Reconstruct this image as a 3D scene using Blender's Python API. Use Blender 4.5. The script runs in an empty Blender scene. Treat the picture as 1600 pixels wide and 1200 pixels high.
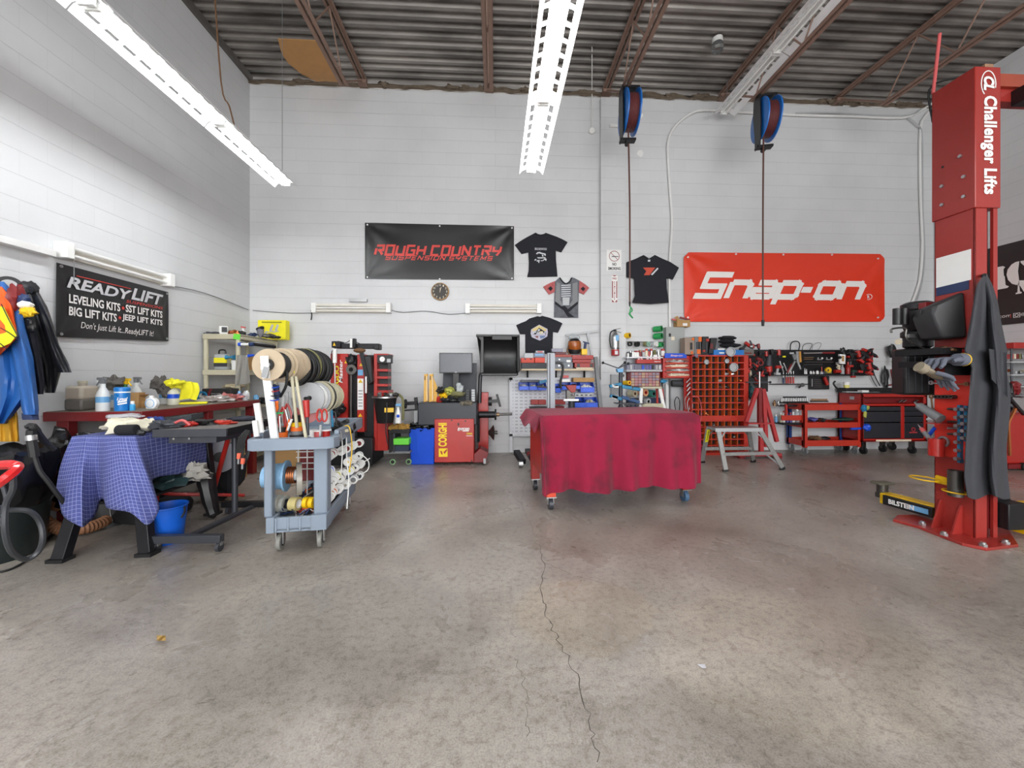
import bpy,math,random
from mathutils import Vector,Matrix,noise
random.seed(7)
C = bpy.context.scene.collection
sc = bpy.context.scene
# ---------------------------------------------------------------- camera
H = 1.287;FL = 607.0;CX = 805.0;CY = 587.0;TH = math.atan(.0511)
_c,_s = math.cos(TH),math.sin(TH)
cam = bpy.data.cameras.new('camera');cam.sensor_width = 36;cam.lens = FL/1600*36
cam.shift_x = -(CX-800)/1600;cam.shift_y = -(600-CY)/1600;cam.clip_end = 200;cam.clip_start = .05
co = bpy.data.objects.new('camera',cam);C.objects.link(co)
co.location = (0,0,H);co.rotation_euler = (math.pi/2,0,-TH);sc.camera = co
# ---------------------------------------------------------------- world, exposure
w = bpy.data.worlds.new('daylight');sc.world = w;w.use_nodes = True
bg = w.node_tree.nodes['Background'];bg.inputs[0].default_value = (.985,.99,1,1);bg.inputs[1].default_value = 1.15
sc.view_settings.view_transform = 'Standard';sc.view_settings.look = 'None'
sc.view_settings.exposure = 1.05;sc.view_settings.gamma = 1;sc.view_settings.use_curve_mapping = False
sc.cycles.max_bounces = 7;sc.cycles.diffuse_bounces = 5;sc.cycles.glossy_bounces = 3
sc.cycles.transparent_max_bounces = 6;sc.cycles.caustics_reflective = False;sc.cycles.caustics_refractive = False
sc.cycles.use_denoising = True
def area(name,loc,rot,sx,sy,power,col=(1,1,1)):
    l = bpy.data.lights.new(name,'AREA');l.shape = 'RECTANGLE';l.size = sx;l.size_y = sy;l.energy = power;l.color = col
    o = bpy.data.objects.new(name,l);C.objects.link(o);o.location = loc;o.rotation_euler = rot;return o
# daylight through the open roll-up doors behind the camera
area('door_daylight',(1.5,-7.0,2.3),(math.radians(82),0,0),9,4.2,330,(.985,.99,1))
TUBE = 17.0
# ---------------------------------------------------------------- pixel rays of the 1600x1200 frame
def _dir(px,py):
    u = (px-CX)/FL;v = (CY-py)/FL
    return Vector((u*_c+_s,_c-u*_s,v))
CAMP = Vector((0,0,H))
def PY(px,py,Y): d = _dir(px,py);return CAMP+d*(Y/d.y)
def PX(px,py,X): d = _dir(px,py);return CAMP+d*(X/d.x)
def PZ(px,py,Z): d = _dir(px,py);return CAMP+d*((Z-H)/d.z)
def PD(px,py,D): return CAMP+_dir(px,py)*D
WB = 6.5;WL = -3.97;WR = 7.75
def PW(px,py,off=0.): return PY(px,py,WB-off)
# ---------------------------------------------------------------- materials
def lin(c):
    if isinstance(c,str): c = tuple(int(c[i:i+2],16) for i in (0,2,4))
    return tuple(((x/255)/12.92 if x <= 10.3 else ((x/255+.055)/1.055)**2.4) for x in c)
MATS = {}
def mat(name,col,rough=.5,metal=0.,var=.12,scale=9.,bump=0.,bscale=60.,coat=0.,trans=0.,alpha=1.,emit=0.):
    if name in MATS: return MATS[name]
    m = bpy.data.materials.new(name);m.use_nodes = True;nt = m.node_tree;N = nt.nodes;L = nt.links
    b = N['Principled BSDF'];c = lin(col)
    tc = N.new('ShaderNodeTexCoord');nz = N.new('ShaderNodeTexNoise');nz.inputs['Scale'].default_value = scale;nz.inputs['Detail'].default_value = 4
    L.new(tc.outputs['Object'],nz.inputs['Vector'])
    mx = N.new('ShaderNodeMix');mx.data_type = 'RGBA'
    mx.inputs[6].default_value = tuple(max(0,x*(1-var)) for x in c)+(1,);mx.inputs[7].default_value = tuple(min(1,x*(1+var)+.002) for x in c)+(1,)
    L.new(nz.outputs['Fac'],mx.inputs[0]);L.new(mx.outputs[2],b.inputs['Base Color'])
    mr = N.new('ShaderNodeMapRange');mr.inputs[3].default_value = max(.03,rough-.07);mr.inputs[4].default_value = min(1,rough+.07)
    L.new(nz.outputs['Fac'],mr.inputs[0]);L.new(mr.outputs[0],b.inputs['Roughness'])
    b.inputs['Metallic'].default_value = metal
    if coat: b.inputs['Coat Weight'].default_value = coat;b.inputs['Coat Roughness'].default_value = .08
    if trans: b.inputs['Transmission Weight'].default_value = trans
    if alpha < 1: b.inputs['Alpha'].default_value = alpha
    if emit: b.inputs['Emission Color'].default_value = c+(1,);b.inputs['Emission Strength'].default_value = emit
    if bump:
        n2 = N.new('ShaderNodeTexNoise');n2.inputs['Scale'].default_value = bscale;n2.inputs['Detail'].default_value = 5
        L.new(tc.outputs['Object'],n2.inputs['Vector'])
        bp = N.new('ShaderNodeBump');bp.inputs['Strength'].default_value = bump;bp.inputs['Distance'].default_value = .004
        L.new(n2.outputs['Fac'],bp.inputs['Height']);L.new(bp.outputs[0],b.inputs['Normal'])
    MATS[name] = m;return m
RED = mat('red_paint',(172,34,26),.35,0,.08,coat=.2)
DRED = mat('dark_red_paint',(122,28,30),.4,0,.1)
ORED = mat('orange_red_paint',(184,46,28),.42,0,.1)
LRED = mat('lift_red_paint',(152,44,38),.38,0,.07,coat=.15)
BLK = mat('black_plastic',(24,24,26),.42,0,.15)
BLKM = mat('black_metal',(30,30,33),.4,.4,.15)
BLKR = mat('black_rubber',(20,20,21),.6,0,.2)
BLKC = mat('black_cloth',(22,23,28),.9,0,.2,bump=.3,bscale=300)
DGR = mat('dark_grey_metal',(62,64,70),.4,.3,.1)
GRY = mat('grey_plastic',(116,126,138),.5,0,.08,bump=.1)
MGR = mat('mid_grey',(120,122,124),.5,0,.1)
LGR = mat('light_grey',(180,182,184),.5,0,.06)
STL = mat('steel',(180,180,180),.3,.9,.1)
DST = mat('dark_steel',(95,93,90),.4,.8,.2)
ALU = mat('aluminium',(168,170,172),.38,.75,.08)
WHT = mat('white_paint',(226,226,222),.45,0,.04)
WPL = mat('white_plastic',(235,235,232),.4,0,.04)
YEL = mat('yellow_paint',(232,186,12),.45,0,.08)
BYL = mat('bright_yellow',(238,228,30),.6,0,.08)
BLU = mat('blue_plastic',(18,78,205),.35,0,.08)
DBL = mat('dark_blue',(20,50,130),.45,0,.1)
LBL = mat('light_blue',(110,170,215),.45,0,.1)
TEAL = mat('teal_plastic',(30,120,160),.45,0,.1)
GRN = mat('green_plastic',(40,150,80),.45,0,.1)
LIM = mat('lime_plastic',(110,215,70),.45,0,.06)
ORG = mat('orange_plastic',(228,105,25),.5,0,.08)
BEI = mat('beige_plastic',(190,184,158),.55,0,.06)
WOOD = mat('pale_wood',(208,180,140),.6,0,.15,scale=14)
CARD = mat('cardboard',(176,138,90),.85,0,.1)
BRN = mat('brown',(110,78,50),.7,0,.2)
OLV = mat('olive_cloth',(120,118,80),.9,0,.2)
GCL = mat('grey_cloth',(92,88,84),.95,0,.2,bump=.4,bscale=120)
YCL = mat('yellow_cloth',(228,220,40),.9,0,.08,bump=.3,bscale=200)
CLR = mat('clear_plastic',(215,222,225),.18,0,.05,alpha=.45)
SMK = mat('smoked_plastic',(130,130,150),.3,0,.15,alpha=.75)
GLS = mat('glass',(230,235,235),.05,0,.02,trans=.9)
COP = mat('copper',(165,95,55),.35,.8,.2)
PINK = mat('pink_red',(200,90,90),.5,0,.1)
# ---------------------------------------------------------------- mesh builder
def rotm(rx=0,ry=0,rz=0):
    return Matrix.Rotation(rz,3,'Z') @ Matrix.Rotation(ry,3,'Y') @ Matrix.Rotation(rx,3,'X')
def smooth_path(pts,k=5,closed=False):
    P = [Vector(p) for p in pts];n = len(P)
    if n < 3: return P
    out = []
    rng = range(n) if closed else range(n-1)
    for i in rng:
        if closed: a,b,c,d = P[i-1],P[i],P[(i+1) % n],P[(i+2) % n]
        else: a,b,c,d = P[max(i-1,0)],P[i],P[i+1],P[min(i+2,n-1)]
        for j in range(k):
            t = j/k
            out.append(.5*((2*b)+(c-a)*t+(2*a-5*b+4*c-d)*t*t+(3*b-a-3*c+d)*t**3))
    if not closed: out.append(P[-1])
    return out
class MB:
    def __init__(s): s.v = [];s.f = [];s.mi = [];s.k = 0
    def _add(s,vs,fs):
        n = len(s.v);s.v += [Vector(x) for x in vs];s.f += [tuple(i+n for i in f) for f in fs];s.mi += [s.k]*len(fs);return s
    def box(s,c,d,R=None):
        c = Vector(c);x,y,z = d[0]/2,d[1]/2,d[2]/2
        vs = [Vector((i*x,j*y,k*z)) for i in (-1,1) for j in (-1,1) for k in (-1,1)]
        if R is not None: vs = [R @ v for v in vs]
        return s._add([c+v for v in vs],[(0,1,3,2),(4,6,7,5),(0,4,5,1),(2,3,7,6),(0,2,6,4),(1,5,7,3)])
    def bx(s,x0,x1,y0,y1,z0,z1): return s.box(((x0+x1)/2,(y0+y1)/2,(z0+z1)/2),(abs(x1-x0),abs(y1-y0),abs(z1-z0)))
    def bar(s,p,q,w,h,up=(0,0,1)):
        p,q = Vector(p),Vector(q);d = q-p;l = d.length;d.normalize();up = Vector(up)
        if abs(d.dot(up)) > .98: up = Vector((0,1,0))
        r = d.cross(up).normalized();u = r.cross(d)
        R = Matrix((r,d,u)).transposed();return s.box((p+q)/2,(w,l,h),R)
    def cyl(s,p,q,r,r2=None,n=18,caps=True):
        p,q = Vector(p),Vector(q);r2 = r if r2 is None else r2;d = (q-p).normalized()
        a = d.orthogonal().normalized();b = d.cross(a)
        vs = []
        for c,rr in ((p,r),(q,r2)):
            for i in range(n):
                t = 2*math.pi*i/n;vs.append(c+(a*math.cos(t)+b*math.sin(t))*rr)
        fs = [(i,(i+1) % n,n+(i+1) % n,n+i) for i in range(n)]
        if caps: fs += [tuple(range(n))[::-1],tuple(range(n,2*n))]
        return s._add(vs,fs)
    def ring(s,p,q,ro,ri,n=24):
        p,q = Vector(p),Vector(q);d = (q-p).normalized();a = d.orthogonal().normalized();b = d.cross(a);vs = []
        for c,rr in ((p,ro),(q,ro),(q,ri),(p,ri)):
            for i in range(n):
                t = 2*math.pi*i/n;vs.append(c+(a*math.cos(t)+b*math.sin(t))*rr)
        fs = []
        for k in range(4):
            for i in range(n): fs.append((k*n+i,k*n+(i+1) % n,((k+1) % 4)*n+(i+1) % n,((k+1) % 4)*n+i))
        return s._add(vs,fs)
    def tube(s,pts,r,n=7,closed=False,k=4,sm=True):
        P = smooth_path(pts,k,closed) if sm and len(pts) > 2 else [Vector(p) for p in pts]
        m = len(P);vs = [];prev = None
        for i in range(m):
            if closed: d = P[(i+1) % m]-P[i-1]
            else: d = P[min(i+1,m-1)]-P[max(i-1,0)]
            if d.length < 1e-9: d = Vector((0,0,1))
            d.normalize()
            a = d.orthogonal().normalized() if prev is None else (prev-d*prev.dot(d))
            if a.length < 1e-6: a = d.orthogonal()
            a.normalize();prev = a;b = d.cross(a)
            rr = r[min(len(r)-1,int(i*len(r)/m))] if isinstance(r,(list,tuple)) else r
            for j in range(n):
                t = 2*math.pi*j/n;vs.append(P[i]+(a*math.cos(t)+b*math.sin(t))*rr)
        fs = []
        for i in range(m if closed else m-1):
            for j in range(n):
                fs.append((i*n+j,i*n+(j+1) % n,((i+1) % m)*n+(j+1) % n,((i+1) % m)*n+j))
        if not closed: fs += [tuple(range(n))[::-1],tuple(range((m-1)*n,m*n))]
        return s._add(vs,fs)
    def lathe(s,c,prof,axis=(0,0,1),n=24,sq=1.0):
        c = Vector(c);d = Vector(axis).normalized();a = Vector((1,0,0)) if abs(d.z) > .9 else d.orthogonal().normalized();b = d.cross(a);vs = []
        for r,z in prof:
            for i in range(n):
                t = 2*math.pi*i/n;vs.append(c+d*z+(a*math.cos(t)+b*math.sin(t)*sq)*max(r,1e-4))
        m = len(prof);fs = [(k*n+i,k*n+(i+1) % n,(k+1)*n+(i+1) % n,(k+1)*n+i) for k in range(m-1) for i in range(n)]
        fs += [tuple(range(n))[::-1],tuple(range((m-1)*n,m*n))]
        return s._add(vs,fs)
    def prism(s,poly,o,R,U,t):
        """2D outline on plane (o; R right, U up), thickness t along R x U"""
        o,R,U = Vector(o),Vector(R),Vector(U);N = R.cross(U).normalized();n = len(poly)
        vs = [o+R*a+U*b for a,b in poly]+[o+R*a+U*b+N*t for a,b in poly]
        return s._add(vs,[tuple(range(n))[::-1],tuple(range(n,2*n))]+[(i,(i+1) % n,n+(i+1) % n,n+i) for i in range(n)])
    def sph(s,c,r,n=14,R=None):
        c = Vector(c);r = (r,r,r) if isinstance(r,(int,float)) else r;vs = [];m = n//2
        for i in range(m+1):
            p = math.pi*i/m
            for j in range(n):
                t = 2*math.pi*j/n;v = Vector((max(math.sin(p),1e-3)*math.cos(t)*r[0],max(math.sin(p),1e-3)*math.sin(t)*r[1],math.cos(p)*r[2]))
                vs.append(c+(R @ v if R is not None else v))
        return s._add(vs,[(i*n+j,(i+1)*n+j,(i+1)*n+(j+1) % n,i*n+(j+1) % n) for i in range(m) for j in range(n)])
    def grid(s,fn,nu,nv,t=0.):
        vs = [Vector(fn(i/nu,j/nv)) for i in range(nu+1) for j in range(nv+1)];q = nv+1
        fs = [(i*q+j,(i+1)*q+j,(i+1)*q+j+1,i*q+j+1) for i in range(nu) for j in range(nv)]
        if t:
            nn = len(vs);ns = []
            for i in range(nu+1):
                for j in range(q):
                    a = vs[min(i+1,nu)*q+j]-vs[max(i-1,0)*q+j];b = vs[i*q+min(j+1,nv)]-vs[i*q+max(j-1,0)]
                    k = a.cross(b);ns.append(k.normalized() if k.length > 1e-12 else Vector((0,0,1)))
            v2 = [v-n*t for v,n in zip(vs,ns)]
            f2 = [tuple(x+nn for x in f[::-1]) for f in fs]
            e = [i*q for i in range(nu+1)],[i*q+nv for i in range(nu+1)],list(range(q)),[nu*q+j for j in range(q)]
            f3 = []
            for L_,fl in ((e[0],0),(e[1],1),(e[2],1),(e[3],0)):
                for a,b in zip(L_,L_[1:]): f3.append((a,b,b+nn,a+nn) if fl else (b,a,a+nn,b+nn))
            vs += v2;fs += f2+f3
        return s._add(vs,fs)
    def lump(s,c,r,seed=0,amp=.25,fr=2.2,n=18,R=None):
        k = len(s.v);s.sph(c,r,n,R);c = Vector(c);rm = max(r) if not isinstance(r,(int,float)) else r
        for i in range(k,len(s.v)):
            d = s.v[i]-c;q = d/rm*fr+Vector((seed*7.3,seed*3.1,seed*1.7));s.v[i] = c+d*(1+amp*noise.noise(q)*1.6+amp*.5*noise.noise(q*2.3))
        return s
ROOTM = {}
def obj(name,mb,m,parent=None,bevel=0.,ang=38,kind=None):
    vs = mb.v
    o = None
    if parent is not None:
        inv = ROOTM[parent.name].inverted();vs = [inv @ v for v in vs]
    else:
        xs = [v.x for v in vs];ys = [v.y for v in vs];zs = [v.z for v in vs]
        org = Vector(((min(xs)+max(xs))/2,(min(ys)+max(ys))/2,min(zs)));vs = [v-org for v in vs]
    me = bpy.data.meshes.new(name);me.from_pydata([tuple(v) for v in vs],[],mb.f)
    ms = m if isinstance(m,(list,tuple)) else [m]
    for x in ms: me.materials.append(x)
    me.polygons.foreach_set('material_index',[min(i,len(ms)-1) for i in mb.mi])
    me.polygons.foreach_set('use_smooth',[True]*len(me.polygons));me.set_sharp_from_angle(angle=math.radians(ang));me.update()
    o = bpy.data.objects.new(name,me);C.objects.link(o)
    if parent is not None: o.parent = parent;ROOTM[o.name] = ROOTM[parent.name]
    else: o.location = org;ROOTM[o.name] = Matrix.Translation(org)
    if bevel:
        bv = o.modifiers.new('bevel','BEVEL');bv.width = bevel;bv.segments = 2;bv.limit_method = 'ANGLE';bv.angle_limit = math.radians(50)
    if kind: o['kind'] = kind
    return o
def root(name,loc,label,cat,group=None,rz=0.,rx=0.,ry=0.):
    o = bpy.data.objects.new(name,None);C.objects.link(o);o.empty_display_size = .1
    o.location = loc;o.rotation_euler = (rx,ry,rz);o['label'] = label;o['category'] = cat
    if group: o['group'] = group
    R = rotm(rx,ry,rz).to_4x4();ROOTM[o.name] = Matrix.Translation(Vector(loc)) @ R
    return o
def one(name,mb,m,label,cat,group=None,bevel=0.):
    o = obj(name,mb,m,None,bevel);o['label'] = label;o['category'] = cat
    if group: o['group'] = group
    return o
def dup(r,loc,label,rz=None,group=None,scale=None):
    def cp(o,p):
        c = o.copy();C.objects.link(c);c.parent = p
        for ch in list(o.children): cp(ch,c)
        return c
    n = cp(r,None);n.location = loc
    if rz is not None: n.rotation_euler[2] = rz
    if scale: n.scale = (scale,)*3 if isinstance(scale,(int,float)) else scale
    n['label'] = label
    if group: n['group'] = group
    return n
def LB(r):
    """local builder: geometry authored in the root's own axes"""
    return ROOTM[r.name]
def loc_mb(mb,r):
    M = ROOTM[r.name];mb.v = [M @ v for v in mb.v];return mb
def text(s,c,w,h,m,parent,R=(1,0,0),U=(0,0,1),shear=0.,bold=0.,d=.0015,name='lettering',fn=None,space=1.0):
    cu = bpy.data.curves.new('t','FONT');cu.body = s;cu.align_x = 'CENTER';cu.shear = shear;cu.offset = bold;cu.resolution_u = 3;cu.space_character = space
    to = bpy.data.objects.new('t',cu);C.objects.link(to);dg = bpy.context.evaluated_depsgraph_get()
    me0 = bpy.data.meshes.new_from_object(to.evaluated_get(dg));bpy.data.objects.remove(to);bpy.data.curves.remove(cu)
    P = [v.co.copy() for v in me0.vertices]
    if not P: return None
    x0 = min(p.x for p in P);x1 = max(p.x for p in P);y0 = min(p.y for p in P);y1 = max(p.y for p in P)
    c,R,U = Vector(c),Vector(R),Vector(U);Nn = R.cross(U);mb = MB()
    pts = []
    for p in P:
        a = ((p.x-x0)/(x1-x0)-.5)*w;b = ((p.y-y0)/(y1-y0)-.5)*h
        q = c+R*a+U*b+Nn*d
        if fn: q = fn(q)
        pts.append(q)
    mb._add(pts,[tuple(p.vertices) for p in me0.polygons]);bpy.data.meshes.remove(me0)
    return obj(name,mb,m,parent)
def pbox(mb,x0,y0,x1,y1,Yf,Yb):
    """box whose front face (at depth plane Yf) spans the given picture rectangle"""
    a = PY(x0,y1,Yf);b = PY(x1,y0,Yf);return mb.bx(a.x,b.x,Yf,Yb,a.z,b.z)
# ================================================================ setting
def struct(name,mb,m,bevel=0.):
    o = obj(name,mb,m,None,bevel);o['kind'] = 'structure';return o
def wall_mat(name,ax):
    m = bpy.data.materials.new(name);m.use_nodes = True;nt = m.node_tree;N = nt.nodes;L = nt.links;b = N['Principled BSDF']
    g = N.new('ShaderNodeNewGeometry');sp = N.new('ShaderNodeSeparateXYZ');cb = N.new('ShaderNodeCombineXYZ')
    L.new(g.outputs['Position'],sp.inputs[0]);L.new(sp.outputs[ax],cb.inputs[0])
    ad = N.new('ShaderNodeMath');ad.operation = 'ADD';ad.inputs[1].default_value = -.12;L.new(sp.outputs[2],ad.inputs[0]);L.new(ad.outputs[0],cb.inputs[1])
    bt = N.new('ShaderNodeTexBrick');bt.inputs['Scale'].default_value = 1;bt.inputs['Brick Width'].default_value = .406;bt.inputs['Row Height'].default_value = .203
    bt.inputs['Mortar Size'].default_value = .0035;bt.inputs['Mortar Smooth'].default_value = .4;bt.offset = .5
    c = lin((213,214,215));bt.inputs['Color1'].default_value = c+(1,);bt.inputs['Color2'].default_value = tuple(x*.975 for x in c)+(1,);bt.inputs['Mortar'].default_value = tuple(x*.93 for x in c)+(1,)
    L.new(cb.outputs[0],bt.inputs['Vector'])
    b2 = N.new('ShaderNodeTexBrick');b2.inputs['Scale'].default_value = 1;b2.inputs['Brick Width'].default_value = 60;b2.inputs['Row Height'].default_value = .203;b2.inputs['Mortar Size'].default_value = .003;b2.inputs['Mortar Smooth'].default_value = .4
    for q_ in ('Color1','Color2'): b2.inputs[q_].default_value = (1,1,1,1)
    b2.inputs['Mortar'].default_value = (.86,.86,.86,1);L.new(cb.outputs[0],b2.inputs['Vector'])
    mh = N.new('ShaderNodeMix');mh.data_type = 'RGBA';mh.blend_type = 'MULTIPLY';mh.inputs[0].default_value = 1;L.new(bt.outputs['Color'],mh.inputs[6]);L.new(b2.outputs['Color'],mh.inputs[7])
    nz = N.new('ShaderNodeTexNoise');nz.inputs['Scale'].default_value = .9;nz.inputs['Detail'].default_value = 5;L.new(g.outputs['Position'],nz.inputs['Vector'])
    rp = N.new('ShaderNodeValToRGB');rp.color_ramp.elements[0].position = .3;rp.color_ramp.elements[0].color = (.9,.9,.9,1);rp.color_ramp.elements[1].position = .6;rp.color_ramp.elements[1].color = (1,1,1,1)
    L.new(nz.outputs['Fac'],rp.inputs[0])
    mx = N.new('ShaderNodeMix');mx.data_type = 'RGBA';mx.blend_type = 'MULTIPLY';mx.inputs[0].default_value = 1
    L.new(mh.outputs[2],mx.inputs[6]);L.new(rp.outputs[0],mx.inputs[7]);L.new(mx.outputs[2],b.inputs['Base Color'])
    b.inputs['Roughness'].default_value = .62
    n2 = N.new('ShaderNodeTexNoise');n2.inputs['Scale'].default_value = 55;n2.inputs['Detail'].default_value = 4;L.new(g.outputs['Position'],n2.inputs['Vector'])
    mm = N.new('ShaderNodeMath');mm.operation = 'MULTIPLY_ADD';mm.inputs[1].default_value = .25;L.new(n2.outputs['Fac'],mm.inputs[0])
    iv = N.new('ShaderNodeMath');iv.operation = 'SUBTRACT';iv.inputs[0].default_value = 1;L.new(b2.outputs['Fac'],iv.inputs[1]);L.new(iv.outputs[0],mm.inputs[2])
    bp = N.new('ShaderNodeBump');bp.inputs['Strength'].default_value = .5;bp.inputs['Distance'].default_value = .006;L.new(mm.outputs[0],bp.inputs['Height']);L.new(bp.outputs[0],b.inputs['Normal'])
    return m
WMB = wall_mat('painted_block_back',0);WMS = wall_mat('painted_block_side',1)
Y0 = -4.6;WT = 6.007;DK = 6.13
struct('wall_back',MB().bx(WL-.2,WR+.2,WB,WB+.2,0,WT),WMB)
struct('wall_left',MB().bx(WL-.2,WL,Y0,WB,0,DK),WMS)
struct('wall_right',MB().bx(WR,WR+.2,Y0,WB,0,DK),WMS)
# pilaster on the back wall
pa = PW(939,600,.1);pb = PW(978,600,.1)
struct('trim_1',MB().bx(pa.x,pb.x,WB-.1,WB,0,PW(950,152,.1).z),WMB)
def floor_mat():
    m = bpy.data.materials.new('polished_concrete');m.use_nodes = True;nt = m.node_tree;N = nt.nodes;L = nt.links;b = N['Principled BSDF']
    g = N.new('ShaderNodeNewGeometry');P = g.outputs['Position']
    def nz(sc_,det,rough=.55,dist=0.):
        n = N.new('ShaderNodeTexNoise');n.inputs['Scale'].default_value = sc_;n.inputs['Detail'].default_value = det;n.inputs['Roughness'].default_value = rough;n.inputs['Distortion'].default_value = dist
        L.new(P,n.inputs['Vector']);return n.outputs['Fac']
    def ramp(x,stops):
        r = N.new('ShaderNodeValToRGB');e = r.color_ramp.elements
        while len(e) < len(stops): e.new(.5)
        for i,(p,c) in enumerate(stops): e[i].position = p;e[i].color = (c if len(c) == 4 else tuple(c)+(1,))
        L.new(x,r.inputs[0]);return r.outputs[0]
    def mul(a,c,f=1.):
        x = N.new('ShaderNodeMix');x.data_type = 'RGBA';x.blend_type = 'MULTIPLY';x.inputs[0].default_value = f;L.new(a,x.inputs[6]);L.new(c,x.inputs[7]);return x.outputs[2]
    base = ramp(nz(.55,7,.6,.6),[(.3,lin((124,116,107))),(.5,lin((156,149,141))),(.68,lin((180,173,165)))])
    s1 = ramp(nz(2.6,9,.68,.4),[(.32,(.78,.76,.74)),(.47,(.96,.96,.95)),(.66,(1.07,1.07,1.07))])
    s2 = ramp(nz(28,7,.7),[(.35,(.68,.66,.64)),(.5,(1,1,1)),(.72,(1.1,1.1,1.1))])
    s3 = ramp(nz(140,3,.7),[(.34,(.7,.69,.68)),(.55,(1.06,1.06,1.06))])
    s4 = ramp(nz(9,3,.8),[(.70,(1,1,1)),(.77,(.62,.6,.57))])
    col = mul(mul(mul(mul(base,s1),s2),s3),s4)
    # repaired patch and tyre-worn arcs, fixed to the slab
    def blob(cx,cy,rx,ry,c,amt):
        nonlocal col
        mp = N.new('ShaderNodeMapping');mp.inputs['Location'].default_value = (-cx/rx,-cy/ry,0);mp.inputs['Scale'].default_value = (1/rx,1/ry,0)
        L.new(P,mp.inputs[0]);n = N.new('ShaderNodeTexNoise');n.inputs['Scale'].default_value = 1.7;n.inputs['Detail'].default_value = 5;L.new(P,n.inputs['Vector'])
        vm = N.new('ShaderNodeVectorMath');vm.operation = 'LENGTH';L.new(mp.outputs[0],vm.inputs[0])
        a = N.new('ShaderNodeMath');a.operation = 'ADD';L.new(vm.outputs['Value'],a.inputs[0]);L.new(n.outputs['Fac'],a.inputs[1])
        r = ramp(a.outputs[0],[(0,(amt,)*3),(.999,(0,0,0))]);r.node.color_ramp.elements[0].position = .92;r.node.color_ramp.elements[1].position = 1.0
        s_ = N.new('ShaderNodeMath');s_.operation = 'MULTIPLY';s_.inputs[1].default_value = .68;L.new(a.outputs[0],s_.inputs[0]);L.new(s_.outputs[0],r.node.inputs[0])
        x = N.new('ShaderNodeMix');x.data_type = 'RGBA';L.new(r,x.inputs[0]);L.new(col,x.inputs[6])
        y = N.new('ShaderNodeMix');y.data_type = 'RGBA';y.blend_type = 'MULTIPLY';y.inputs[0].default_value = 1;L.new(col,y.inputs[6]);y.inputs[7].default_value = c+(1,)
        L.new(y.outputs[2],x.inputs[7]);col = x.outputs[2]
    blob(1.35,1.75,.75,.5,(1.14,1.12,1.07),.8)
    blob(-.75,2.0,.8,.55,(.86,.86,.87),.8)
    blob(1.0,3.2,1.1,.5,(.84,.82,.8),.7)
    blob(.5,2.1,.45,.35,(1.04,.98,.88),.7)
    L.new(col,b.inputs['Base Color'])
    r = ramp(nz(1.4,8,.6,.5),[(.3,(.2,)*3),(.7,(.42,)*3)]);L.new(r,b.inputs['Roughness'])
    bp = N.new('ShaderNodeBump');bp.inputs['Strength'].default_value = .25;bp.inputs['Distance'].default_value = .003;L.new(nz(60,5),bp.inputs['Height']);L.new(bp.outputs[0],b.inputs['Normal'])
    b.inputs['Specular IOR Level'].default_value = .45
    return m
struct('floor',MB().bx(WL-.2,WR+.2,-12,WB+.2,-.1,0),floor_mat())
# cracks in the slab
def crack(pix,w,seed):
    random.seed(seed);P = []
    for (a,b) in zip(pix,pix[1:]):
        for t in range(7): q = PZ(a[0]+(b[0]-a[0])*t/7,a[1]+(b[1]-a[1])*t/7,.0006);P.append(q+Vector((random.uniform(-.012,.012),random.uniform(-.01,.01),0)))
    vs = [];n = len(P)
    for i,p in enumerate(P):
        d = (P[min(i+1,n-1)]-P[max(i-1,0)]).normalized();k = Vector((-d.y,d.x,0))*w*random.uniform(.5,1.3);vs += [p-k,p+k]
    mb = MB();mb._add(vs,[(2*i,2*i+2,2*i+3,2*i+1) for i in range(n-1)])
    m = mat('crack_dark',(70,64,58),.9,0,.2);return struct('trim_%d' % seed,mb,m)
crack([(842,850),(850,880),(846,925),(853,962),(872,1000),(905,1060),(925,1140),(940,1200)],.0022,11)
crack([(820,755),(815,785),(842,850)],.0013,12)
crack([(806,1030),(818,1060),(824,1110),(822,1160)],.0011,13)
crack([(853,880),(900,900),(950,912)],.0012,14)
# steel roof deck
def deck_mat():
    m = bpy.data.materials.new('galvanised_deck');m.use_nodes = True;nt = m.node_tree;N = nt.nodes;L = nt.links;b = N['Principled BSDF']
    g = N.new('ShaderNodeNewGeometry');mp = N.new('ShaderNodeMapping');mp.inputs['Scale'].default_value = (.5,1.6,1);L.new(g.outputs['Position'],mp.inputs[0])
    n = N.new('ShaderNodeTexNoise');n.inputs['Scale'].default_value = 2;n.inputs['Detail'].default_value = 7;L.new(mp.outputs[0],n.inputs['Vector'])
    r = N.new('ShaderNodeValToRGB');e = r.color_ramp.elements;e[0].position = .3;e[0].color = lin((84,80,76))+(1,);e[1].position = .72;e[1].color = lin((160,154,148))+(1,);L.new(n.outputs['Fac'],r.inputs[0]);L.new(r.outputs[0],b.inputs['Base Color'])
    b.inputs['Metallic'].default_value = .35;b.inputs['Roughness'].default_value = .5;return m
prof = [];y = Y0
while y < WB+.2:
    prof += [(y,DK),(y+.05,DK),(y+.075,DK+.045),(y+.125,DK+.045)];y += .15
mb = MB();vs = []
for (yy,zz) in prof: vs += [(WL-.2,yy,zz),(WR+.2,yy,zz)]
mb._add(vs,[(2*i,2*i+2,2*i+3,2*i+1) for i in range(len(prof)-1)]);mb.bx(WL-.2,WR+.2,Y0,WB+.2,DK+.05,DK+.1)
struct('ceiling',mb,deck_mat())
INS = mat('insulation_brown',(104,92,78),.98,0,.35,scale=12,bump=1,bscale=70)
mb = MB();random.seed(3)
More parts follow.
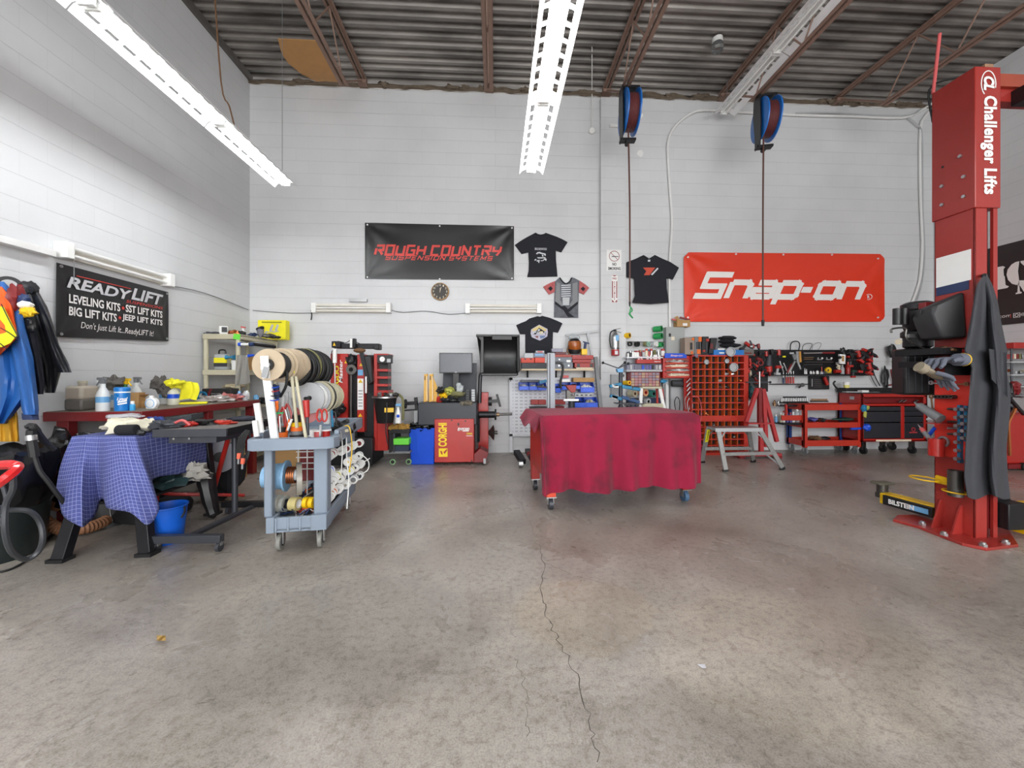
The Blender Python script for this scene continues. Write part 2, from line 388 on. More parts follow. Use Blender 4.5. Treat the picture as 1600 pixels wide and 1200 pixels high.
mb.grid(lambda u,v: Vector((WL+u*(WR-WL),WB-.03+.04*noise.noise(Vector((u*60,v*4,0)))-.05*math.sin(v*math.pi)*(.4+noise.noise(Vector((u*40,v*3,5)))),WT-.02*(.5+noise.noise(Vector((u*50,3,1))))+v*(.07+.06*noise.noise(Vector((u*33,9,2)))))),260,6)
for i in range(34):
    x = random.uniform(WL+.7,WR-.3);mb.lump((x,WB-.04,WT+.04),(random.uniform(.06,.16),.05,.035),i,.5,3,12)
o = obj('insulation',mb,INS);o['kind'] = 'stuff';o['label'] = 'ragged brown insulation packed along the top of the back wall under the roof deck';o['category'] = 'insulation'
struct('trim_2',MB().bx(WL,WL+.05,Y0,WB,DK-.09,DK),mat('edge_angle',(96,92,88),.6,.2))
# plywood patch on the deck
poly = [(.0,0),(.5,0),(.55,.2),(.45,.48),(.28,.6),(.1,.42),(-.05,.2)]
a = PZ(487,108,DK-.01)
mb = MB().prism([(x-.3,y-.3) for x,y in [(0,0),(.08,-.25),(.62,-.25),(.7,.5),(.55,.62),(.3,.58),(.1,.4),(0,.18)]],(a.x,a.y,a.z),(1,0,0),(0,1,0),-.015)
one('plywood_patch',mb,mat('plywood',(186,138,84),.7,0,.15),'ragged plywood sheet patched onto the corrugated roof deck','plywood')
# ---- roof joists
JST = mat('red_oxide_steel',(138,112,98),.6,.1,.15)
JY = WB-.02
def joist(X,rt):
    zt = DK-.03;zb = 5.42;ys = Y0;ye = WB-.85
    t = MB()
    for dx in (-.045,.045):
        t.bx(X+dx-.022,X+dx+.022,Y0,JY,zt-.006,zt);t.bx(X+dx*.4-.003,X+dx*.4+.003,Y0,JY,zt-.045,zt)
    obj('top_chord',t,JST,rt)
    t = MB()
    for dx in (-.04,.04):
        t.bx(X+dx-.022,X+dx+.022,Y0,ye,zb-.006,zb);t.bx(X+dx*.4-.003,X+dx*.4+.003,Y0,ye,zb,zb+.04)
    obj('bottom_chord',t,JST,rt)
    t = MB();t.cyl((X,ye-.05,zb+.02),(X,JY-.08,zt-.05),.016,n=8);y = ye-.05;k = 0
    while y > Y0+.6:
        t.cyl((X,y,zb+.02),(X,y-.45,zt-.03),.011,n=8);t.cyl((X,y-.45,zt-.03),(X,y-.9,zb+.02),.011,n=8);y -= .9
    obj('web_bars',t,JST,rt)
    obj('bearing_seat',MB().bx(X-.07,X+.07,WB-.14,WB,WT-.005,zt-.045),JST,rt)
JX = [-2.15,-.1,1.86,3.87,5.92]
JL = ['rust brown roof joist nearest the left wall','rust brown roof joist just left of the middle lit strip light','rust brown roof joist carrying the left hose reel','rust brown roof joist beside the unlit strip light, carrying the right hose reel','rust brown roof joist nearest the red lift post']
for x,l in zip(JX,JL):
    r = root('roof_joist',(x,1,DK-.03),l,'joist','open web roof joists');joist(x,r)
# ---- strip lights
TUB = bpy.data.materials.new('lit_tube');TUB.use_nodes = True;nb = TUB.node_tree.nodes['Principled BSDF']
nb.inputs['Base Color'].default_value = (1,1,1,1);nb.inputs['Emission Color'].default_value = (.95,.98,1,1);nb.inputs['Emission Strength'].default_value = TUBE
REFL = mat('reflector_enamel',(240,240,240),.35,0,.02)
UNL = mat('unlit_tube',(236,236,232),.35,0,.02)
def strip(X,Z,yend,n,label,lit,W=.29,group='suspended strip lights'):
    L1 = 1.22;y0 = yend-n*L1;r = root('strip_light',(X,(y0+yend)/2,Z+.06),label,'strip light',group)
    for k in range(n):
        a = yend-(k+1)*L1+.006;b = yend-k*L1-.006
        mb = MB();hw = W/2
        for sgn in (-1,1):
            # inner flange, slotted slope, outer lip
            mb.box((X+sgn*.035,(a+b)/2,Z+.05),(.05,b-a,.003))
            p = Vector((X+sgn*.06,0,Z+.05));q = Vector((X+sgn*.066,0,Z+.048));q2 = Vector((X+sgn*.108,0,Z+.03));e = Vector((X+sgn*hw,0,Z-.015))
            def slab(u,v,ya,yb,t=.003):
                mb._add([(u.x,ya,u.z),(v.x,ya,v.z),(v.x,yb,v.z),(u.x,yb,u.z),(u.x,ya,u.z+t),(v.x,ya,v.z+t),(v.x,yb,v.z+t),(u.x,yb,u.z+t)],
                        [(0,1,2,3),(7,6,5,4),(0,4,5,1),(1,5,6,2),(2,6,7,3),(3,7,4,0)])
            slab(p,q,a,b);slab(q2,e,a,b);ns = 8;pit = (b-a-.12)/ns
            slab(q,q2,a,a+.06)
            for j in range(ns): slab(q,q2,a+.06+j*pit+pit*.72,a+.06+(j+1)*pit)
            slab(q,q2,b-.06,b)
        obj('reflector',mb,REFL,r)
        obj('ballast_channel',MB().bx(X-.05,X+.05,a,b,Z+.055,Z+.1),REFL,r)
        for sgn in (-1,1):
            obj('tube',MB().cyl((X+sgn*.038,a+.03,Z+.022),(X+sgn*.038,b-.03,Z+.022),.0145,n=12),TUB if lit else UNL,r)
        for yy in (a+.015,b-.015): obj('lamp_holder',MB().bx(X-.052,X+.052,yy-.01,yy+.01,Z+.0,Z+.055),WPL,r)
        if k % 2 == 0 or k == n-1:
            yy = b-.1 if k == 0 else a+.05
            obj('hanging_wire',MB().cyl((X,yy,Z+.1),(X,yy,DK),.0035,n=6),MGR,r)
    return r
strip(-2.69,H+2.44,5.16,6,'long lit strip light hanging from the roof beside the left wall',True)
strip(.436,H+2.47,4.74,6,'lit strip light hanging in the middle of the shop',True)
strip(3.80,H+4.35,6.30,4,'unlit white strip light up by the roof next to the right hose reel',False,.38)
mb = MB().cyl(PW(925,66,.9)+Vector((0,0,.0)),PW(925,140,.05),.008,n=8)
mb.tube([PW(925,140,.05),PW(925,200,.05)],.007)
rr = root('pull_cord_switch',PW(925,205,.05),'thin white conduit down the back wall to a small round box','conduit')
obj('conduit',mb,WHT,rr);obj('junction_box',MB().cyl(PW(925,204,0),PW(925,204,.06),.045),WHT,rr)
# brown cord dropping to the left strip light
c0 = PD(330,62,4.3);c0.z = DK
one('lamp_cord',MB().tube([c0,PD(345,125,4.4),PD(358,165,4.45),PD(366,196,4.48)],.008),BRN,'brown power cord dropping from the roof to the left strip light','cord')
# glass jelly-jar roof lamp
p = PZ(1121,60,DK-.02);r = root('jar_lamp',p,'small round glass lamp on the roof deck left of the unlit strip light','lamp')
obj('lamp_base',MB().cyl(p,p-Vector((0,0,.07)),.07),WHT,r);obj('glass_globe',MB().lathe(p-Vector((0,0,.2)),[(.01,0),(.07,.02),(.085,.07),(.07,.13),(.05,.14)]),GLS,r)
# ---- hose reels
def reel(X,yv,zt,label,a=0.,grp='hose reels'):
    r = root('hose_reel',(X,yv,zt),label,'hose reel',grp);R = .3;zc = zt-.33;a = math.radians(a)
    d = Vector((math.cos(a),math.sin(a),0));cpos = Vector((X,yv,zc));t = Vector((-d.y,d.x,0))
    B = mat('reel_blue',(28,108,190),.35,0,.06)
    for s_,nm in ((-.085,'drum_flange'),(.085,'drum_flange')):
        mb = MB();mb.lathe(cpos+d*(s_-.012),[(R*.96,0),(R,.004),(R,.02),(R*.96,.024)],d,32);obj(nm,mb,B,r)
    obj('drum_core',MB().cyl(cpos-d*.08,cpos+d*.08,.1),BLKM,r)
    mb = MB()
    for k in range(9):
        q = cpos+d*(-.068+k*.017);mb.tube([q+t*math.cos(i*math.pi/10)*.235+Vector((0,0,math.sin(i*math.pi/10)*.235)) for i in range(20)],.0095,6,True,2)
    obj('hose_coil',mb,mat('hose_red',(100,48,46),.5,0,.1),r)
    mb = MB();q = cpos-d*.13
    pl = [(-.1,.34),(.1,.34),(.12,.1),(.07,-.2),(.06,-.42),(-.1,-.42),(-.13,-.1)]
    mb.prism(pl,q,t,(0,0,1),.012);q2 = cpos-d*.11;mb.prism([(x*.6,z*.7) for x,z in pl],q2,t,(0,0,1),.02)
    obj('side_plate',mb,BLKM,r)
    for (x,z) in ((-.05,.15),(.05,.1),(0,-.05),(.0,-.2),(-.04,.25),(.05,-.3)):
        pass
    obj('guide_arm',MB().box(cpos-d*.03+Vector((0,0,-.4)),(.22,.1,.03),rotm(0,0,a)),BLKM,r)
    obj('roller',MB().cyl(cpos-d*.03+t*.05+Vector((0,0,-.43)),cpos-d*.03-t*.05+Vector((0,0,-.43)),.03),BLKR,r)
    obj('mounting_bracket',MB().box(cpos+Vector((0,0,.34)),(.26,.12,.03),rotm(0,0,a)),BLKM,r)
    return r,cpos
def bolts(r,cpos): pass
r1,c1 = reel(1.93,5.5,5.4,'blue hose reel hanging near the pilaster, its hose ending in a green air line',-4)
r2,c2 = reel(4.0,5.55,5.4,'blue hose reel beside the unlit strip light, hose crossing the orange banner',-12)
HB = mat('hose_brown',(88,52,44),.5,0,.1)
q = Vector((1.90,5.48,4.98));e = PY(984,472,5.48)
obj('hanging_hose',MB().tube([q,(e.x,5.48,(q.z+e.z)/2),e],.012),HB,r1)
obj('hose_fitting',MB().cyl(e,e-Vector((0,0,.06)),.016,.01),BLKM,r1)
obj('coiled_air_line',MB().tube([PY(984,478,5.48),PY(988,485,5.46),PY(983,490,5.48),PY(989,497,5.5),PY(984,490,5.48),PY(986,480,5.47)],.01),GRN,r1)
q = Vector((3.94,5.52,4.98));e = PY(1192,500,5.52)
obj('hanging_hose',MB().tube([q,(e.x,5.52,(q.z+e.z)/2),e],.012),HB,r2)
obj('hose_fitting',MB().cyl(e,e-Vector((0,0,.09)),.022,.018),BLKM,r2)
# ---- conduits on the back wall
def wc(pix,off,r,name,label,cat='conduit',m=WHT,grp=None):
    return one(name,MB().tube([PW(x,y,off) for x,y in pix],r,8),m,label,cat,grp)
WC2 = mat('conduit_paint',(226,226,224),.5,0,.04)
wc([(1047,520),(1046,420),(1050,350),(1047,300),(1044,250),(1044,222),(1053,200),(1075,180),(1100,172),(1150,175),(1200,177),(1250,180),(1330,182),(1410,184),(1440,172),(1456,162)],.03,.022,'conduit','thick white conduit arching from the electric panel along the top of the back wall',m=WC2)
wc([(1243,177),(1300,176),(1360,180),(1420,180),(1440,170)],.055,.011,'conduit','thin grey cable lying along the top run of the thick conduit',m=LGR)
wc([(1456,170),(1444,184),(1438,205),(1438,300),(1441,380),(1438,430),(1432,455),(1424,475)],.03,.02,'conduit','thick white conduit dropping beside the right corner to the black bins',m=WC2)
wc([(1420,184),(1434,196),(1441,214),(1442,320),(1445,390),(1441,440),(1430,478)],.05,.01,'conduit','thin cable strapped beside the thick conduit near the right corner',m=LGR)
wc([(395,485),(450,489),(488,489)],.012,.006,'cable','thin grey cable along the back wall from the corner to the left wall light','cable',m=MGR)
wc([(609,484),(630,488),(665,486),(700,491),(728,489)],.012,.006,'cable','thin sagging cable joining the two wall lights','cable',m=MGR)
one('wall_boss',MB().cyl(PW(1000,240,0),PW(1000,240,.02),.055),WC2,'small round white cover plate on the back wall right of the pilaster','cover plate')
one('wall_boss',MB().cyl(PW(1001,181,0),PW(1001,181,.04),.04),WC2,'round white cap high on the back wall behind the left hose reel','cover plate')
one('wall_bracket',MB().box(PW(960,197,.12),(.16,.04,.05)),WC2,'small white bracket near the top of the pilaster','bracket')
# dark rod hooks high on wall
one('hooked_chain',MB().tube([PW(486,485,.02),PW(487,492,.03),PW(486,500,.02)],.008),BLKM,'short black chain hanging on the back wall under the left wall light','chain')
one('hanging_chain',MB().tube([PX(319,520,WL+.03),PX(320,540,WL+.03),PX(319,562,WL+.03)],.009),BLKM,'black ratchet strap end hanging on the left wall beside the beige shelf','strap')
one('metal_bracket',pbox(MB(),545,467,573,471,WB-.05,WB),STL,'small steel bracket screwed to the back wall above the left wall light','bracket')
# ---- wall lights
def wall_light(x0,x1,y0,label):
    c = PW((x0+x1)/2,y0+6,.03);r = root('wall_light',c,label,'wall light','short fluorescent wall lights')
    mb = MB();pbox(mb,x0+5,y0+1,x1-5,y0+14,WB-.03,WB);obj('housing',mb,mat('aged_white',(214,210,200),.5),r)
    mb = MB();pbox(mb,x0,y0-1,x0+7,y0+14,WB-.11,WB);obj('end_cap',mb,WPL,r)
    mb = MB();pbox(mb,x1-7,y0-1,x1,y0+14,WB-.11,WB);obj('end_cap',mb,WPL,r)
    a = PW(x0+6,y0+7,.06);b = PW(x1-6,y0+7,.06);obj('tube',MB().cyl(a,b,.016),UNL,r)
    mb = MB();pbox(mb,x0+5,y0+2.5,x1-5,y0+4,WB-.08,WB-.03);pbox(mb,x0+5,y0+11,x1-5,y0+12.5,WB-.08,WB-.03);obj('side_reflector',mb,mat('aged_white',(214,210,200)),r)
    return r
wall_light(486,610,474,'short white fluorescent light on the back wall, left of the clock')
wall_light(727,846,475,'short white fluorescent light on the back wall, right of the clock')
# left wall light (on X plane)
pa,pb = PX(92,388,WL+.05),PX(262,438,WL+.05);zz = 2.32
a = PX(100,392,WL+.06);b = PX(262,437,WL+.06);zz = (a.z+b.z)/2
r = root('wall_light',(WL+.04,(a.y+b.y)/2,zz),'long fluorescent wall light mounted above the banner on the left wall','wall light')
obj('housing',MB().bx(WL,WL+.035,a.y,b.y,zz-.06,zz+.06),mat('aged_white',(214,210,200)),r)
for z_ in (.035,-.035): obj('tube',MB().cyl((WL+.07,a.y,zz+z_),(WL+.07,b.y,zz+z_),.016),UNL,r)
for yy in (a.y,b.y): obj('end_cap',MB().bx(WL,WL+.12,yy-.035,yy+.035,zz-.075,zz+.075),WPL,r,.006)
obj('pull_cord',MB().cyl((WL+.1,a.y+.045,zz-.06),(WL+.1,a.y+.045,zz-.3),.003,n=6),MGR,r)
one('wire_trough',MB().bx(WL,WL+.08,a.y-.55,a.y-.08,zz-.085,zz-.03),WC2,'short white metal trough on the left wall before the wall light','trough')
one('cable',MB().tube([(WL+.02,a.y-1.3,zz+.06),(WL+.02,a.y-.6,zz+.0),(WL+.02,a.y-.04,zz-.05)],.006),MGR,'cable on the left wall leading to the wall light from the left','cable')
one('cable',MB().tube([(WL+.02,b.y+.03,zz-.05),PX(320,458,WL+.02),PX(388,484,WL+.02)],.006),MGR,'cable on the left wall running from the wall light to the corner','cable')
# ================================================================ things fixed flat on the walls
def fp(mb,pix,Y,t=.003,sc_=None):
    """outline given in picture coordinates laid on the plane y = Y, thickness t towards the room"""
    P = [PY(x,y,Y) for x,y in pix]
    return mb.prism([(p.x,p.z) for p in P],(0,Y,0),(1,0,0),(0,0,1),t)
def zz_(pts,ox,oy,s): return [(ox+x/s,oy+y/s) for x,y in pts]
VIN = mat('black_vinyl',(28,27,28),.33,0,.1)
def stroke_text(strokes,s,org,R,U,h,lw,adv,shear,fn=None,d=.004,gap=.26,wk=1.):
    """letters drawn as mitred strokes; returns one builder"""
    mb = MB();org,R,U = Vector(org),Vector(R),Vector(U);N = R.cross(U);x0 = 0
    for ch in s:
        if ch == ' ': x0 += adv*.55;continue
        Ls,wd = strokes[ch]
        for pl in Ls:
            n = len(pl);
            pts = [Vector((p[0]*wd*adv*wk,p[1]*h)) for p in pl]
            for i in range(n-1):
                a,b = pts[i],pts[i+1];dd = (b-a)
                if dd.length < 1e-6: continue
                dd.normalize();nn = Vector((-dd.y,dd.x))*lw/2;e = dd*lw*.42 if n > 2 else dd*0
                ea = e if i > 0 else dd*0;eb = e if i < n-2 else dd*0
                q = [a-nn-ea,b-nn+eb,b+nn+eb,a+nn-ea]
                # subdivide along stroke so it can follow the folds
                k = max(1,int((b-a).length/.05));vs = []
                for j in range(k+1):
                    for (u_,v_) in ((q[0],q[1]),(q[3],q[2])):
                        w_ = u_+(v_-u_)*j/k;P = org+R*(x0+w_.x+shear*w_.y)+U*w_.y+N*d
                        vs.append(fn(P) if fn else P)
                mb._add(vs,[(2*j,2*j+2,2*j+3,2*j+1) for j in range(k)])
        x0 += wd*adv+adv*gap
    return mb,x0
TECH = {'R': ([[(0,0),(0,.7)],[(0,1),(1,1),(1,.5),(.25,.5)],[(.5,.5),(1,0)]],1),'O': ([[(0,0),(0,1),(1,1),(1,0),(0,0),(0,.3)]],1),
 'U': ([[(0,1),(0,0),(1,0),(1,1)]],1),'G': ([[(1,1),(0,1),(0,0),(1,0),(1,.5),(.5,.5)]],1),'H': ([[(0,0),(0,1)],[(1,0),(1,1)],[(0,.5),(1,.5)]],1),
 'C': ([[(1,1),(0,1),(0,0),(1,0)]],1),'N': ([[(0,0),(0,1),(1,0),(1,1)]],1),'T': ([[(0,1),(1.05,1)],[(.5,1),(.5,0)]],.95),
 'Y': ([[(0,1),(0,.5),(1,.5)],[(1,1),(1,.5),(.6,0)]],1),'S': ([[(1,1),(0,1),(0,.5),(1,.5),(1,0),(0,0)]],1),
 'P': ([[(0,0),(0,1),(1,1),(1,.45),(0,.45)]],1),'E': ([[(1,1),(0,1),(0,0),(1,0)],[(0,.5),(.9,.5)]],.9),'I': ([[(0,0),(0,1)]],.12),
 'M': ([[(0,0),(0,1),(.5,.3),(1,1),(1,0)]],1.1)}
def fold(u,v,seed=0.,a=.011):
    e = min(u,1-u)*4;f = 0
    for (cx,cy) in ((0,0),(1,0),(0,1),(1,1)):
        dx,dy = (u-cx)*2.6,v-cy;r = math.hypot(dx,dy);th = math.atan2(abs(dy),abs(dx)+1e-6);f += math.sin(th*9+seed+cx)*math.exp(-r*2.2)*min(1,r*4)
    return a*(f+.8*noise.noise(Vector((u*3+seed,v*1.5,seed))))
# ---- black banner with red slanted letters
A = PW(571,349,0);B = PW(803,354,0);Cc = PW(803,438,0);D = PW(571,436,0)
def ban(p):
    u = (p.x-A.x)/(B.x-A.x);v = (p.z-D.z)/(A.z-D.z);return Vector((p.x,p.y-fold(min(1,max(0,u)),min(1,max(0,v)),1.),p.z))
r = root('banner',PW(687,437,0),'long black vinyl banner with slanted red lettering above the clock','banner')
def bfn(u,v):
    p = (D*(1-u)+Cc*u)*(1-v)+(A*(1-u)+B*u)*v;p.y = WB-.02;return ban(p)
obj('vinyl_sheet',MB().grid(bfn,70,26,.003),VIN,r)
RL = mat('banner_red',(214,66,58),.45,0,.03)
o0 = PW(586,397.6,.02);e0 = PW(789,399.4,.02);ti = (e0.z-o0.z)/(e0.x-o0.x)
h = (PW(590,381.6,.02).z-o0.z);wtot = e0.x-o0.x
mb,L0 = stroke_text(TECH,'ROUGH COUNTRY',o0,(1,0,ti),(0,0,1),h*.87,h*.22,1,0,gap=.46);adv = (wtot-h*.25)/L0
mb,_ = stroke_text(TECH,'ROUGH COUNTRY',o0,(1,0,ti),(0,0,1),h*.87,h*.22,adv,.22,ban,gap=.46);obj('red_lettering',mb,RL,r)
o0 = PW(602,405.5,.02);e0 = PW(771,406.8,.02);h2 = PW(602,399.5,.02).z-o0.z;wtot = e0.x-o0.x
mb,L0 = stroke_text(TECH,'SUSPENSION SYSTEMS',o0,(1,0,ti),(0,0,1),h2,h2*.24,1,0,gap=.55);adv = wtot/L0
mb,_ = stroke_text(TECH,'SUSPENSION SYSTEMS',o0,(1,0,ti),(0,0,1),h2,h2*.24,adv,.5,ban,gap=.55);obj('red_lettering',mb,RL,r)
for x,y in ((574,351),(687,353),(800,356),(574,433),(687,436),(800,435)): obj('grommet',MB().ring(PW(x,y,.03),PW(x,y,.036),.012,.005,14),STL,r)
# ---- orange banner
OB = mat('orange_vinyl',(226,58,30),.34,0,.04);WL_ = mat('banner_white',(240,236,232),.45,0,.02)
A = PW(1067,395);B = PW(1380,397.5);Cc = PW(1380,503);D = PW(1068,503)
A2,B2,C2,D2 = A,B,Cc,D
def ban2(p):
    u = min(1,max(0,(p.x-A2.x)/(B2.x-A2.x)));v = min(1,max(0,(p.z-D2.z)/(A2.z-D2.z)));return Vector((p.x,p.y-fold(u,v,2.6,.011),p.z))
def bfn2(u,v):
    p = (D2*(1-u)+C2*u)*(1-v)+(A2*(1-u)+B2*u)*v;p.y = WB-.03;c = .085;W_ = B2.x-A2.x;H_ = A2.z-D2.z
    du = min(u,1-u)*W_;dv = min(v,1-v)*H_
    if du+dv < c:                       # clipped corners
        k = (c-du-dv)/2;p.x += k*(1 if u < .5 else -1);p.z += k*(1 if v < .5 else -1)
    return ban2(p)
r = root('banner',PW(1224,504,0),'large orange banner with white tool maker lettering on the back wall','banner')
obj('vinyl_sheet',MB().grid(bfn2,90,34,.003),OB,r)
SN = {'S': ([[(1.12,1.35),(.08,1.35),(.08,.62),(.92,.62),(.92,0),(-.15,0)]],1.25),'n': ([[(0,-.12),(0,.9)],[(0,.88),(.85,.88),(1,.7),(1,-.12)]],1),'a': ([[(.1,.88),(.9,.88),(1,.75),(1,-.12)],[(1,0),(.1,0),(0,.12),(0,.42),(1,.42)]],1),
 'p': ([[(0,-.48),(0,.9)],[(0,.88),(.85,.88),(1,.75),(1,.12),(.88,0),(0,0)]],1),'-': ([[(-.22,.46),(.85,.46)]],.5),'o': ([[(.12,0),(0,.12),(0,.76),(.12,.88),(.88,.88),(1,.76),(1,.12),(.88,0),(.12,0),(.05,.06)]],1)}
o0 = PW(1089,462.5,.03);xh = PW(1089,437.5,.03).z-o0.z;e0 = PW(1349,462.5,.03)
mb,L0 = stroke_text(SN,'Snap-on',o0,(1,0,0),(0,0,1),xh,.01,1,0,gap=.3);adv = (e0.x-o0.x)/L0
mb,_ = stroke_text(SN,'Snap-on',o0,(1,0,0),(0,0,1),xh,.10,adv,.45,ban2,.006,gap=.3);obj('white_lettering',mb,WL_,r)
mb = MB();mb.ring(PW(1357,464,.045),PW(1357,464,.048),.05,.042,20);obj('registered_mark',mb,WL_,r)
text('R',PW(1357,464,.046),.045,.055,WL_,r,bold=.02)
for x,y in ((1075,402),(1372,404),(1372,496),(1075,496),(1150,397),(1224,398),(1300,398)): obj('grommet',MB().ring(PW(x,y,.04),PW(x,y,.047),.014,.006,14),STL,r)
# ---- banner on the left wall
def LWp(Y,z,off=.0): return Vector((WL+off,Y,z))
y0_,y1_ = 3.70,4.895
def lban(p):
    u = min(1,max(0,(p.y-y0_)/(y1_-y0_)));v = min(1,max(0,(p.z-1.64)/.66));return Vector((p.x+fold(u,v,4.,.007),p.y,p.z))
def lf(u,v):
    zt = 2.305-.01*u;zb = 1.636+.068*u;return lban(Vector((WL+.03,y0_+(y1_-y0_)*u,zb+(zt-zb)*v)))
r = root('banner',(WL,4.3,1.64),'black banner with white and red lettering on the left wall','banner')
obj('vinyl_sheet',MB().grid(lf,50,26,.003),VIN,r)
SIL = mat('silver_print',(205,205,208),.4,.2,.04)
RY = (0,1,0)
def lt(s,u0,u1,v0,v1,m,slope=0.,**k):
    u = (u0+u1)/2;v = (v0+v1)/2;zt = 2.305-.01*u;zb = 1.636+.068*u;hh = zt-zb
    text(s,(WL+.036,y0_+(y1_-y0_)*u,zt-hh*v),(u1-u0)*(y1_-y0_),(v1-v0)*hh,m,r,R=(0,1,slope),U=(0,0,1),fn=lban,**k)
lt('READY',.06,.60,.15,.315,SIL,shear=.25,bold=.03);lt('LIFT',.592,.935,.09,.30,SIL,shear=.25,bold=.03)
lt('SUSPENSIONS',.545,.925,.325,.375,RL,shear=.2)
lt('LEVELING KITS',.075,.49,.40,.53,WL_,bold=.025);lt('SST LIFT KITS',.54,.92,.41,.54,WL_,bold=.025)
lt('BIG LIFT KITS',.075,.46,.575,.705,WL_,bold=.025);lt('JEEP LIFT KITS',.51,.92,.58,.715,WL_,bold=.025)
lt("Don't Just Lift It...ReadyLIFT It!",.16,.82,.79,.92,WL_,shear=.2)
mb = MB();p = LWp(y0_+.13*1.2,2.305-.67*.1,.04);mb.bx(WL+.036,WL+.04,y0_+.16,y0_+.7,2.222,2.229);obj('red_rule',mb,RL,r)
for (u,v) in ((.515,.475),(.485,.645)):
    zt = 2.305-.01*u;zb = 1.636+.068*u;c = Vector((WL+.037,y0_+(y1_-y0_)*u,zt-(zt-zb)*v))
    st = [(math.cos(math.pi/2+i*math.pi/5)*(.022 if i % 2 == 0 else .009),math.sin(math.pi/2+i*math.pi/5)*(.022 if i % 2 == 0 else .009)) for i in range(10)]
    obj('red_star',MB().prism(st,c,(0,1,0),(0,0,1),.003),RL,r)
for Y,z in ((y0_+.03,2.28),(y1_-.03,2.27),(y0_+.03,1.665),(y1_-.03,1.73)): obj('grommet',MB().ring((WL+.034,Y,z),(WL+.042,Y,z),.013,.005,14),STL,r)
# ---- banner on the right wall
r = root('banner',(WR,5.3,1.9),'black banner with distressed white letters on the right wall behind the red lift post','banner')
def rf(u,v):
    return Vector((WR-.02-.006*noise.noise(Vector((u*4,v*2,3))),6.35-u*2.6,2.06+v*(1.22)))
BB = mat('black_print',(42,36,36),.5,0,.5,scale=2.2)
obj('vinyl_sheet',MB().grid(rf,30,14,.003),BB,r)
RR = (0,-1,0)
def wp_(px,py): p = PX(px,py,WR-.03);return p
def rp(pix,m,nm='white_lettering'):
    P = [wp_(x,y) for x,y in pix];obj(nm,MB().prism([(-p.y,p.z) for p in P],(WR-.03,0,0),RR,(0,0,1),.003),m,r)
z5 = lambda pts: [(1550+x/7.5,360+y/7.5) for x,y in pts]
rp(z5([(20,440),(130,418),(155,430),(135,455),(140,530),(150,540),(160,640),(200,655),(180,675),(10,705),(20,600)]),WL_)
rp(z5([(320,362),(305,480),(318,585),(320,640),(280,638),(235,625),(190,580),(172,520),(185,460),(230,400),(280,370)]),WL_)
rp(z5([(318,585),(420,585),(420,720),(372,715),(335,655),(305,640)]),WL_);rp(z5([(335,360),(420,345),(420,420),(372,410),(340,380)]),WL_)
rp(z5([(305,640),(322,660),(328,715),(350,722),(345,738),(280,748),(278,735),(300,725)]),WL_)
text('.com',PX(1569,494.5,WR-.025),.16,.035,WL_,r,R=RR);rp(z5([(217,985),(223,984),(223,1024),(217,1025)]),RL,'red_rule')
a = PX(1588.7,492.5,WR-.03);mb = MB();mb.ring(a,a-Vector((.003,0,0)),.022,.016,16);s_ = [(-.036,-.03),(.036,-.03),(.036,.03),(-.036,.03)]
for (x0,y0,x1,y1) in ((-.036,-.034,.036,-.028),(-.036,.028,.036,.034),(-.038,-.034,-.032,.034),(.032,-.034,.038,.034)): mb.bx(a.x-.003,a.x,a.y+x0,a.y+x1,a.z+y0,a.z+y1)
obj('camera_icon',mb,WL_,r);text('@',PX(1598.5,491,WR-.025),.05,.045,WL_,r,R=RR)
# ---- clock
c = PW(688,456,.0);r = root('wall_clock',c,'round black wall clock with cream numerals and thin gold rim','clock');R_ = .145
obj('case',MB().lathe(c,[(R_,0),(R_+.004,.02),(R_-.004,.045),(R_-.012,.045),(R_-.014,.03)],(0,-1,0),40),mat('gold_rim',(150,115,70),.35,.6),r)
obj('dial',MB().cyl(c-Vector((0,.028,0)),c-Vector((0,.032,0)),R_-.013,n=40),mat('dial_brown',(48,42,36),.5),r)
CRM = mat('cream',(222,212,188),.5)
for i in range(1,13):
    t = math.pi/2-i*math.pi/6;text(str(i),c+Vector((math.cos(t)*.108,-.032,math.sin(t)*.108)),.02 if i < 10 else .032,.032,CRM,r,name='numeral',bold=.01)
for ang,l,w_,nm in ((math.radians(75),.075,.01,'minute_hand'),(math.radians(88),.055,.013,'hour_hand')):
    obj(nm,MB().bar(c+Vector((0,-.036,0))-Vector((math.cos(ang),0,math.sin(ang)))*.015,c+Vector((math.cos(ang)*l,-.036,math.sin(ang)*l)),w_*.6,.003,(0,1,0)),CRM,r)
# ---- tee shirts
TEE = mat('black_tee',(30,31,38),.9,0,.2,scale=5,bump=.35,bscale=9)
def tee(pix,label,neck,m=TEE,off=.008):
    xs = [p[0] for p in pix];ys = [p[1] for p in pix]
    r = root('tee_shirt',PW(sum(xs)/len(xs),max(ys),0),label,'tee shirt','tee shirts pinned to the back wall')
    mb = MB();fp(mb,pix,WB-off,.022);obj('body',mb,m,r,.004)
    obj('collar',MB().tube([PW(x,y,off+.024) for x,y in neck],.009,6),m,r)
    return r
z57 = lambda pts: zz_(pts,800,350,5.717)
r = tee(z57([(210,80),(230,92),(255,97),(285,92),(300,82),(395,115),(450,140),(495,165),(440,255),(390,240),(392,330),(405,470),(270,474),(135,475),(148,420),(150,350),(145,255),(85,270),(25,190),(75,155),(125,125)]),
        'black tee shirt with a small white pickup print, topmost on the back wall',z57([(210,82),(230,95),(255,99),(285,94),(300,84)]))
PRT = mat('print_white',(205,208,212),.8,0,.1)
text('BROOKSWOOD',PW(845,389,.032),.2,.038,PRT,r,bold=.02)
z24 = lambda pts: zz_(pts,820,370,24)
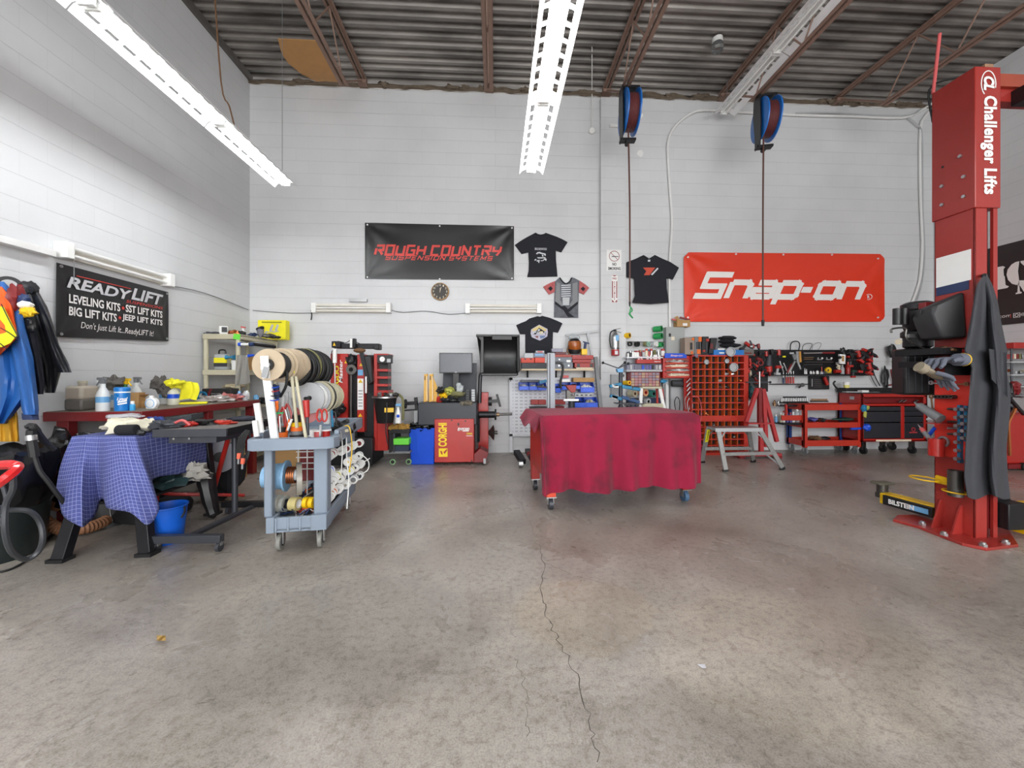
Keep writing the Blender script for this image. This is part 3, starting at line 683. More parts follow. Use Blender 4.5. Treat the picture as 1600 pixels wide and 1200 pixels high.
for pl in ([(415,640),(470,580),(560,565),(640,600),(780,630),(790,700),(750,715),(720,660),(600,640),(540,620),(480,630),(480,660)],[(640,670),(690,670),(700,740),(650,740)],[(455,770),(780,765),(760,805),(500,815)],
           [(360,860),(420,830),(440,860),(380,900)],[(440,900),(480,860),(500,900),(520,860),(560,870),(540,980),(510,975),(500,920),(460,930)],[(600,880),(660,890),(760,800),(820,830),(800,910),(770,880),(740,860),(680,910),(600,915)]):
    mb = MB();fp(mb,z24(pl),WB-.03,.002);obj('pickup_print',mb,PRT,r)
r = tee(z57([(225,825),(250,830),(270,822),(340,840),(400,865),(450,888),(410,972),(365,965),(362,1060),(362,1160),(240,1160),(118,1160),(118,985),(72,985),(37,905),(80,885),(120,870),(155,845)]),
        'black tee shirt with a hexagonal mountain badge, pinned just above the tool shelf',z57([(225,827),(248,833),(270,825)]))
z26 = lambda pts: zz_(pts,820,500,26.66)
def prt(pl,Z,m,off,nm): mb = MB();fp(mb,Z(pl),WB-off,.0015);obj(nm,mb,m,r)
prt([(600,195),(940,370),(960,520),(930,690),(625,860),(290,720),(240,560),(265,390)],z26,mat('print_lilac',(190,186,200),.8),.030,'badge')
prt([(600,225),(900,390),(860,480),(600,320),(480,440),(310,460),(300,400)],z26,mat('print_gold',(214,196,130),.8),.032,'badge_sky')
prt([(590,320),(860,500),(880,620),(700,480),(520,520),(460,600),(340,600),(480,470)],z26,TEE,.034,'badge_mountain')
prt([(590,360),(640,400),(600,470),(530,480),(550,410)],z26,PRT,.036,'badge_snow');prt([(620,470),(770,470),(740,580),(630,590)],z26,mat('print_gold',(214,196,130)),.037,'badge_sun')
prt([(410,670),(560,660),(550,760),(480,730)],z26,DRED,.034,'badge_scene');prt([(620,650),(880,650),(800,740),(650,780)],z26,mat('print_blue',(110,130,165),.8),.034,'badge_scene')
text('PXN',PW(842.5,520,.038),.2,.035,PRT,r,bold=.02)
r = tee(zz_([(300,768),(325,784),(350,768),(385,785),(420,800),(458,825),(430,878),(402,868),(404,920),(412,980),(330,986),(250,980),(262,950),(258,870),(225,865),(225,800),(265,785)],900,130,2.857),
        'black tee shirt with an orange arrow chest print, right of the pilaster',zz_([(300,770),(325,787),(350,770)],900,130,2.857),off=.056)
z14 = lambda pts: zz_(pts,985,395,14.12)
prt([(275,325),(550,325),(420,495),(295,495),(350,405)],z14,mat('print_orange',(200,80,60),.8),.079,'arrow_print');prt([(595,330),(620,350),(485,495),(450,480)],z14,PRT,.079,'white_bar_print')
prt([(385,130),(440,130),(435,195),(385,195)],z14,PRT,.079,'neck_label')
# full-print tee (a mechanical vest print)
ENG = mat('grey_print',(96,98,104),.85,0,.75,scale=16)
r = root('tee_shirt',PW(885,497,0),'grey all-over print tee shirt with red skin-toned sleeves','tee shirt','tee shirts pinned to the back wall')
mb = MB();fp(mb,z57([(425,478),(450,510),(480,532),(515,512),(533,478),(560,487),(600,508),(595,620),(590,735),(590,838),(480,838),(375,835),(377,700),(380,600),(382,515)]),WB-.008,.02);obj('body',mb,ENG,r)
for pl in ([(382,512),(380,608),(330,632),(277,562),(325,535)],[(600,508),(596,612),(640,632),(688,572),(650,540)]):
    mb = MB();fp(mb,z57(pl),WB-.008,.02);obj('sleeve',mb,mat('print_pink',(178,92,92),.85,0,.5,scale=25),r)
for pl in ([(345,555),(365,575),(345,600),(322,575)],[(635,560),(655,578),(635,602),(612,578)]): prt(pl,z57,TEE,.03,'sleeve_print')
obj('collar',MB().tube([PW(x,y,.03) for x,y in z57([(427,480),(450,512),(480,534),(515,514),(532,480)])],.011,6),TEE,r)
prt([(400,520),(430,530),(430,680),(455,720),(455,738),(385,690)],z57,MGR,.029,'print_strap');prt([(585,520),(540,530),(540,680),(515,720),(530,738),(588,690)],z57,MGR,.029,'print_strap')
for k in range(6): prt([(440,545+k*19),(525,541+k*19),(525,549+k*19),(440,554+k*19)],z57,PRT,.0305,'print_lacing')
prt([(385,690),(440,735),(470,730),(500,760),(588,690),(588,715),(505,790),(560,832),(500,832),(460,770),(430,750),(385,715)],z57,TEE,.0305,'print_belt')
prt([(450,655),(515,655),(510,725),(455,725)],z57,LGR,.0305,'print_buckle')
# ---- signs on the pilaster
YP = WB-.1
def plw(x,y,o=.0): return PY(x,y,YP-o)
mb = MB();fp(mb,[(948,390.5),(971,390.5),(971,423),(948,423)],YP,.003)
r = root('no_smoking_sign',plw(959,423),'white no smoking sign on the pilaster','sign');obj('panel',mb,WPL,r)
SR = mat('sign_maroon',(140,45,45),.5);SB = mat('sign_black',(40,38,38),.5)
c = plw(959.8,400.3,.004);obj('prohibition_ring',MB().ring(c,c-Vector((0,.002,0)),.089,.080,32),SR,r)
obj('prohibition_bar',MB().bar(c+Vector((-.06,-.001,.06)),c+Vector((.06,-.001,-.06)),.008,.002,(0,1,0)),SR,r)
obj('cigarette',MB().bar(c+Vector((-.045,-.002,-.006)),c+Vector((.07,-.002,-.006)),.012,.002,(0,1,0)),SB,r)
text('NO',plw(960,412.8,.004),.07,.05,SB,r,bold=.03);text('SMOKING',plw(960,419.6,.004),.215,.05,SB,r,bold=.03)
r = root('extinguisher_sign',plw(960,473),'tall red and white fire extinguisher arrow sign on the pilaster','sign')
mb = MB();fp(mb,[(956,430),(964.8,430),(964.8,472.7),(956,472.7)],YP,.003);obj('panel',mb,WPL,r)
z12 = lambda pts: zz_(pts,940,385,12.63)
for pl in ([(205,570),(305,570),(255,595)],[(205,680),(225,690),(225,1020),(205,1020)],[(290,690),(308,680),(308,1020),(290,1020)],[(205,1045),(255,1102),(205,1102)],[(308,1045),(308,1102),(257,1102)]):
    mb = MB();fp(mb,z12(pl),YP-.003,.001);obj('red_print',mb,SR,r)
text('FIRE',plw(960.2,435.2,.004),.07,.035,SR,r,bold=.02)
for i,ch in enumerate('EXTINGUISHER'): text(ch,plw(960.3,440.7+i*2.45,.004),.022,.022,SR,r,bold=.01)
# ---- fire extinguisher
c = plw(961.3,556,.09);k = 1/92.;r = root('fire_extinguisher',c,'silver and red fire extinguisher hung on the pilaster','fire extinguisher')
obj('cylinder',MB().lathe(c+Vector((0,0,.1)),[(.062,0),(.063,.2),(.055,.24),(.03,.27),(.02,.3)],n=24),STL,r)
obj('red_base_band',MB().lathe(c,[(.05,0),(.064,.01),(.065,.1),(.06,.105)],n=24),mat('ext_red',(170,40,40),.4),r)
obj('valve',MB().cyl(c+Vector((0,0,.38)),c+Vector((0,0,.43)),.02),BLKM,r)
mb = MB();mb.bar(c+Vector((-.03,0,.43)),c+Vector((.09,0,.455)),.02,.008);mb.bar(c+Vector((-.02,0,.41)),c+Vector((.1,0,.385)),.02,.008);obj('handle',mb,DST,r)
obj('hose',MB().tube([c+Vector((-.02,0,.42)),c+Vector((-.08,-.01,.38)),c+Vector((-.095,-.01,.25)),c+Vector((-.075,-.02,.13))],.01),BLKR,r)
obj('strap',MB().lathe(c+Vector((0,0,.115)),[(.068,0),(.068,.012)],n=24),BLK,r)
obj('inspection_tag',MB().box(c+Vector((.01,-.07,.29)),(.055,.003,.09)),LBL,r)
obj('label',MB().box(c+Vector((.0,-.0655,.05)),(.05,.003,.06)),PRT,r)
# ---- electric panel
mb = MB();pbox(mb,1041,511,1069.5,556,WB-.12,WB);r = root('electric_panel',PW(1055,556),'grey electric panel on the back wall beside the green rolls','electric panel')
obj('cabinet',mb,mat('panel_grey',(160,163,160),.5,0,.03),r,.004);mb = MB();pbox(mb,1043,513,1068,554,WB-.128,WB-.12);obj('door',mb,mat('panel_grey',(160,163,160)),r,.002)
mb = MB();pbox(mb,1045.5,521,1048.5,526,WB-.14,WB-.128);obj('latch',mb,BLK,r);mb = MB();pbox(mb,1049,526,1054,531.5,WB-.13,WB-.128);obj('sticker',mb,CRM,r)
# cardboard box of tools on the panel
r = root('cardboard_box',PW(1063,511,.06),'open cardboard box with a printed label on top of the electric panel','box')
mb = MB();pbox(mb,1058,500,1078.5,510.5,WB-.02-.13,WB-.02);obj('carton',mb,CARD,r);mb = MB();pbox(mb,1067,505,1074,509,WB-.153,WB-.15);obj('label',mb,WPL,r)
mb = MB();a = PW(1058,500,.14);b = PW(1053,498,.14);mb.prism([(a.x,a.z),(b.x,b.z+.02),(b.x+.06,b.z+.05),(a.x+.05,a.z)],(0,WB-.14,0),(1,0,0),(0,0,1),.004);obj('flap',mb,CARD,r)
for i,(x0,y0,x1,y1,m) in enumerate(((1050,499,1066,502,PINK),(1054,502,1062,510,OLV),(1062,496,1078,500,DRED))):
    one('spray_wand',MB().bar(PW(x0,y0,.1),PW(x1,y1,.1),.025,.025),m,['red handled tool poking left out of the cardboard box','olive tool leaning inside the cardboard box','dark red tool lying across the cardboard box'][i],'tool','tools in the cardboard box')
# ================================================================ lift post
def seg(y_): return y_
r = root('vehicle_lift',(3.82,2.98,0),'tall red two-post vehicle lift column with white maker lettering','vehicle lift')
mb = MB();XA,XB,YF_,YR_ = 3.73,3.92,2.84,3.12
mb.bx(XA,XA+.012,YF_,YR_,.02,2.62)            # left web
mb.bx(XA,XA+.11,YF_,YF_+.012,.02,2.62);mb.bx(XA+.098,XA+.11,YF_,YF_+.07,.02,2.62)
mb.bx(XA,XA+.11,YR_-.012,YR_,.02,2.62);mb.bx(XA+.098,XA+.11,YR_-.07,YR_,.02,2.62)
obj('column',mb,LRED,r,.004)
obj('carriage',MB().bx(XA+.115,XB-.02,YF_+.03,YR_-.03,.08,1.1),DRED,r)
obj('outer_flange',MB().bx(XB-.035,XB,YF_,YF_+.02,.02,2.62),LRED,r)
obj('column_cover',MB().bx(XA-.012,XB+.012,YF_-.012,YR_+.01,2.594,3.69),LRED,r,.006)
for x,y in ((1501,244),(1506.5,276),(1506.5,307),(1472.5,291),(1472.5,320)):
    p = PX(x,y,XA-.012);obj('bolt',MB().cyl(p,p-Vector((.012,0,0)),.013,n=10),STL,r)
p = PX(1473,261,XA-.012);obj('slot_hole',MB().cyl(p+Vector((.002,0,0)),p-Vector((.0015,0,0)),.01,n=10),BLK,r)
R_,U_ = Vector((0,0,-1)),Vector((1,0,0))
zt,zb = PY(1545,152,YF_).z,PY(1545,305,YF_).z
text('Challenger Lifts',(3.826,YF_-.014,(zt+zb)/2),zt-zb,.14,WPL,r,R=R_,U=U_,bold=.038,space=1.06,name='white_lettering')
c = Vector((3.826,YF_-.014,PY(1545,133,YF_).z))
mb = MB()
for i in range(14):
    a0,a1 = (i/14*4.4-.3),((i+1)/14*4.4-.3)
    mb.bar(c+Vector((math.cos(a0)*.06,0,math.sin(a0)*.1)),c+Vector((math.cos(a1)*.06,0,math.sin(a1)*.1)),.008,.002,(0,1,0))
obj('logo_swoosh',mb,WPL,r);text('CL',c-Vector((0,.002,0)),.11,.09,WPL,r,R=R_,U=U_,bold=.05,shear=.2,name='logo_letters')
mb = MB();P = [PZ(x,y,.02) for x,y in ((1434,822),(1462,833),(1504,849),(1542,857),(1591,851))]+[Vector((4.35,3.1,0)),Vector((4.2,3.35,0)),Vector((3.65,3.35,0)),Vector((3.5,3.25,0))]
mb.prism([(p.x,p.y) for p in P],(0,0,0),(1,0,0),(0,1,0),.022);obj('base_plate',mb,LRED,r,.003)
for x,y in ((1441,820),(1475,836),(1536,853),(1571,849)):
    p = PZ(x,y,.022);b = obj('anchor_bolt',MB().cyl(p,p+Vector((0,0,.03)),.016,n=10),STL,r);obj('nut',MB().cyl(p,p+Vector((0,0,.018)),.024,n=6),STL,b)
for Yg in (3.07,2.93): obj('gusset',MB().prism([(0,0),(-.09,0),(-.012,.23),(0,.23)],(XA,Yg,.02),(1,0,0),(0,0,1),.012),LRED,r)
p = [PX(x,y,XA-.002) for x,y in ((1463,404),(1517,389),(1517,437),(1463,450))]
obj('white_placard',MB().prism([(-q.y,q.z) for q in p],(XA,0,0),(0,-1,0),(0,0,1),.004),WPL,r)
p = [PX(x,y,XA-.002) for x,y in ((1463,450),(1514,438),(1514,452),(1463,463))]
obj('blue_placard',MB().prism([(-q.y,q.z) for q in p],(XA,0,0),(0,-1,0),(0,0,1),.004),mat('navy',(35,52,92),.5),r)
for X0 in (0,): obj('header_beam',MB().bx(3.86,6.4,2.9,3.04,3.60,3.70),mat('header_red',(170,80,60),.3,.3),r)
obj('header_tube',MB().bx(4.02,6.4,2.93,3.01,3.50,3.6),LRED,r)
obj('hydraulic_line',MB().tube([(3.73,3.13,3.45),(3.72,3.15,3.74),(3.78,3.05,3.76),(3.9,2.96,3.72)],.008),BLKR,r)
obj('pulley_cover',MB().bx(3.83,3.9,2.85,3.0,3.69,3.73),mat('brass_tone',(190,150,120),.35,.5),r)
obj('junction_box',MB().bx(4.16,4.28,2.84,2.93,3.46,3.58),BLK,r)
# rod going up from the column
p = PX(1471,146,XA-.03);obj('flag_rod',MB().tube([(3.72,3.12,3.69),(3.78,3.12,4.2)],.012),PINK,r)
# left arm with pad
A0 = Vector((3.86,3.16,.1));A1 = Vector((3.79,3.60,.1))
mb = MB().bar(A0,A1,.12,.1);arm = obj('swing_arm',mb,YEL,r,.004)
for m,s_ in ((BLK,None),):
    d = (A1-A0).normalized();n_ = Vector((-d.y,d.x,0));n_ = n_ if n_.x < 0 else -n_
    q0 = A0+d*.02+n_*.075;q1 = A0+d*.40+n_*.075
    obj('arm_guard',MB().bar(q0,q1,.03,.09),BLK,arm,.003)
    m0 = q0+(q1-q0)*.60+n_*.018;text('BILSTEIN',m0,.20,.045,WPL,arm,R=-d,U=(0,0,1),bold=.04,d=.002,name='white_lettering')
    m1 = q0+(q1-q0)*.2+n_*.018;obj('blue_stripe',MB().bar(m1-d*.05,m1+d*.08,.003,.045),LBL,arm)
pp = PZ(1383,776,.2);pp = Vector((3.81,3.64,-.05))
mb = MB().cyl(pp+Vector((0,0,.18)),pp+Vector((0,0,.27)),.045);mb.cyl(pp+Vector((0,0,.14)),pp+Vector((0,0,.18)),.055);obj('pad_post',mb,DST,arm)
obj('lift_pad',MB().bx(pp.x-.08,pp.x+.08,pp.y-.05,pp.y+.05,.22,.24),mat('pad_grey',(100,98,84),.6),arm,.004)
# carriage beam and right arm
arm = obj('carriage_beam',MB().bx(3.93,4.1,2.78,2.95,.1,.3),BLKM,r,.006)
obj('beam_rib',MB().prism([(0,.3),(.17,.3),(0,.52)],(3.93,2.9,0),(1,0,0),(0,0,1),.012),BLKM,arm)
arm2 = obj('swing_arm',MB().bx(4.08,4.7,2.76,2.95,.06,.12),YEL,r,.004);obj('arm_plate',MB().bx(4.12,4.7,2.76,2.95,.22,.27),YEL,arm2,.004);obj('arm_web',MB().bx(4.2,4.3,2.74,2.76,.05,.27),YEL,arm2,.004)
# hydraulic power unit
pu = root('hydraulic_power_unit',(3.6,3.28,.9),'black hydraulic power unit with ribbed reservoir behind the red lift post','power unit')
Ym = 3.3
def uP(x,y,Y=Ym): return PY(x,y,Y)
a,b = uP(1401,617),uP(1437,545);rz = rotm(0,0,math.radians(-8))
cx = (a.x+b.x)/2+.08;cz = (a.z+b.z)/2
obj('reservoir',MB().box((cx-.0,Ym+.02,cz),(.24,.22,b.z-a.z),rotm(0,0,math.radians(-24))),BLK,pu,.02)
for i in range(4): obj('rib',MB().box(Vector((cx,Ym+.02,cz))+rotm(0,0,math.radians(-24)) @ Vector((-.09+i*.045,-.112,0)),(.007,.012,(b.z-a.z)*.88),rotm(0,0,math.radians(-24))),DGR,pu,.002)
m0 = uP(1434,540);m1 = uP(1434,472)
obj('motor',MB().lathe((m0.x,Ym,m0.z-.03),[(.07,0),(.1,.02),(.1,.1),(.115,.11),(.115,.15),(.09,.17),(.1,.2),(.1,.34),(.115,.35),(.115,.4),(.08,.42)],n=28),BLKM,pu)
mb = MB();
for xx in (1402,1413): q = uP(xx,507,Ym-.06);q2 = uP(xx,482,Ym-.06);mb.cyl(q,q2,.032)
obj('capacitor_housing',mb,BLK,pu)
q = uP(1449,490,Ym-.12);obj('red_terminal_box',MB().box(q,(.1,.06,.19)),DRED,pu,.004)
LV_ = obj('release_lever',MB().tube([uP(1393,520,Ym-.14),uP(1394,514,Ym-.14),uP(1415,513,Ym-.14),uP(1417,530,Ym-.14),uP(1450,548,Ym-.14)],.008),DST,pu)
obj('chrome_manifold',MB().bar(uP(1418,525,Ym-.13),uP(1456,524,Ym-.13),.03,.03),STL,pu)
obj('round_tag',MB().cyl(uP(1404,534,Ym-.14),uP(1404,534,Ym-.145),.024),mat('tag_beige',(170,158,136)),pu)
for y in (505,513,526): obj('blue_fitting',MB().cyl(uP(1459,y+3,Ym-.16),uP(1459,y-3,Ym-.16),.014),TEAL,pu)
# black cover on the left web
cv = root('pump_cover',(3.66,2.99,1.58),'black moulded plastic box cover on the left face of the red lift post','cover')
mb = MB()
zc0,zc1 = 1.585,1.965
V = [(3.73,3.13,zc1-.06),(3.73,2.9,zc1+.0),(3.73,2.88,zc0),(3.73,3.12,zc0),
     (3.56,3.12,zc1-.13),(3.56,2.98,zc1-.1),(3.54,2.96,zc0+.2),(3.60,2.95,zc0),(3.60,3.12,zc0),(3.54,3.14,zc0+.18)]
mb._add(V,[(0,1,5,4),(1,2,7,6,5),(0,4,9,8,3),(2,3,8,7),(4,5,6,9),(9,6,7,8),(0,3,2,1)])
obj('housing',mb,mat('cover_black',(42,42,44),.5,0,.15),cv,.02)
obj('hand_slot',MB().sph((3.545,3.08,zc0+.22),(.008,.02,.045),R=rotm(.3,0,0)),BLK,cv)
# trays
tr = root('magnetic_tray',(3.62,3.0,1.45),'upper black steel tray with stickers on the left face of the lift post','tray','trays on the lift post')
def trayat(z,x0,name_r):
    obj('tray_pan',MB().bx(x0,XA,2.86,3.2,z,z+.006),BLKM,name_r);obj('front_lip',MB().bx(x0,XA,2.854,2.862,z,z+.05),BLKM,name_r);obj('side_lip',MB().bx(x0-.006,x0,2.854,3.2,z,z+.05),BLKM,name_r)
trayat(1.455,3.47,tr)
for i,(m,t_,w_) in enumerate(((WPL,'RIDE',.05),(WPL,'LIFT',.04),(mat('sticker_red',(210,50,45)),'A',.05))):
    c = Vector((3.52+i*.075,2.8535,1.48));obj('sticker',MB().bx(c.x-.028,c.x+.028,c.y-.001,c.y,c.z-.014,c.z+.014),BLK if i < 2 else m,tr)
tr2 = root('magnetic_tray',(3.62,3.0,1.36),'lower black steel tray under the work gloves on the lift post','tray','trays on the lift post');trayat(1.355,3.5,tr2)
obj('drawer_front',MB().bx(3.5,XA,2.85,2.856,1.29,1.36),BLKM,tr2)
BP = obj('tool_board',MB().bx(XA-.008,XA-.001,2.855,3.11,.62,1.3),mat('board_red',(214,50,36),.4),r)
# gloves
GLV = mat('glove_grey',(92,96,108),.9,0,.15,bump=.3,bscale=200);GLT = mat('glove_tan',(136,126,108),.9,0,.2)
def glove(c,d,label,m1,m2,flip=1,sc_=1.,nm='work_glove'):
    """c wrist point, d pointing direction of the fingers"""
    c = Vector(c);d = Vector(d).normalized();s_ = d.cross(Vector((0,0,1))).normalized()*flip;up = s_.cross(d).normalized()*flip
    g = root(nm,c,label,'glove','pair of work gloves')
    mb = MB();R = Matrix((s_,d,up)).transposed();mb.sph(c+d*.09*sc_,(.048*sc_,.06*sc_,.018*sc_),16,R);mb.sph(c+d*.03*sc_,(.04*sc_,.05*sc_,.02*sc_),14,R);obj('palm',mb,m2,g)
    for i,(o_,l) in enumerate(((-.034,.075),(-.012,.088),(.012,.082),(.034,.065))):
        b = c+d*.125*sc_+s_*o_*sc_;bend = Vector((0,0,-1))
        obj('finger',MB().tube([b-d*.02*sc_,b+(d+s_*o_*4)*.35*l*sc_,b+(d*.8+s_*o_*5)*.7*l*sc_+bend*.25*l*sc_,b+(d*.95+s_*o_*6)*l*sc_+bend*.55*l*sc_],[.0125*sc_,.012*sc_,.011*sc_,.008*sc_],9),m1,g)
    b = c+d*.06*sc_-s_*.035*sc_;obj('thumb',MB().tube([b,b-s_*.03*sc_+d*.03*sc_,b-s_*.04*sc_+d*.065*sc_,b-s_*.035*sc_+d*.085*sc_+Vector((0,0,-.01))],[.015*sc_,.014*sc_,.01*sc_],9),m1,g)
    obj('cuff',MB().cyl(c-d*.03*sc_,c+d*.015*sc_,.036*sc_,.034*sc_),GLV if m2 is GLV else GLT,g);m2 is GLV and obj('cuff_trim',MB().cyl(c-d*.034*sc_,c-d*.028*sc_,.037*sc_,n=18),YEL,g);return g
glove(PD(1498,562,2.93),(-1,-.1,-.03),'grey work glove with a yellow cuff lying across the lower tray',GLV,GLV,1,1.35)
glove(PD(1442,576,2.88),(.8,-.1,-.45),'grey and tan work glove drooping over the front of the lower tray',GLV,GLT,-1,1.1)
for i,(x0,x1,y,m,l) in enumerate(((3.5,3.66,2.9,BRN,'brown rag on the upper lift post tray'),(3.56,3.70,2.95,DST,'dark metal tool lying on the upper lift post tray'))):
    one('rag' if i == 0 else 'hand_tool',MB().lump(((x0+x1)/2,y,1.49+.01*i),(.09,.05,.022),i,.4,3,14),m,l,'rag' if i == 0 else 'tool')
# wrenches and tools on the post board
def wrench(p,q,w_,label,m=STL,grp='wrenches on the lift post',nm='wrench'):
    p,q = Vector(p),Vector(q);r_ = root(nm,p,label,'wrench',grp);d = (q-p).normalized();
    obj('shaft',MB().bar(p,q,w_*.45,w_*.6,(0,1,0)),m,r_,.001);n_ = Vector((-1,0,0)) if abs(d.x) < .7 else Vector((0,-1,0))
    obj('ring_end',MB().ring(p+n_*.004,p-n_*.004,w_,w_*.5,14),m,r_);obj('ring_end',MB().ring(q+n_*.004,q-n_*.004,w_*.9,w_*.45,14),m,r_);return r_
XP = XA-.03
w1 = wrench(PX(1455,598,XP),PX(1486,602,XP),.018,'chrome offset wrench, highest of the wrenches on the red board')
wrench(PX(1484,601,XP),PX(1510,600,XP),.018,'bronze toned wrench end beside the highest chrome wrench',mat('bronze',(150,120,90),.4,.7))
for i in range(5):
    p = PX(1465+i*6,620,XP-.0);o_ = one('socket_end',MB().ring(p+Vector((-.02,0,0)),p+Vector((.025,0,0)),.016,.009,14),DST,['first','second','third','fourth','fifth'][i]+' dark ring socket from the left in the row of five on the red board','socket','dark sockets on the lift post')
wrench(PX(1455,620,XP),PX(1457,640,XP),.017,'brass toned wrench hanging at the left edge of the red board',mat('bronze',(150,120,90),.4,.7))
for i,y in enumerate((639,659,669,678)):
    p = PX(1481,y,XP);q = PX(1498,y,XP);one('punch',MB().cyl(p,q,.009),DST if i != 2 else STL,['highest','second','third','lowest'][i]+' of the four punches held level beside the blue socket rail','punch','punches on the lift post')
for k,(x,y0,y1) in enumerate(((1500.5,633,723),(1511,634,690))):
    a = PX(x,y0,XP+.01);b = PX(x,y1,XP+.01);rl = root('socket_rail',b,['blue rail of chrome sockets, long left one on the lift post','blue rail of chrome sockets, short right one by the dark apron'][k],'socket rail','socket rails on the lift post')
    obj('rail',MB().bar(a,b,.03,.02,(0,1,0)),TEAL,rl);n_ = 7 if k == 0 else 5
    for i in range(n_):
        q = a.lerp(b,(i+.5)/n_);obj('socket',MB().cyl(q+Vector((-.01,0,0)),q+Vector((-.045,0,0)),.014,n=12),ALU,rl)
# grease gun / cup holder
g = root('drill_holder',PX(1460,652,XP),'grey angled air tool resting on a small red bracket on the lift post','air tool')
obj('body',MB().cyl(PX(1436,634,XP-.06),PX(1470,655,XP-.06),.03,.038),MGR,g);obj('nozzle',MB().cyl(PX(1429,628,XP-.06),PX(1437,635,XP-.06),.006,.02),STL,g);obj('tip',MB().lump(PX(1456,655,XP-.06),(.035,.03,.02),3,.2),LGR,g)
obj('bracket',MB().bx(3.56,XA-.008,2.95,3.05,PX(1460,660,XP).z,PX(1460,660,XP).z+.006),RED,g)
g = root('cup_holder',PX(1465,705,XP),'red metal cup holding a screwdriver on the lift post','cup')
p0,p1 = PX(1463,712,XP-.06),PX(1463,685,XP-.06);obj('cup',MB().ring(p0,p1,.05,.044,24),RED,g);obj('cup_bottom',MB().cyl(p0,p0+Vector((0,0,.006)),.048),RED,g)
obj('clamp',MB().ring(PX(1473,690,XP-.03),PX(1475,690,XP-.02),.045,.03,20),ALU,g)
g = root('screwdriver',PX(1450,690,XP-.06),'screwdriver with a red and grey handle standing in the red cup','screwdriver')
obj('handle',MB().cyl(PX(1441,672,XP-.06),PX(1460,694,XP-.06),.016,.02),MGR,g);obj('collar',MB().cyl(PX(1439,669,XP-.06),PX(1444,675,XP-.06),.014,.018),PINK,g);obj('blade',MB().cyl(PX(1434,663,XP-.06),PX(1440,670,XP-.06),.003,.007),STL,g)
one('pry_tool',MB().cyl(PX(1450,682,XP+.02),PX(1461,668,XP+.02),.013),BLU,'blue handled tool slanting behind the red cup on the lift post','tool')
# yellow rack with steel adapter
g = root('adapter_rack',PX(1475,760,XA-.1),'yellow wire rack on the lift post holding a steel tube adapter','rack')
mb = MB();zr = 1.287-.156*5.0
def rk(x,y): return PX(x,y,XA-.03)
cpt = PX(1492,768,XA-.07);ring_ = [cpt+Vector((math.cos(t)*.06,math.sin(t)*.075,0)) for t in [i*math.pi/8 for i in range(16)]]
mb.tube(ring_,.006,6,True,2);c2_ = cpt+Vector((-.06,.17,.06));mb.tube([c2_+Vector((math.cos(t)*.075,math.sin(t)*.1,0)) for t in [i*math.pi/8 for i in range(16)]],.006,6,True,2)
obj('wire_rings',mb,YEL,g);P = [PX(x,y,XA-.01) for x,y in ((1461,744),(1463,742),(1480,747),(1483,752),(1483,759),(1461,754))]
obj('back_plate',MB().prism([(-q.y,q.z) for q in P],(XA-.002,0,0),(0,-1,0),(0,0,1),.008),YEL,g)
p0,p1 = PX(1493,775,XA-.07),PX(1493,735,XA-.07)
one('lift_adapter',MB().ring(p0,p1,.046,.037,26),DST,'dark steel tube adapter standing in the yellow rack on the lift post','adapter')
# apron / coat
APR = mat('apron_grey',(54,55,60),.75,0,.18,bump=.25,bscale=80)
r = root('apron',PY(1540,775,YF_-.06),'long dark grey leather apron hanging on the front of the lift post','apron')
Lx = [(432,1535,1542),(445,1527,1549),(470,1523,1557),(500,1518,1562),(548,1508,1572),(575,1519,1570),(610,1515,1578),(640,1512,1577),(700,1508,1571),(745,1506,1573),(776,1511,1577)]
def edge(v):
    y = 432+v*344
    for (a,b) in zip(Lx,Lx[1:]):
        if y <= b[0]+.01:
            t = (y-a[0])/(b[0]-a[0]);return y,a[1]+(b[1]-a[1])*t,a[2]+(b[2]-a[2])*t
    return Lx[-1]
def apf(u,v):
    y,xl,xr = edge(v);k = min(1,v*4);x = xl+(xr-xl)*u
    dep = .035+.03*k*(math.sin(u*math.pi*2*1.5+.6)+.5*math.sin(u*17+v*3))+(.05*k*(-1 if abs(u-.55) < .06 else 0))
    y += 4*math.sin(u*9)*(v > .97)
    return PY(x,y,YF_-.03-max(.0,dep))
obj('front_panel',MB().grid(apf,40,60,.006),APR,r)
def apf2(u,v): y = 545+v*70;x = 1545+(u)*(28*(1-v*.0)+v*-2);return PY(x+v*4,y+u*6-(1-u)*v*22,YF_-.12+.03*math.sin(u*3))
obj('folded_flap',MB().grid(apf2,14,14,.004),APR,r)
obj('neck_loop',MB().tube([PY(1537,438,YF_-.03),PY(1535,430,YF_-.03),PY(1541,429,YF_-.03),PY(1541,440,YF_-.03)],.006),BLK,r)
one('coat_hook',MB().cyl(PY(1538,430,YF_),PY(1538,430,YF_-.05),.01),BLKM,'small black hook on the lift post carrying the dark apron','hook')
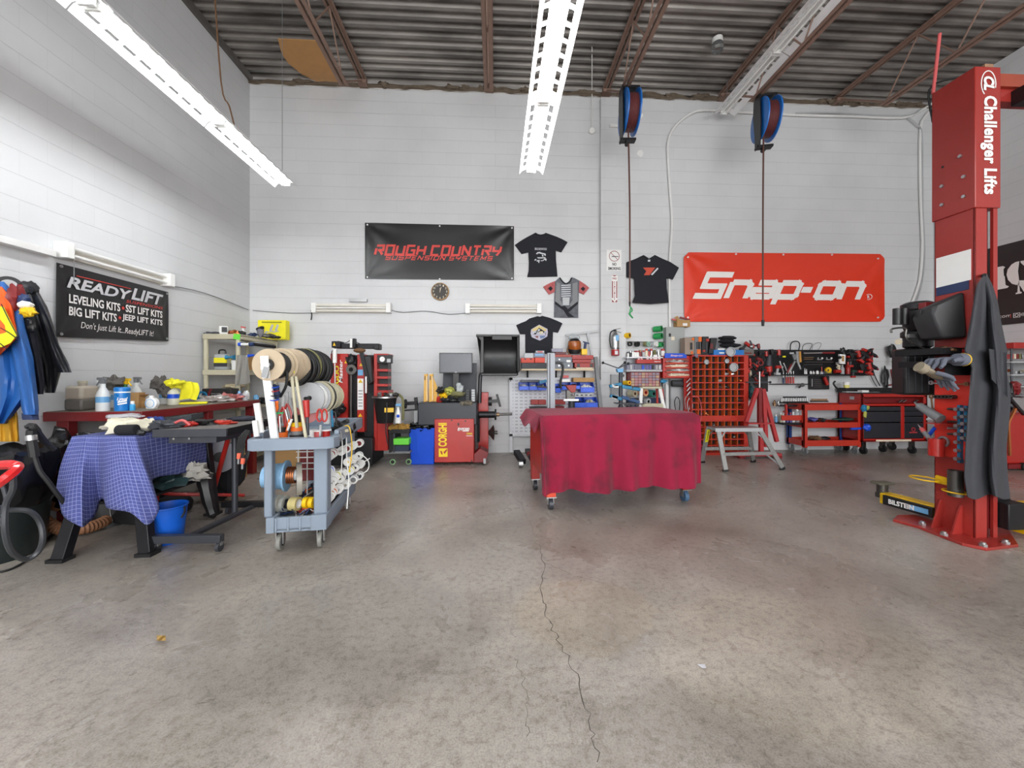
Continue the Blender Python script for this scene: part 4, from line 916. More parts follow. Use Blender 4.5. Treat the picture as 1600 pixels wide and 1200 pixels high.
# ================================================================ table under the red cloth
tb = root('rolling_table',(1.193,4.135,0),'red steel rolling workbench hidden under the crimson cloth','workbench',rz=math.radians(7.0))
def LO(mb): return loc_mb(mb,tb)
OR2 = mat('orange_leg',(222,78,48),.45)
obj('top',LO(MB().bx(-.79,.79,-.38,.38,.85,.893)),RED,tb)
obj('cabinet',LO(MB().bx(-.76,.76,-.33,.36,.30,.85)),RED,tb,.004)
for x in (-.71,.71):
    for y in (-.33,.33): 
        lg = obj('leg',LO(MB().bx(x-.045,x+.045,y-.045,y+.045,.13,.86)),OR2 if y < 0 and x < 0 else RED,tb,.003)
        ca = obj('caster',LO(MB().cyl((x-.02,y,.055),(x+.02,y,.055),.055,n=22)),mat('caster_blue',(70,100,130),.5) if x > 0 else DGR,tb)
        obj('caster_fork',LO(MB().bx(x-.03,x-.024,y-.02,y+.03,.05,.13).bx(x+.024,x+.03,y-.02,y+.03,.05,.13).bx(x-.05,x+.05,y-.05,y+.05,.12,.13)),STL,ca)
CLO = bpy.data.materials.new('crimson_felt');CLO.use_nodes = True;nt = CLO.node_tree;N = nt.nodes;b_ = N['Principled BSDF']
tc = N.new('ShaderNodeTexCoord');n1 = N.new('ShaderNodeTexNoise');n1.inputs['Scale'].default_value = 3.5;n1.inputs['Detail'].default_value = 8;nt.links.new(tc.outputs['Object'],n1.inputs[0])
rp_ = N.new('ShaderNodeValToRGB');e_ = rp_.color_ramp.elements;e_[0].position = .33;e_[0].color = lin((104,18,42))+(1,);e_[1].position = .5;e_[1].color = lin((138,14,50))+(1,);nt.links.new(n1.outputs['Fac'],rp_.inputs[0]);nt.links.new(rp_.outputs[0],b_.inputs['Base Color'])
b_.inputs['Roughness'].default_value = .95;b_.inputs['Sheen Weight'].default_value = .08;n2 = N.new('ShaderNodeTexNoise');n2.inputs['Scale'].default_value = 400;bp_ = N.new('ShaderNodeBump');bp_.inputs['Strength'].default_value = .3;bp_.inputs['Distance'].default_value = .003
nt.links.new(tc.outputs['Object'],n2.inputs[0]);nt.links.new(n2.outputs['Fac'],bp_.inputs['Height']);nt.links.new(bp_.outputs[0],b_.inputs['Normal'])
TS = .40+.40
def redc(u,v):
    x = -.93+u*1.76;s_ = v*(.78+.70);z = .905;y = .40-s_
    ov = max(0,-.80-x)
    if s_ <= .78:
        z += .004*noise.noise(Vector((x*3,y*4,0)));zz = z-ov*1.0-(.03*math.sin(y*12) if ov > 0 else 0)*ov*8;xx = max(x,-.80)-ov*.55
        if x > .80: zz -= (x-.8)*1.2;xx = .80+(x-.8)*.4
        return Vector((xx,y,zz))
    d = s_-.78;k = min(1,d/.12)
    xx = x
    if ov > 0: xx = -.80-ov*.25+.14*ov*d;
    f = math.sin(x*13+.8*math.sin(x*5))*.6+.4*math.sin(x*29+1)+.5*noise.noise(Vector((x*4,d*2,2)))
    y = -.38-.02*math.sin(min(1,d/.05)*math.pi/2)-.005-(.02+.12*d)*k*(f+.9)*.75
    z = .905-.012*min(1,d/.03)-d+.012*math.sin(x*9)*(v > .95)
    if ov > 0: z += ov*.1
    xx += .03*d*x*.2-(.045*(d/.7) if x < -.7 else 0)*0
    return Vector((xx,y,z))
o = obj('table_cover',LO(MB().grid(redc,130,84,.006)),CLO,tb);o.name = 'table_cover'
bpy.data.objects.remove(o)
mbc = LO(MB().grid(redc,130,84,.006));one('table_cover',mbc,CLO,'crimson felt cloth draped over the rolling workbench in the middle of the floor','cloth')
# ================================================================ grey utility cart
ct = root('utility_cart',(-1.545,3.388,0),'grey plastic two-shelf utility cart loaded with wire spools and tape','utility cart',rz=math.radians(7.8))
def LC(mb): return loc_mb(mb,ct)
GR2 = mat('cart_grey',(128,140,154),.5,0,.06,bump=.08)
mb = MB();mb.bx(-.25,.29,-.36,.50,.785,.80)
for (x0,x1,y0,y1) in ((-.26,-.225,-.40,.51),(.265,.30,-.40,.51),(-.26,.30,.475,.51)): mb.bx(x0,x1,y0,y1,.775,.872)
obj('top_tray',LC(mb),GR2,ct,.006)
mb = MB();mb.bx(-.25,.29,-.58,-.36,.80,.815)
for i in range(4): mb.bx(-.2,.1,-.54+i*.045,-.515+i*.045,.815,.825)
mb.prism([(-.27,-.50),(-.25,-.58),(-.21,-.61),(.27,-.61),(.31,-.58),(.33,-.50),(.30,-.38),(.27,-.38),(.27,-.52),(.23,-.555),(-.19,-.555),(-.23,-.52),(-.23,-.38),(-.26,-.38)],(0,0,.765),(1,0,0),(0,1,0),.08)
obj('handle_shelf',LC(mb),GR2,ct,.006)
mb = MB();mb.bx(-.16,.235,-.50,.50,.165,.185)
for (x0,x1,y0,y1) in ((-.16,-.13,-.5,.5),(.205,.235,-.5,.5),(-.16,.235,.47,.5),(-.16,.235,-.5,-.47)): mb.bx(x0,x1,y0,y1,.155,.262)
for x in (-.10,-.02,.06,.14): mb.bx(x-.008,x+.008,-.508,-.5,.16,.262)
mb.bx(.13,.24,-.508,-.36,.155,.268);mb.bx(-.165,-.11,-.508,-.4,.155,.268)
obj('bottom_tray',LC(mb),GR2,ct,.006)
for i,(x0,x1,y0,y1) in enumerate(((-.19,-.135,-.48,-.41),(.14,.235,-.47,-.36),(-.16,-.10,.38,.47),(.165,.235,.38,.47))):
    obj('corner_post',LC(MB().bx(x0,x1,y0,y1,.262,.79)),GR2,ct,.01)
for x in (-.10,.18):
    for y in (-.42,.42):
        ca = obj('caster',LC(MB().cyl((x-.015,y,.06),(x+.015,y,.06),.06,n=24)),mat('caster_grey',(130,130,124),.5),ct,.004)
        obj('hub',LC(MB().cyl((x-.018,y,.06),(x+.018,y,.06),.03)),DGR,ca);obj('fork',LC(MB().bx(x-.026,x-.02,y-.02,y+.025,.05,.155).bx(x+.02,x+.026,y-.02,y+.025,.05,.155)),STL,ca)
obj('hook',LC(MB().tube([(.305,-.37,.86),(.312,-.37,.80),(.312,-.40,.79),(.312,-.41,.84)],.004)),STL,ct)
# reel stand
r = root('reel_stand',PD(428,690,2.86),'white steel stand and axle holding the cable reels above the grey cart','stand')
obj('front_upright',MB().bar(PD(430,690,2.84),PD(414,566,2.72),.055,.02,(0,1,0)),WPL,r,.002);obj('rear_upright',MB().bar(PD(511,662,3.62),PD(507,570,3.58),.05,.03,(0,1,0)),WPL,r,.002)
obj('axle',MB().cyl(PD(418,570,2.70),PD(507,574,3.62),.016),STL,r);obj('bracket',MB().bar(PD(414,578,2.70),PD(413,556,2.70),.055,.012,(0,1,0)),WPL,r,.004);obj('lower_bracket',MB().bar(PD(413,590,2.7),PD(417,573,2.7),.04,.012,(0,1,0)),ALU,r,.002)
A_ = PD(420,570,2.74);B_ = PD(506,574,3.6);AX = (B_-A_).normalized()
def ax(t): return A_+AX*t
WD = mat('flange_wood',(186,168,142),.6,0,.1,scale=20)
def reel2(t0,t1,rf,rc,label,mf,mc,base=None,cable_n=0,AXd=None):
    P0 = base if base is not None else A_;D_ = AXd or AX;q0 = P0+D_*t0;q1 = P0+D_*t1;r_ = root('cable_reel',q0,label,'cable reel','cable reels on the cart stand')
    for q in (q0,q1): obj('flange',MB().ring(q-D_*.006,q+D_*.006,rf,.02,36),mf,r_)
    mb = MB().ring(q0+D_*.01,q1-D_*.01,rc,.02,30)
    k = max(2,int((t1-t0)/.016));a = D_.orthogonal().normalized();b = D_.cross(a)
    for i in range(k):
        q = q0+D_*((i+.5)*(t1-t0-.02)/k+.01);mb.tube([q+(a*math.cos(j*math.pi/8)+b*math.sin(j*math.pi/8))*rc for j in range(16)],.009,6,True,2)
    obj('cable',mb,mc,r_);return r_
ra = reel2(.0,.13,.113,.088,'wooden cable reel with black cable, nearest the camera on the cart stand',WD,BLKR)
obj('hub_cap',MB().ring(A_-AX*.03,A_-AX*.006,.042,.015,24),BLK,ra)
rb_ = reel2(.155,.24,.128,.118,'wooden cable reel with a yellow sticker, second on the cart stand',WD,WD)
obj('yellow_sticker',MB().box(ax(.2)+Vector((.10,-.05,-.03)),(.03,.004,.055),rotm(0,0,.6)),BYL,rb_)
rc_ = reel2(.255,.33,.132,.124,'plain wooden cable reel, third on the cart stand',WD,WD)
for (t0,n_,rr_,lab) in ((.38,9,.135,'black cable coil with thin pale stripes, first of the coils on the cart stand'),(.58,5,.14,'thick black hose coil at the far end of the cart stand')):
    mb = MB();a = AX.orthogonal().normalized();b = AX.cross(a);random.seed(int(t0*100))
    for i in range(n_):
        q = ax(t0+i*(.018 if n_ > 6 else .03));R1 = rr_+random.uniform(-.012,.012);of = b*random.uniform(-.01,.01)-Vector((0,0,random.uniform(0,.02)))
        mb.tube([q+of+(a*math.cos(j*math.pi/8)+b*math.sin(j*math.pi/8))*R1 for j in range(16)],.011 if n_ > 6 else .017,7,True,2)
    r_ = root('cable_coil',ax(t0),lab,'cable coil','cable reels on the cart stand');obj('coil',mb,BLKR,r_);obj('core',MB().cyl(ax(t0-.01),ax(t0+n_*(.018 if n_ > 6 else .03)),rr_-.02,n=28),BLK,r_)
    if n_ > 6:
        mb = MB();q = ax(t0+.09);
        for dd in (0,.02): mb.tube([q+AX*dd+(a*math.cos(j*math.pi/8)+b*math.sin(j*math.pi/8))*(rr_+.012) for j in range(16)],.004,5,True,2)
        obj('pale_stripe',mb,OLV,r_)
mb = MB();mb.tube([ax(.45)+Vector((.1,-.08,.08)),ax(.45)+Vector((.12,-.12,-.05)),PD(470,597,2.98),PD(455,602,2.95),PD(444,590,2.9)],.014);one('looped_cable',mb,BLKR,'loose black cable loop sagging below the coils on the cart stand','cable')
one('hanging_cable',MB().tube([PD(443,556,2.83),PD(448,580,2.83),PD(447,602,2.84),PD(438,620,2.86)],.01),BLKR,'black cable end hanging down from the nearest wooden reel','cable')
# lower reel
Bq = PD(484,622,3.12);D2_ = Vector((.12,1,0)).normalized()
rl = reel2(0,.09,.125,.1,'large reel with white paper label and grey flanges under the black coils',LGR,WPL,Bq,AXd=D2_);rl2 = reel2(.13,.19,.135,.12,'grey flanged reel with a black sleeve behind the white labelled reel',BEI,BLK,Bq,AXd=D2_)
reel2(.23,.32,.115,.1,'beige reel at the far end of the lower cart reels',BEI,BEI,Bq,AXd=D2_)
obj('lower_axle',MB().cyl(Bq-D2_*.06,Bq+D2_*.4,.014),BLK,r)
# things on the cart top
ZT = .80
def CT(px,py,z=None): p = PZ(px,py,ZT+.001);return p
def tape(c,axis,ro,ri,w_,m,label,mi=CARD,grp='tape rolls',nm='tape_roll',cat='tape'):
    c = Vector(c);a = Vector(axis).normalized();r_ = root(nm,c,label,cat,grp)
    obj('tape',MB().ring(c-a*w_/2,c+a*w_/2,ro,ri,26),m,r_);obj('core',MB().ring(c-a*w_/2*.98,c+a*w_/2*.98,ri,ri*.93,26),mi,r_);return r_
z = (0,0,1)
def stand_at(px,py,ztop=.815): return PZ(px,py,ztop)
b0 = stand_at(439,684);tape(b0+Vector((0,0,.022)),z,.046,.03,.044,ORG,'orange tape roll lying on the cart handle shelf');tape(b0+Vector((0,0,.064)),z,.041,.027,.038,BLK,'black tape roll stacked on the orange roll')
b0 = stand_at(464,682);tape(b0+Vector((.01,0,.008)),z,.06,.03,.016,BLK,'flat wide black roll at the foot of the tape stack')
tape(b0+Vector((0,0,.03)),z,.04,.026,.027,MGR,'grey tape roll in the tall tape stack');tape(b0+Vector((0,0,.062)),z,.043,.026,.034,ORG,'orange tape roll in the middle of the tall tape stack')
tape(b0+Vector((0,0,.096)),z,.042,.026,.03,YEL,'yellow tape roll near the top of the tall tape stack');tape(b0+Vector((-.005,0,.14)),z,.03,.02,.052,BLK,'narrow black tape roll topping the tall tape stack')
def pcyl(px0,py0,px1,py1,d0,d1,r_,m,label,cat,nm,grp=None,n=16,tp=None):
    return one(nm,MB().cyl(PD(px0,py0,d0),PD(px1,py1,d1),r_,tp,n=n),m,label,cat,grp)
pcyl(401,682,398,657,2.78,2.78,.018,WPL,'short white tube standing on the left of the cart shelf','tube','plastic_tube','white tubes on the cart')
pcyl(408,676,401,630,2.83,2.83,.022,WPL,'taller white tube standing beside the short one on the cart','tube','plastic_tube','white tubes on the cart')
pcyl(464,668,456,588,2.92,2.86,.0115,BEI,'cream plastic tube leaning between the tape stack and the reels, left one','tube','plastic_tube','white tubes on the cart')
pcyl(478,684,462,588,2.86,2.9,.0115,BEI,'cream plastic tube leaning in front of the red tools, right one','tube','plastic_tube','white tubes on the cart')
def plier(a,b,m,label,w_=.02):
    a,b = Vector(a),Vector(b);d = (b-a).normalized();s_ = d.cross(Vector((0,1,0))).normalized();mid = a.lerp(b,.35);r_ = root('pliers',a,label,'pliers','hand tools on the cart')
    obj('jaws',MB().bar(a,mid,.022,.012,(0,1,0)),STL,r_,.002)
    for k in (-1,1): obj('handle',MB().tube([mid,mid.lerp(b,.4)+s_*k*w_,mid.lerp(b,.8)+s_*k*w_*1.1,b+s_*k*w_*.7],.008),m,r_)
    return r_
plier(PD(443,618,2.95),PD(441,668,2.95),RED,'red handled pliers on the cart, left of the cream tubes',.022);plier(PD(448,612,3.0),PD(450,665,3.0),RED,'red handled cutters standing behind the left red pliers',.025)
plier(PD(457,622,3.05),PD(466,672,3.05),BLK,'black handled pliers between the two cream tubes',.015)
r_ = root('scissors',PD(500,684,2.82),'red handled scissors standing on the cart by the right rail','scissors')
obj('blades',MB().bar(PD(500,684,2.83),PD(501,664,2.83),.014,.006,(0,1,0)),STL,r_)
for s_ in (-1,1): c = PD(503+s_*4,649,2.83);obj('handle',MB().tube([c+Vector((math.cos(t)*.018,0,math.sin(t)*.045)) for t in [i*math.pi/6 for i in range(12)]],.006,6,True,2),RED,r_)
r_ = root('screwdriver',PD(480,684,2.88),'red handled driver standing upright on the cart in front of the red disc','screwdriver');obj('handle',MB().cyl(PD(480,652,2.9),PD(478,625,2.9),.018,.024),RED,r_,.004);obj('shank',MB().cyl(PD(481,680,2.9),PD(480,651,2.9),.011),DGR,r_)
one('saw_disc',MB().cyl(PD(480,645,3.15),PD(480,645,3.16),.085,n=30),RED,'red disc standing among the tools at the rear of the cart','disc')
for (x,y,d,m,l) in ((488,668,3.05,WPL,'white wire spool on the cart top, left of the striped one'),(497,668,3.02,PINK,'red striped wire spool on the cart top'),(510,666,3.05,RED,'red wire spool on the cart top by the right rail'),(470,664,3.2,WPL,'white wire spool behind the cream tubes')):
    b = PD(x,y,d);b.z = .802;r_ = root('wire_spool',b,l,'wire spool','wire spools on the cart top')
    obj('wire',MB().cyl(b+Vector((0,0,.006)),b+Vector((0,0,.054)),.028),m,r_)
    for z_ in (0,.054): obj('flange',MB().cyl(b+Vector((0,0,z_)),b+Vector((0,0,z_+.006)),.038,n=22),WPL,r_)
r_ = root('tie_bundle',PD(431,640,2.84),'bundle of coloured ties strapped to the reel stand','bundle');obj('bundle',MB().lump(PD(431,612,2.83),(.028,.02,.05),4,.4,3),mat('navy',(35,52,92),.5),r_);obj('orange_end',MB().lump(PD(431,634,2.83),(.02,.015,.045),5,.3),ORG,r_)
for y,m in ((605,BLU),(611,RED),(618,BLK),(625,BLU)): obj('tie',MB().tube([PD(420,y,2.78),PD(428,y+1,2.75),PD(436,y-1,2.8)],.004),m,r_)
r_ = root('screw_tools',PD(438,674,2.85),'small driver with a green tip standing in the black tape roll','screwdriver');obj('shank',MB().cyl(PD(438,675,2.83),PD(437,650,2.83),.006),STL,r_);obj('green_tip',MB().bar(PD(430,646,2.83),PD(443,645,2.83),.012,.012),GRN,r_)
for i,(x,y,x1,y1,m,l) in enumerate(((448,674,452,655,ORG,'orange marker on the cart behind the tape rolls'),(452,665,446,640,STL,'thin steel pick leaning among the cart tools'),(520,668,518,640,TEAL,'teal handled driver at the right rear of the cart top'),(526,664,524,644,BLK,'black tool standing at the rear right of the cart top'),(456,655,449,672,WPL,'white pen leaning beside the orange marker'))):
    one('small_tool',MB().cyl(PD(x,y,2.95+.12*(i in (2,3))*3),PD(x1,y1,2.95+.12*(i in (2,3))*3),.009),m,l,'tool','hand tools on the cart')
one('tool_pile',MB().lump(PZ(536,668,.83),(.09,.12,.05),9,.6,4),BLK,'heap of dark tools at the rear corner of the cart top','tools')
# wire rack of spools on the right side
def side(px,inset=0.):
    k = (px-805)/607.;t = (-1.38-inset-2.9*k)/(.983*k+.186);return 2.9+.983*t
ct_ax = Vector((-.1356,.991,0))
rows = [[(512,714,WPL),(519,709,RED),(533,705,WPL),(542,701,DRED),(551,697,WPL),(561,693,DRED)],
        [(513,737,BLU),(524,745,BYL),(534,741,WPL),(546,736,BYL),(555,731,BLK),(563,726,WPL)],
        [(513,762,WPL),(519,752,WPL),(531,748,OLV),(543,722,YEL),(552,718,WPL),(560,713,BLK)],
        [(513,778,WPL),(518,771,ORG),(528,765,WPL),(540,758,BEI),(552,750,MGR),(561,744,DGR)]]
nms = ['top row','second row','third row','lowest row'];pos_ = ['first','second','third','fourth','fifth','farthest']
proto = None
def spool(c,m,label,grp,rr_=.038,w_=.05):
    r_ = root('wire_spool',c,label,'wire spool',grp);obj('wire',MB().cyl(c+ct_ax*.008,c+ct_ax*(w_-.004),rr_*.78,n=18),m,r_)
    for t in (0,w_): obj('flange',MB().ring(c+ct_ax*(t-.003),c+ct_ax*(t+.003),rr_,.012 if m not in (RED,DRED,ORG,MGR,DGR) else rr_*.62,22),WPL,r_)
    obj('bore',MB().cyl(c-ct_ax*.0,c+ct_ax*.01,rr_*.62,n=16),m,r_);return r_
CN = {RED: 'red',WPL: 'white',DRED: 'dark red',BLU: 'blue',BYL: 'yellow',BLK: 'black',OLV: 'olive',YEL: 'amber',ORG: 'orange',BEI: 'beige',MGR: 'grey',DGR: 'dark grey'}
for ri_,row in enumerate(rows):
    for ci,(x,y,m) in enumerate(row):
        c = PD(x,y,3.05+(x-512)*.015);spool(c,m,'%s wire spool, %s from the front in the %s on the cart side' % (CN[m],pos_[ci],nms[ri_]),'wire spools on the cart side')
    a = PD(row[0][0]-2,row[0][1],3.0);b = PD(row[-1][0]+2,row[-1][1],3.95)
    one('spool_rod',MB().cyl(a,b,.006),STL,'steel rod through the %s of spools on the cart side' % nms[ri_],'rod','spool rods')
rk_ = root('wire_rack',PD(490,750,3.3),'white wire rack inside the grey cart behind the spools','rack')
mb = MB()
for i,y in enumerate((698,706,715,724,733)): mb.cyl(PD(463,y,3.3),PD(512,y-1,3.3),.005)
for x in (466,480,494,508): mb.cyl(PD(x,696,3.31),PD(x,790,3.31),.005)
obj('wires',mb,WPL,rk_)
one('red_toolbox',MB().box(PD(492,722,3.55),(.18,.22,.28),rotm(0,0,.13)),DRED,'dark red metal box inside the grey cart behind the wire rack','box',bevel=.006)
# bottom tray load
random.seed(12);mb = MB();cols = [DRED,BLK,WPL,ORG,mat('navy',(35,52,92)),YEL]
mb.k = 0
for i in range(46):
    mb.k = i % 6;x = random.uniform(-.10,.17);y = random.uniform(-.44,.42);P = []
    for j in range(5): P.append(Vector((x+random.uniform(-.07,.07),y+random.uniform(-.1,.1),.20+random.uniform(0,.10))))
    P = [Vector((min(.19,max(-.12,p.x)),min(.45,max(-.455,p.y)),p.z)) for p in P]
    mb.tube(P,.0045,5)
o = obj('wire_tangle',LC(mb),cols);o['label'] = 'tangle of coloured wires heaped on the bottom tray of the grey cart';o['category'] = 'wires';o['kind'] = 'stuff'
one('black_bag',LC(MB().lump((0.05,.1,.235),(.15,.3,.05),3,.3)),BLK,'black bag lying along the bottom tray of the grey cart','bag')
xa = Vector((.97,-.1,0)).normalized()
tp = lambda x,y,d: PD(x,y,d)
SIT = mat('silver_tape',(176,178,172),.35,.4,.1)
tape(tp(432,786,2.93),xa,.062,.04,.05,SIT,'silver tape roll at the left front corner of the cart bottom tray');tape(tp(443,787,2.96),xa,.06,.038,.045,SIT,'second silver tape roll beside the left corner roll',DGR)
tape(tp(461,787,2.97),xa,.052,.034,.06,mat('amber_tape',(190,176,120),.35),'amber tape roll in the middle of the cart bottom tray',WPL)
tape(tp(479,785,2.96),xa,.042,.02,.03,YEL,'left one of the two yellow rolls on the cart bottom tray',YEL);tape(tp(488,785,2.96),xa,.042,.02,.03,YEL,'right one of the two yellow rolls on the cart bottom tray',YEL)
bs = root('blue_reel',tp(440,745,3.0),'light blue plastic reel turned on its side inside the grey cart','reel');c = tp(437,744,3.0);Xx = Vector((.98,.18,0)).normalized()
BL2 = mat('reel_light_blue',(130,172,205),.45)
obj('body',MB().cyl(c-Xx*.075,c+Xx*.04,.095,.1,n=30),BL2,bs,.01);obj('flange',MB().cyl(c+Xx*.04,c+Xx*.055,.118,n=34),BL2,bs);obj('neck',MB().cyl(c-Xx*.11,c-Xx*.07,.08),BL2,bs)
c = tp(457,742,3.02);r_ = root('wire_coil',c,'bronze wire coil between the blue reel and the clear disc in the cart','coil');mb = MB()
for i in range(5): q = c+Xx*(i*.014-.03);mb.tube([q+Vector((math.sin(t)*.0,math.cos(t)*.06,math.sin(t)*.06)) for t in [j*math.pi/6 for j in range(12)]],.006,5,True,2)
obj('coil',mb,COP,r_);obj('core',MB().cyl(c-Xx*.05,c+Xx*.04,.045),LGR,r_)
c = tp(467,748,3.0);one('tape_disc',MB().cyl(c-Vector((.88,.47,0))*.018,c+Vector((.88,.47,0))*.018,.125,n=36),mat('clear_tape',(150,146,136),.25),'large wide tape disc standing on edge inside the grey cart','tape')
mb = MB();mb.tube([PD(533,672,3.15),PD(535,700,3.1),PD(533,740,3.12)],.004);one('white_wire',mb,WPL,'thin white wire hanging over the right side of the cart','wire','wires hanging on the cart')
one('white_wire',MB().tube([PD(541,672,3.25),PD(542,720,3.2),PD(545,750,3.15),PD(542,795,3.12)],.0045),WPL,'long white wire reaching below the cart bottom tray','wire','wires hanging on the cart')
one('yellow_wire',MB().tube([PD(538,666,3.2),PD(546,668,3.2),PD(550,700,3.2),PD(546,735,3.2)],.0045),YEL,'yellow wire hanging over the right side of the cart','wire','wires hanging on the cart')
mb = MB();mb.tube([PD(556,708,3.55),PD(567,712,3.6),PD(576,722,3.65),PD(574,735,3.65),PD(560,742,3.6)],.005);mb.tube([PD(553,716,3.5),PD(566,722,3.6),PD(578,716,3.65)],.004);one('white_wire',mb,WPL,'white wires curling out past the rear right corner of the cart','wire','wires hanging on the cart')
one('wire_label',MB().box(PD(540,673,3.16),(.05,.004,.022),rotm(0,0,.9)),BEI,'beige paper tag on the wires at the right cart rail','tag')
# jumper cables hanging at cart's left
r_ = root('jumper_cables',PD(380,720,2.7),'looped jumper cables with orange clamps hanging on the left end of the cart','jumper cables')
mb = MB()
for k in range(5): mb.tube([PD(385+k,672,2.72),PD(374+k*2,685+k,2.7),PD(371+k*2,705,2.7),PD(374+k*2,722,2.7),PD(384+k,712,2.74),PD(391,690,2.76),PD(389,674,2.75)],.007,6)
obj('cable_loops',mb,BLKR,r_)
for (x,y) in ((374,708),(380,716)): obj('clamp',MB().bar(PD(x,y,2.69),PD(x-1,y+9,2.69),.022,.018),mat('clamp_orange',(214,96,70)),r_,.003);obj('clamp_jaw',MB().bar(PD(x-1,y+9,2.69),PD(x-1.5,y+17,2.69),.01,.008),ALU,r_)
# ================================================================ hanging garments helper
def hang(rows,D,th,fo=7,seed=0.,n=36,sub=4,slope=0.):
    mb = MB();R = []
    for a,b in zip(rows,rows[1:]):
        for j in range(sub): t = j/sub;R.append(tuple(a[i]+(b[i]-a[i])*t for i in range(3)))
    R.append(rows[-1]);m = len(R);vs = []
    for i,(y,xl,xr) in enumerate(R):
        v = i/(m-1);xc,hw = (xl+xr)/2,(xr-xl)/2;tk = th*min(1,.35+3*v)
        for j in range(n):
            t = 2*math.pi*j/n;f = 1+.28*math.sin(fo*t+seed+v*2)*min(1,v*3)+.12*noise.noise(Vector((t,v*5,seed)))
            x = xc+hw*math.cos(t)*(1+.03*math.sin(v*20+j));vs.append(PD(x,y,D+slope*v-tk*math.sin(t)*(f if math.sin(t) > 0 else 1)))
    fs = [(i*n+j,i*n+(j+1) % n,(i+1)*n+(j+1) % n,(i+1)*n+j) for i in range(m-1) for j in range(n)]+[tuple(range(n))[::-1],tuple(range((m-1)*n,m*n))]
    mb._add(vs,fs);return mb
HV = mat('hivis_orange',(238,90,20),.7,0,.06);HY = mat('hivis_yellow',(228,226,30),.6,0,.06);JBL = mat('jacket_blue',(28,88,158),.5,0,.12,bump=.3,bscale=25);JBK = mat('jacket_black',(26,26,30),.42,0,.2,bump=.4,bscale=22);JNV = mat('jacket_navy',(34,34,44),.85,0,.15,bump=.3,bscale=30)
r_ = root('jacket',PD(15,660,3.0),'blue work jacket with orange and yellow reflective panels hanging on the left wall','jacket','coats on the left wall')
obj('body',hang([(440,-12,6),(455,-14,20),(490,-14,30),(540,-14,40),(590,-14,50),(620,-14,45),(662,-14,10)],2.96,.08,6,1),JBL,r_)
obj('sleeve',hang([(470,8,30),(520,12,42),(560,20,52),(600,28,57),(640,34,61),(648,36,60)],2.90,.06,4,2),JBL,r_);obj('cuff',hang([(646,33,60),(656,35,61)],2.90,.05,3,2),mat('navy',(35,52,92)),r_)
def flat_on(pix,D,t_,m,nm,par):
    P = [PD(x,y,D) for x,y in pix];n_ = (PD(0,0,1)-PD(0,0,1));mb = MB();k = len(P);f = -_dir(40,540).normalized()
    mb._add(P+[p+f*t_ for p in P],[tuple(range(k)),tuple(range(k,2*k))[::-1]]+[(i,(i+1) % k,k+(i+1) % k,k+i) for i in range(k)]);return obj(nm,mb,m,par,.004)
ve = root('safety_vest',PD(10,555,2.9),'orange and yellow reflective vest over the blue jacket','vest')
obj('front',hang([(448,-10,3),(462,-14,14),(480,-16,20),(500,-16,24),(520,-16,28),(530,-16,26),(555,-16,0)],2.86,.05,3,.5),HV,ve)
flat_on([(-5,478),(6,480),(18,505),(27,523),(16,536),(2,542),(-5,540),(-5,524),(10,520),(8,508),(-5,492)],2.79,.008,HY,'yellow_stripe',ve)
mb = MB();mb.tube([PD(0,512,2.775),PD(14,520,2.775),PD(27,530,2.775)],.003);mb.tube([PD(-2,535,2.775),PD(10,545,2.775)],.003);mb.tube([PD(2,475,2.775),PD(14,500,2.775),PD(28,526,2.775)],.003);obj('black_piping',mb,BLK,ve)
r_ = root('jacket',PD(80,615,3.1),'black leather jacket hanging on the left wall, right of the blue jacket','jacket','coats on the left wall')
obj('body',hang([(440,30,48),(452,30,58),(480,38,74),(530,50,90),(570,60,98),(600,66,90),(614,70,86)],3.14,.07,6,3),JBK,r_)
obj('sleeve',hang([(462,46,62),(500,62,80),(540,75,93),(570,84,108),(582,90,112)],3.08,.045,4,5),JBK,r_);obj('hood',MB().lump(PD(44,450,3.08),(.06,.05,.05),7,.3),JBK,r_)
r_ = root('jacket',PD(60,615,3.0),'dark navy fleece hanging between the blue and the black jacket','jacket','coats on the left wall')
obj('body',hang([(480,26,44),(520,30,58),(560,40,66),(600,50,70),(616,52,68)],3.04,.05,5,6),JNV,r_);obj('pocket_flap',MB().lump(PD(46,508,2.92),(.04,.02,.05),8,.3),BLK,r_)
r_ = root('jacket',PD(15,690,3.1),'mustard yellow coat hem showing below the blue jacket','jacket','coats on the left wall');obj('body',hang([(630,-6,22),(650,-8,28),(690,-8,30)],3.0,.05,7,3),mat('mustard',(196,146,32),.7,0,.1),r_)
r_ = root('work_glove',PD(43,490,2.95),'white and yellow work gloves tied to the hanging coats','glove');obj('cuff',MB().lump(PD(38,468,2.86),(.035,.03,.045),2,.3),mat('navy',(35,52,92)),r_);obj('palm',MB().lump(PD(40,477,2.84),(.042,.035,.03),3,.2),WPL,r_);obj('fingers',MB().lump(PD(43,487,2.83),(.05,.035,.035),4,.35,3),YEL,r_)
one('red_cloth',MB().lump(PD(24,462,2.86),(.05,.04,.09),6,.4,3),DRED,'dark red cloth among the hanging coats','cloth');one('ear_muffs',MB().ring(PD(14,446,3.0),PD(14,446,3.04),.07,.045),BLK,'black ear muffs on top of the hanging coats','ear muffs')
one('coat_rail',MB().bx(WL,WL+.05,2.6,3.3,1.93,1.99),WOOD,'wooden coat rail on the left wall behind the jackets','rail')
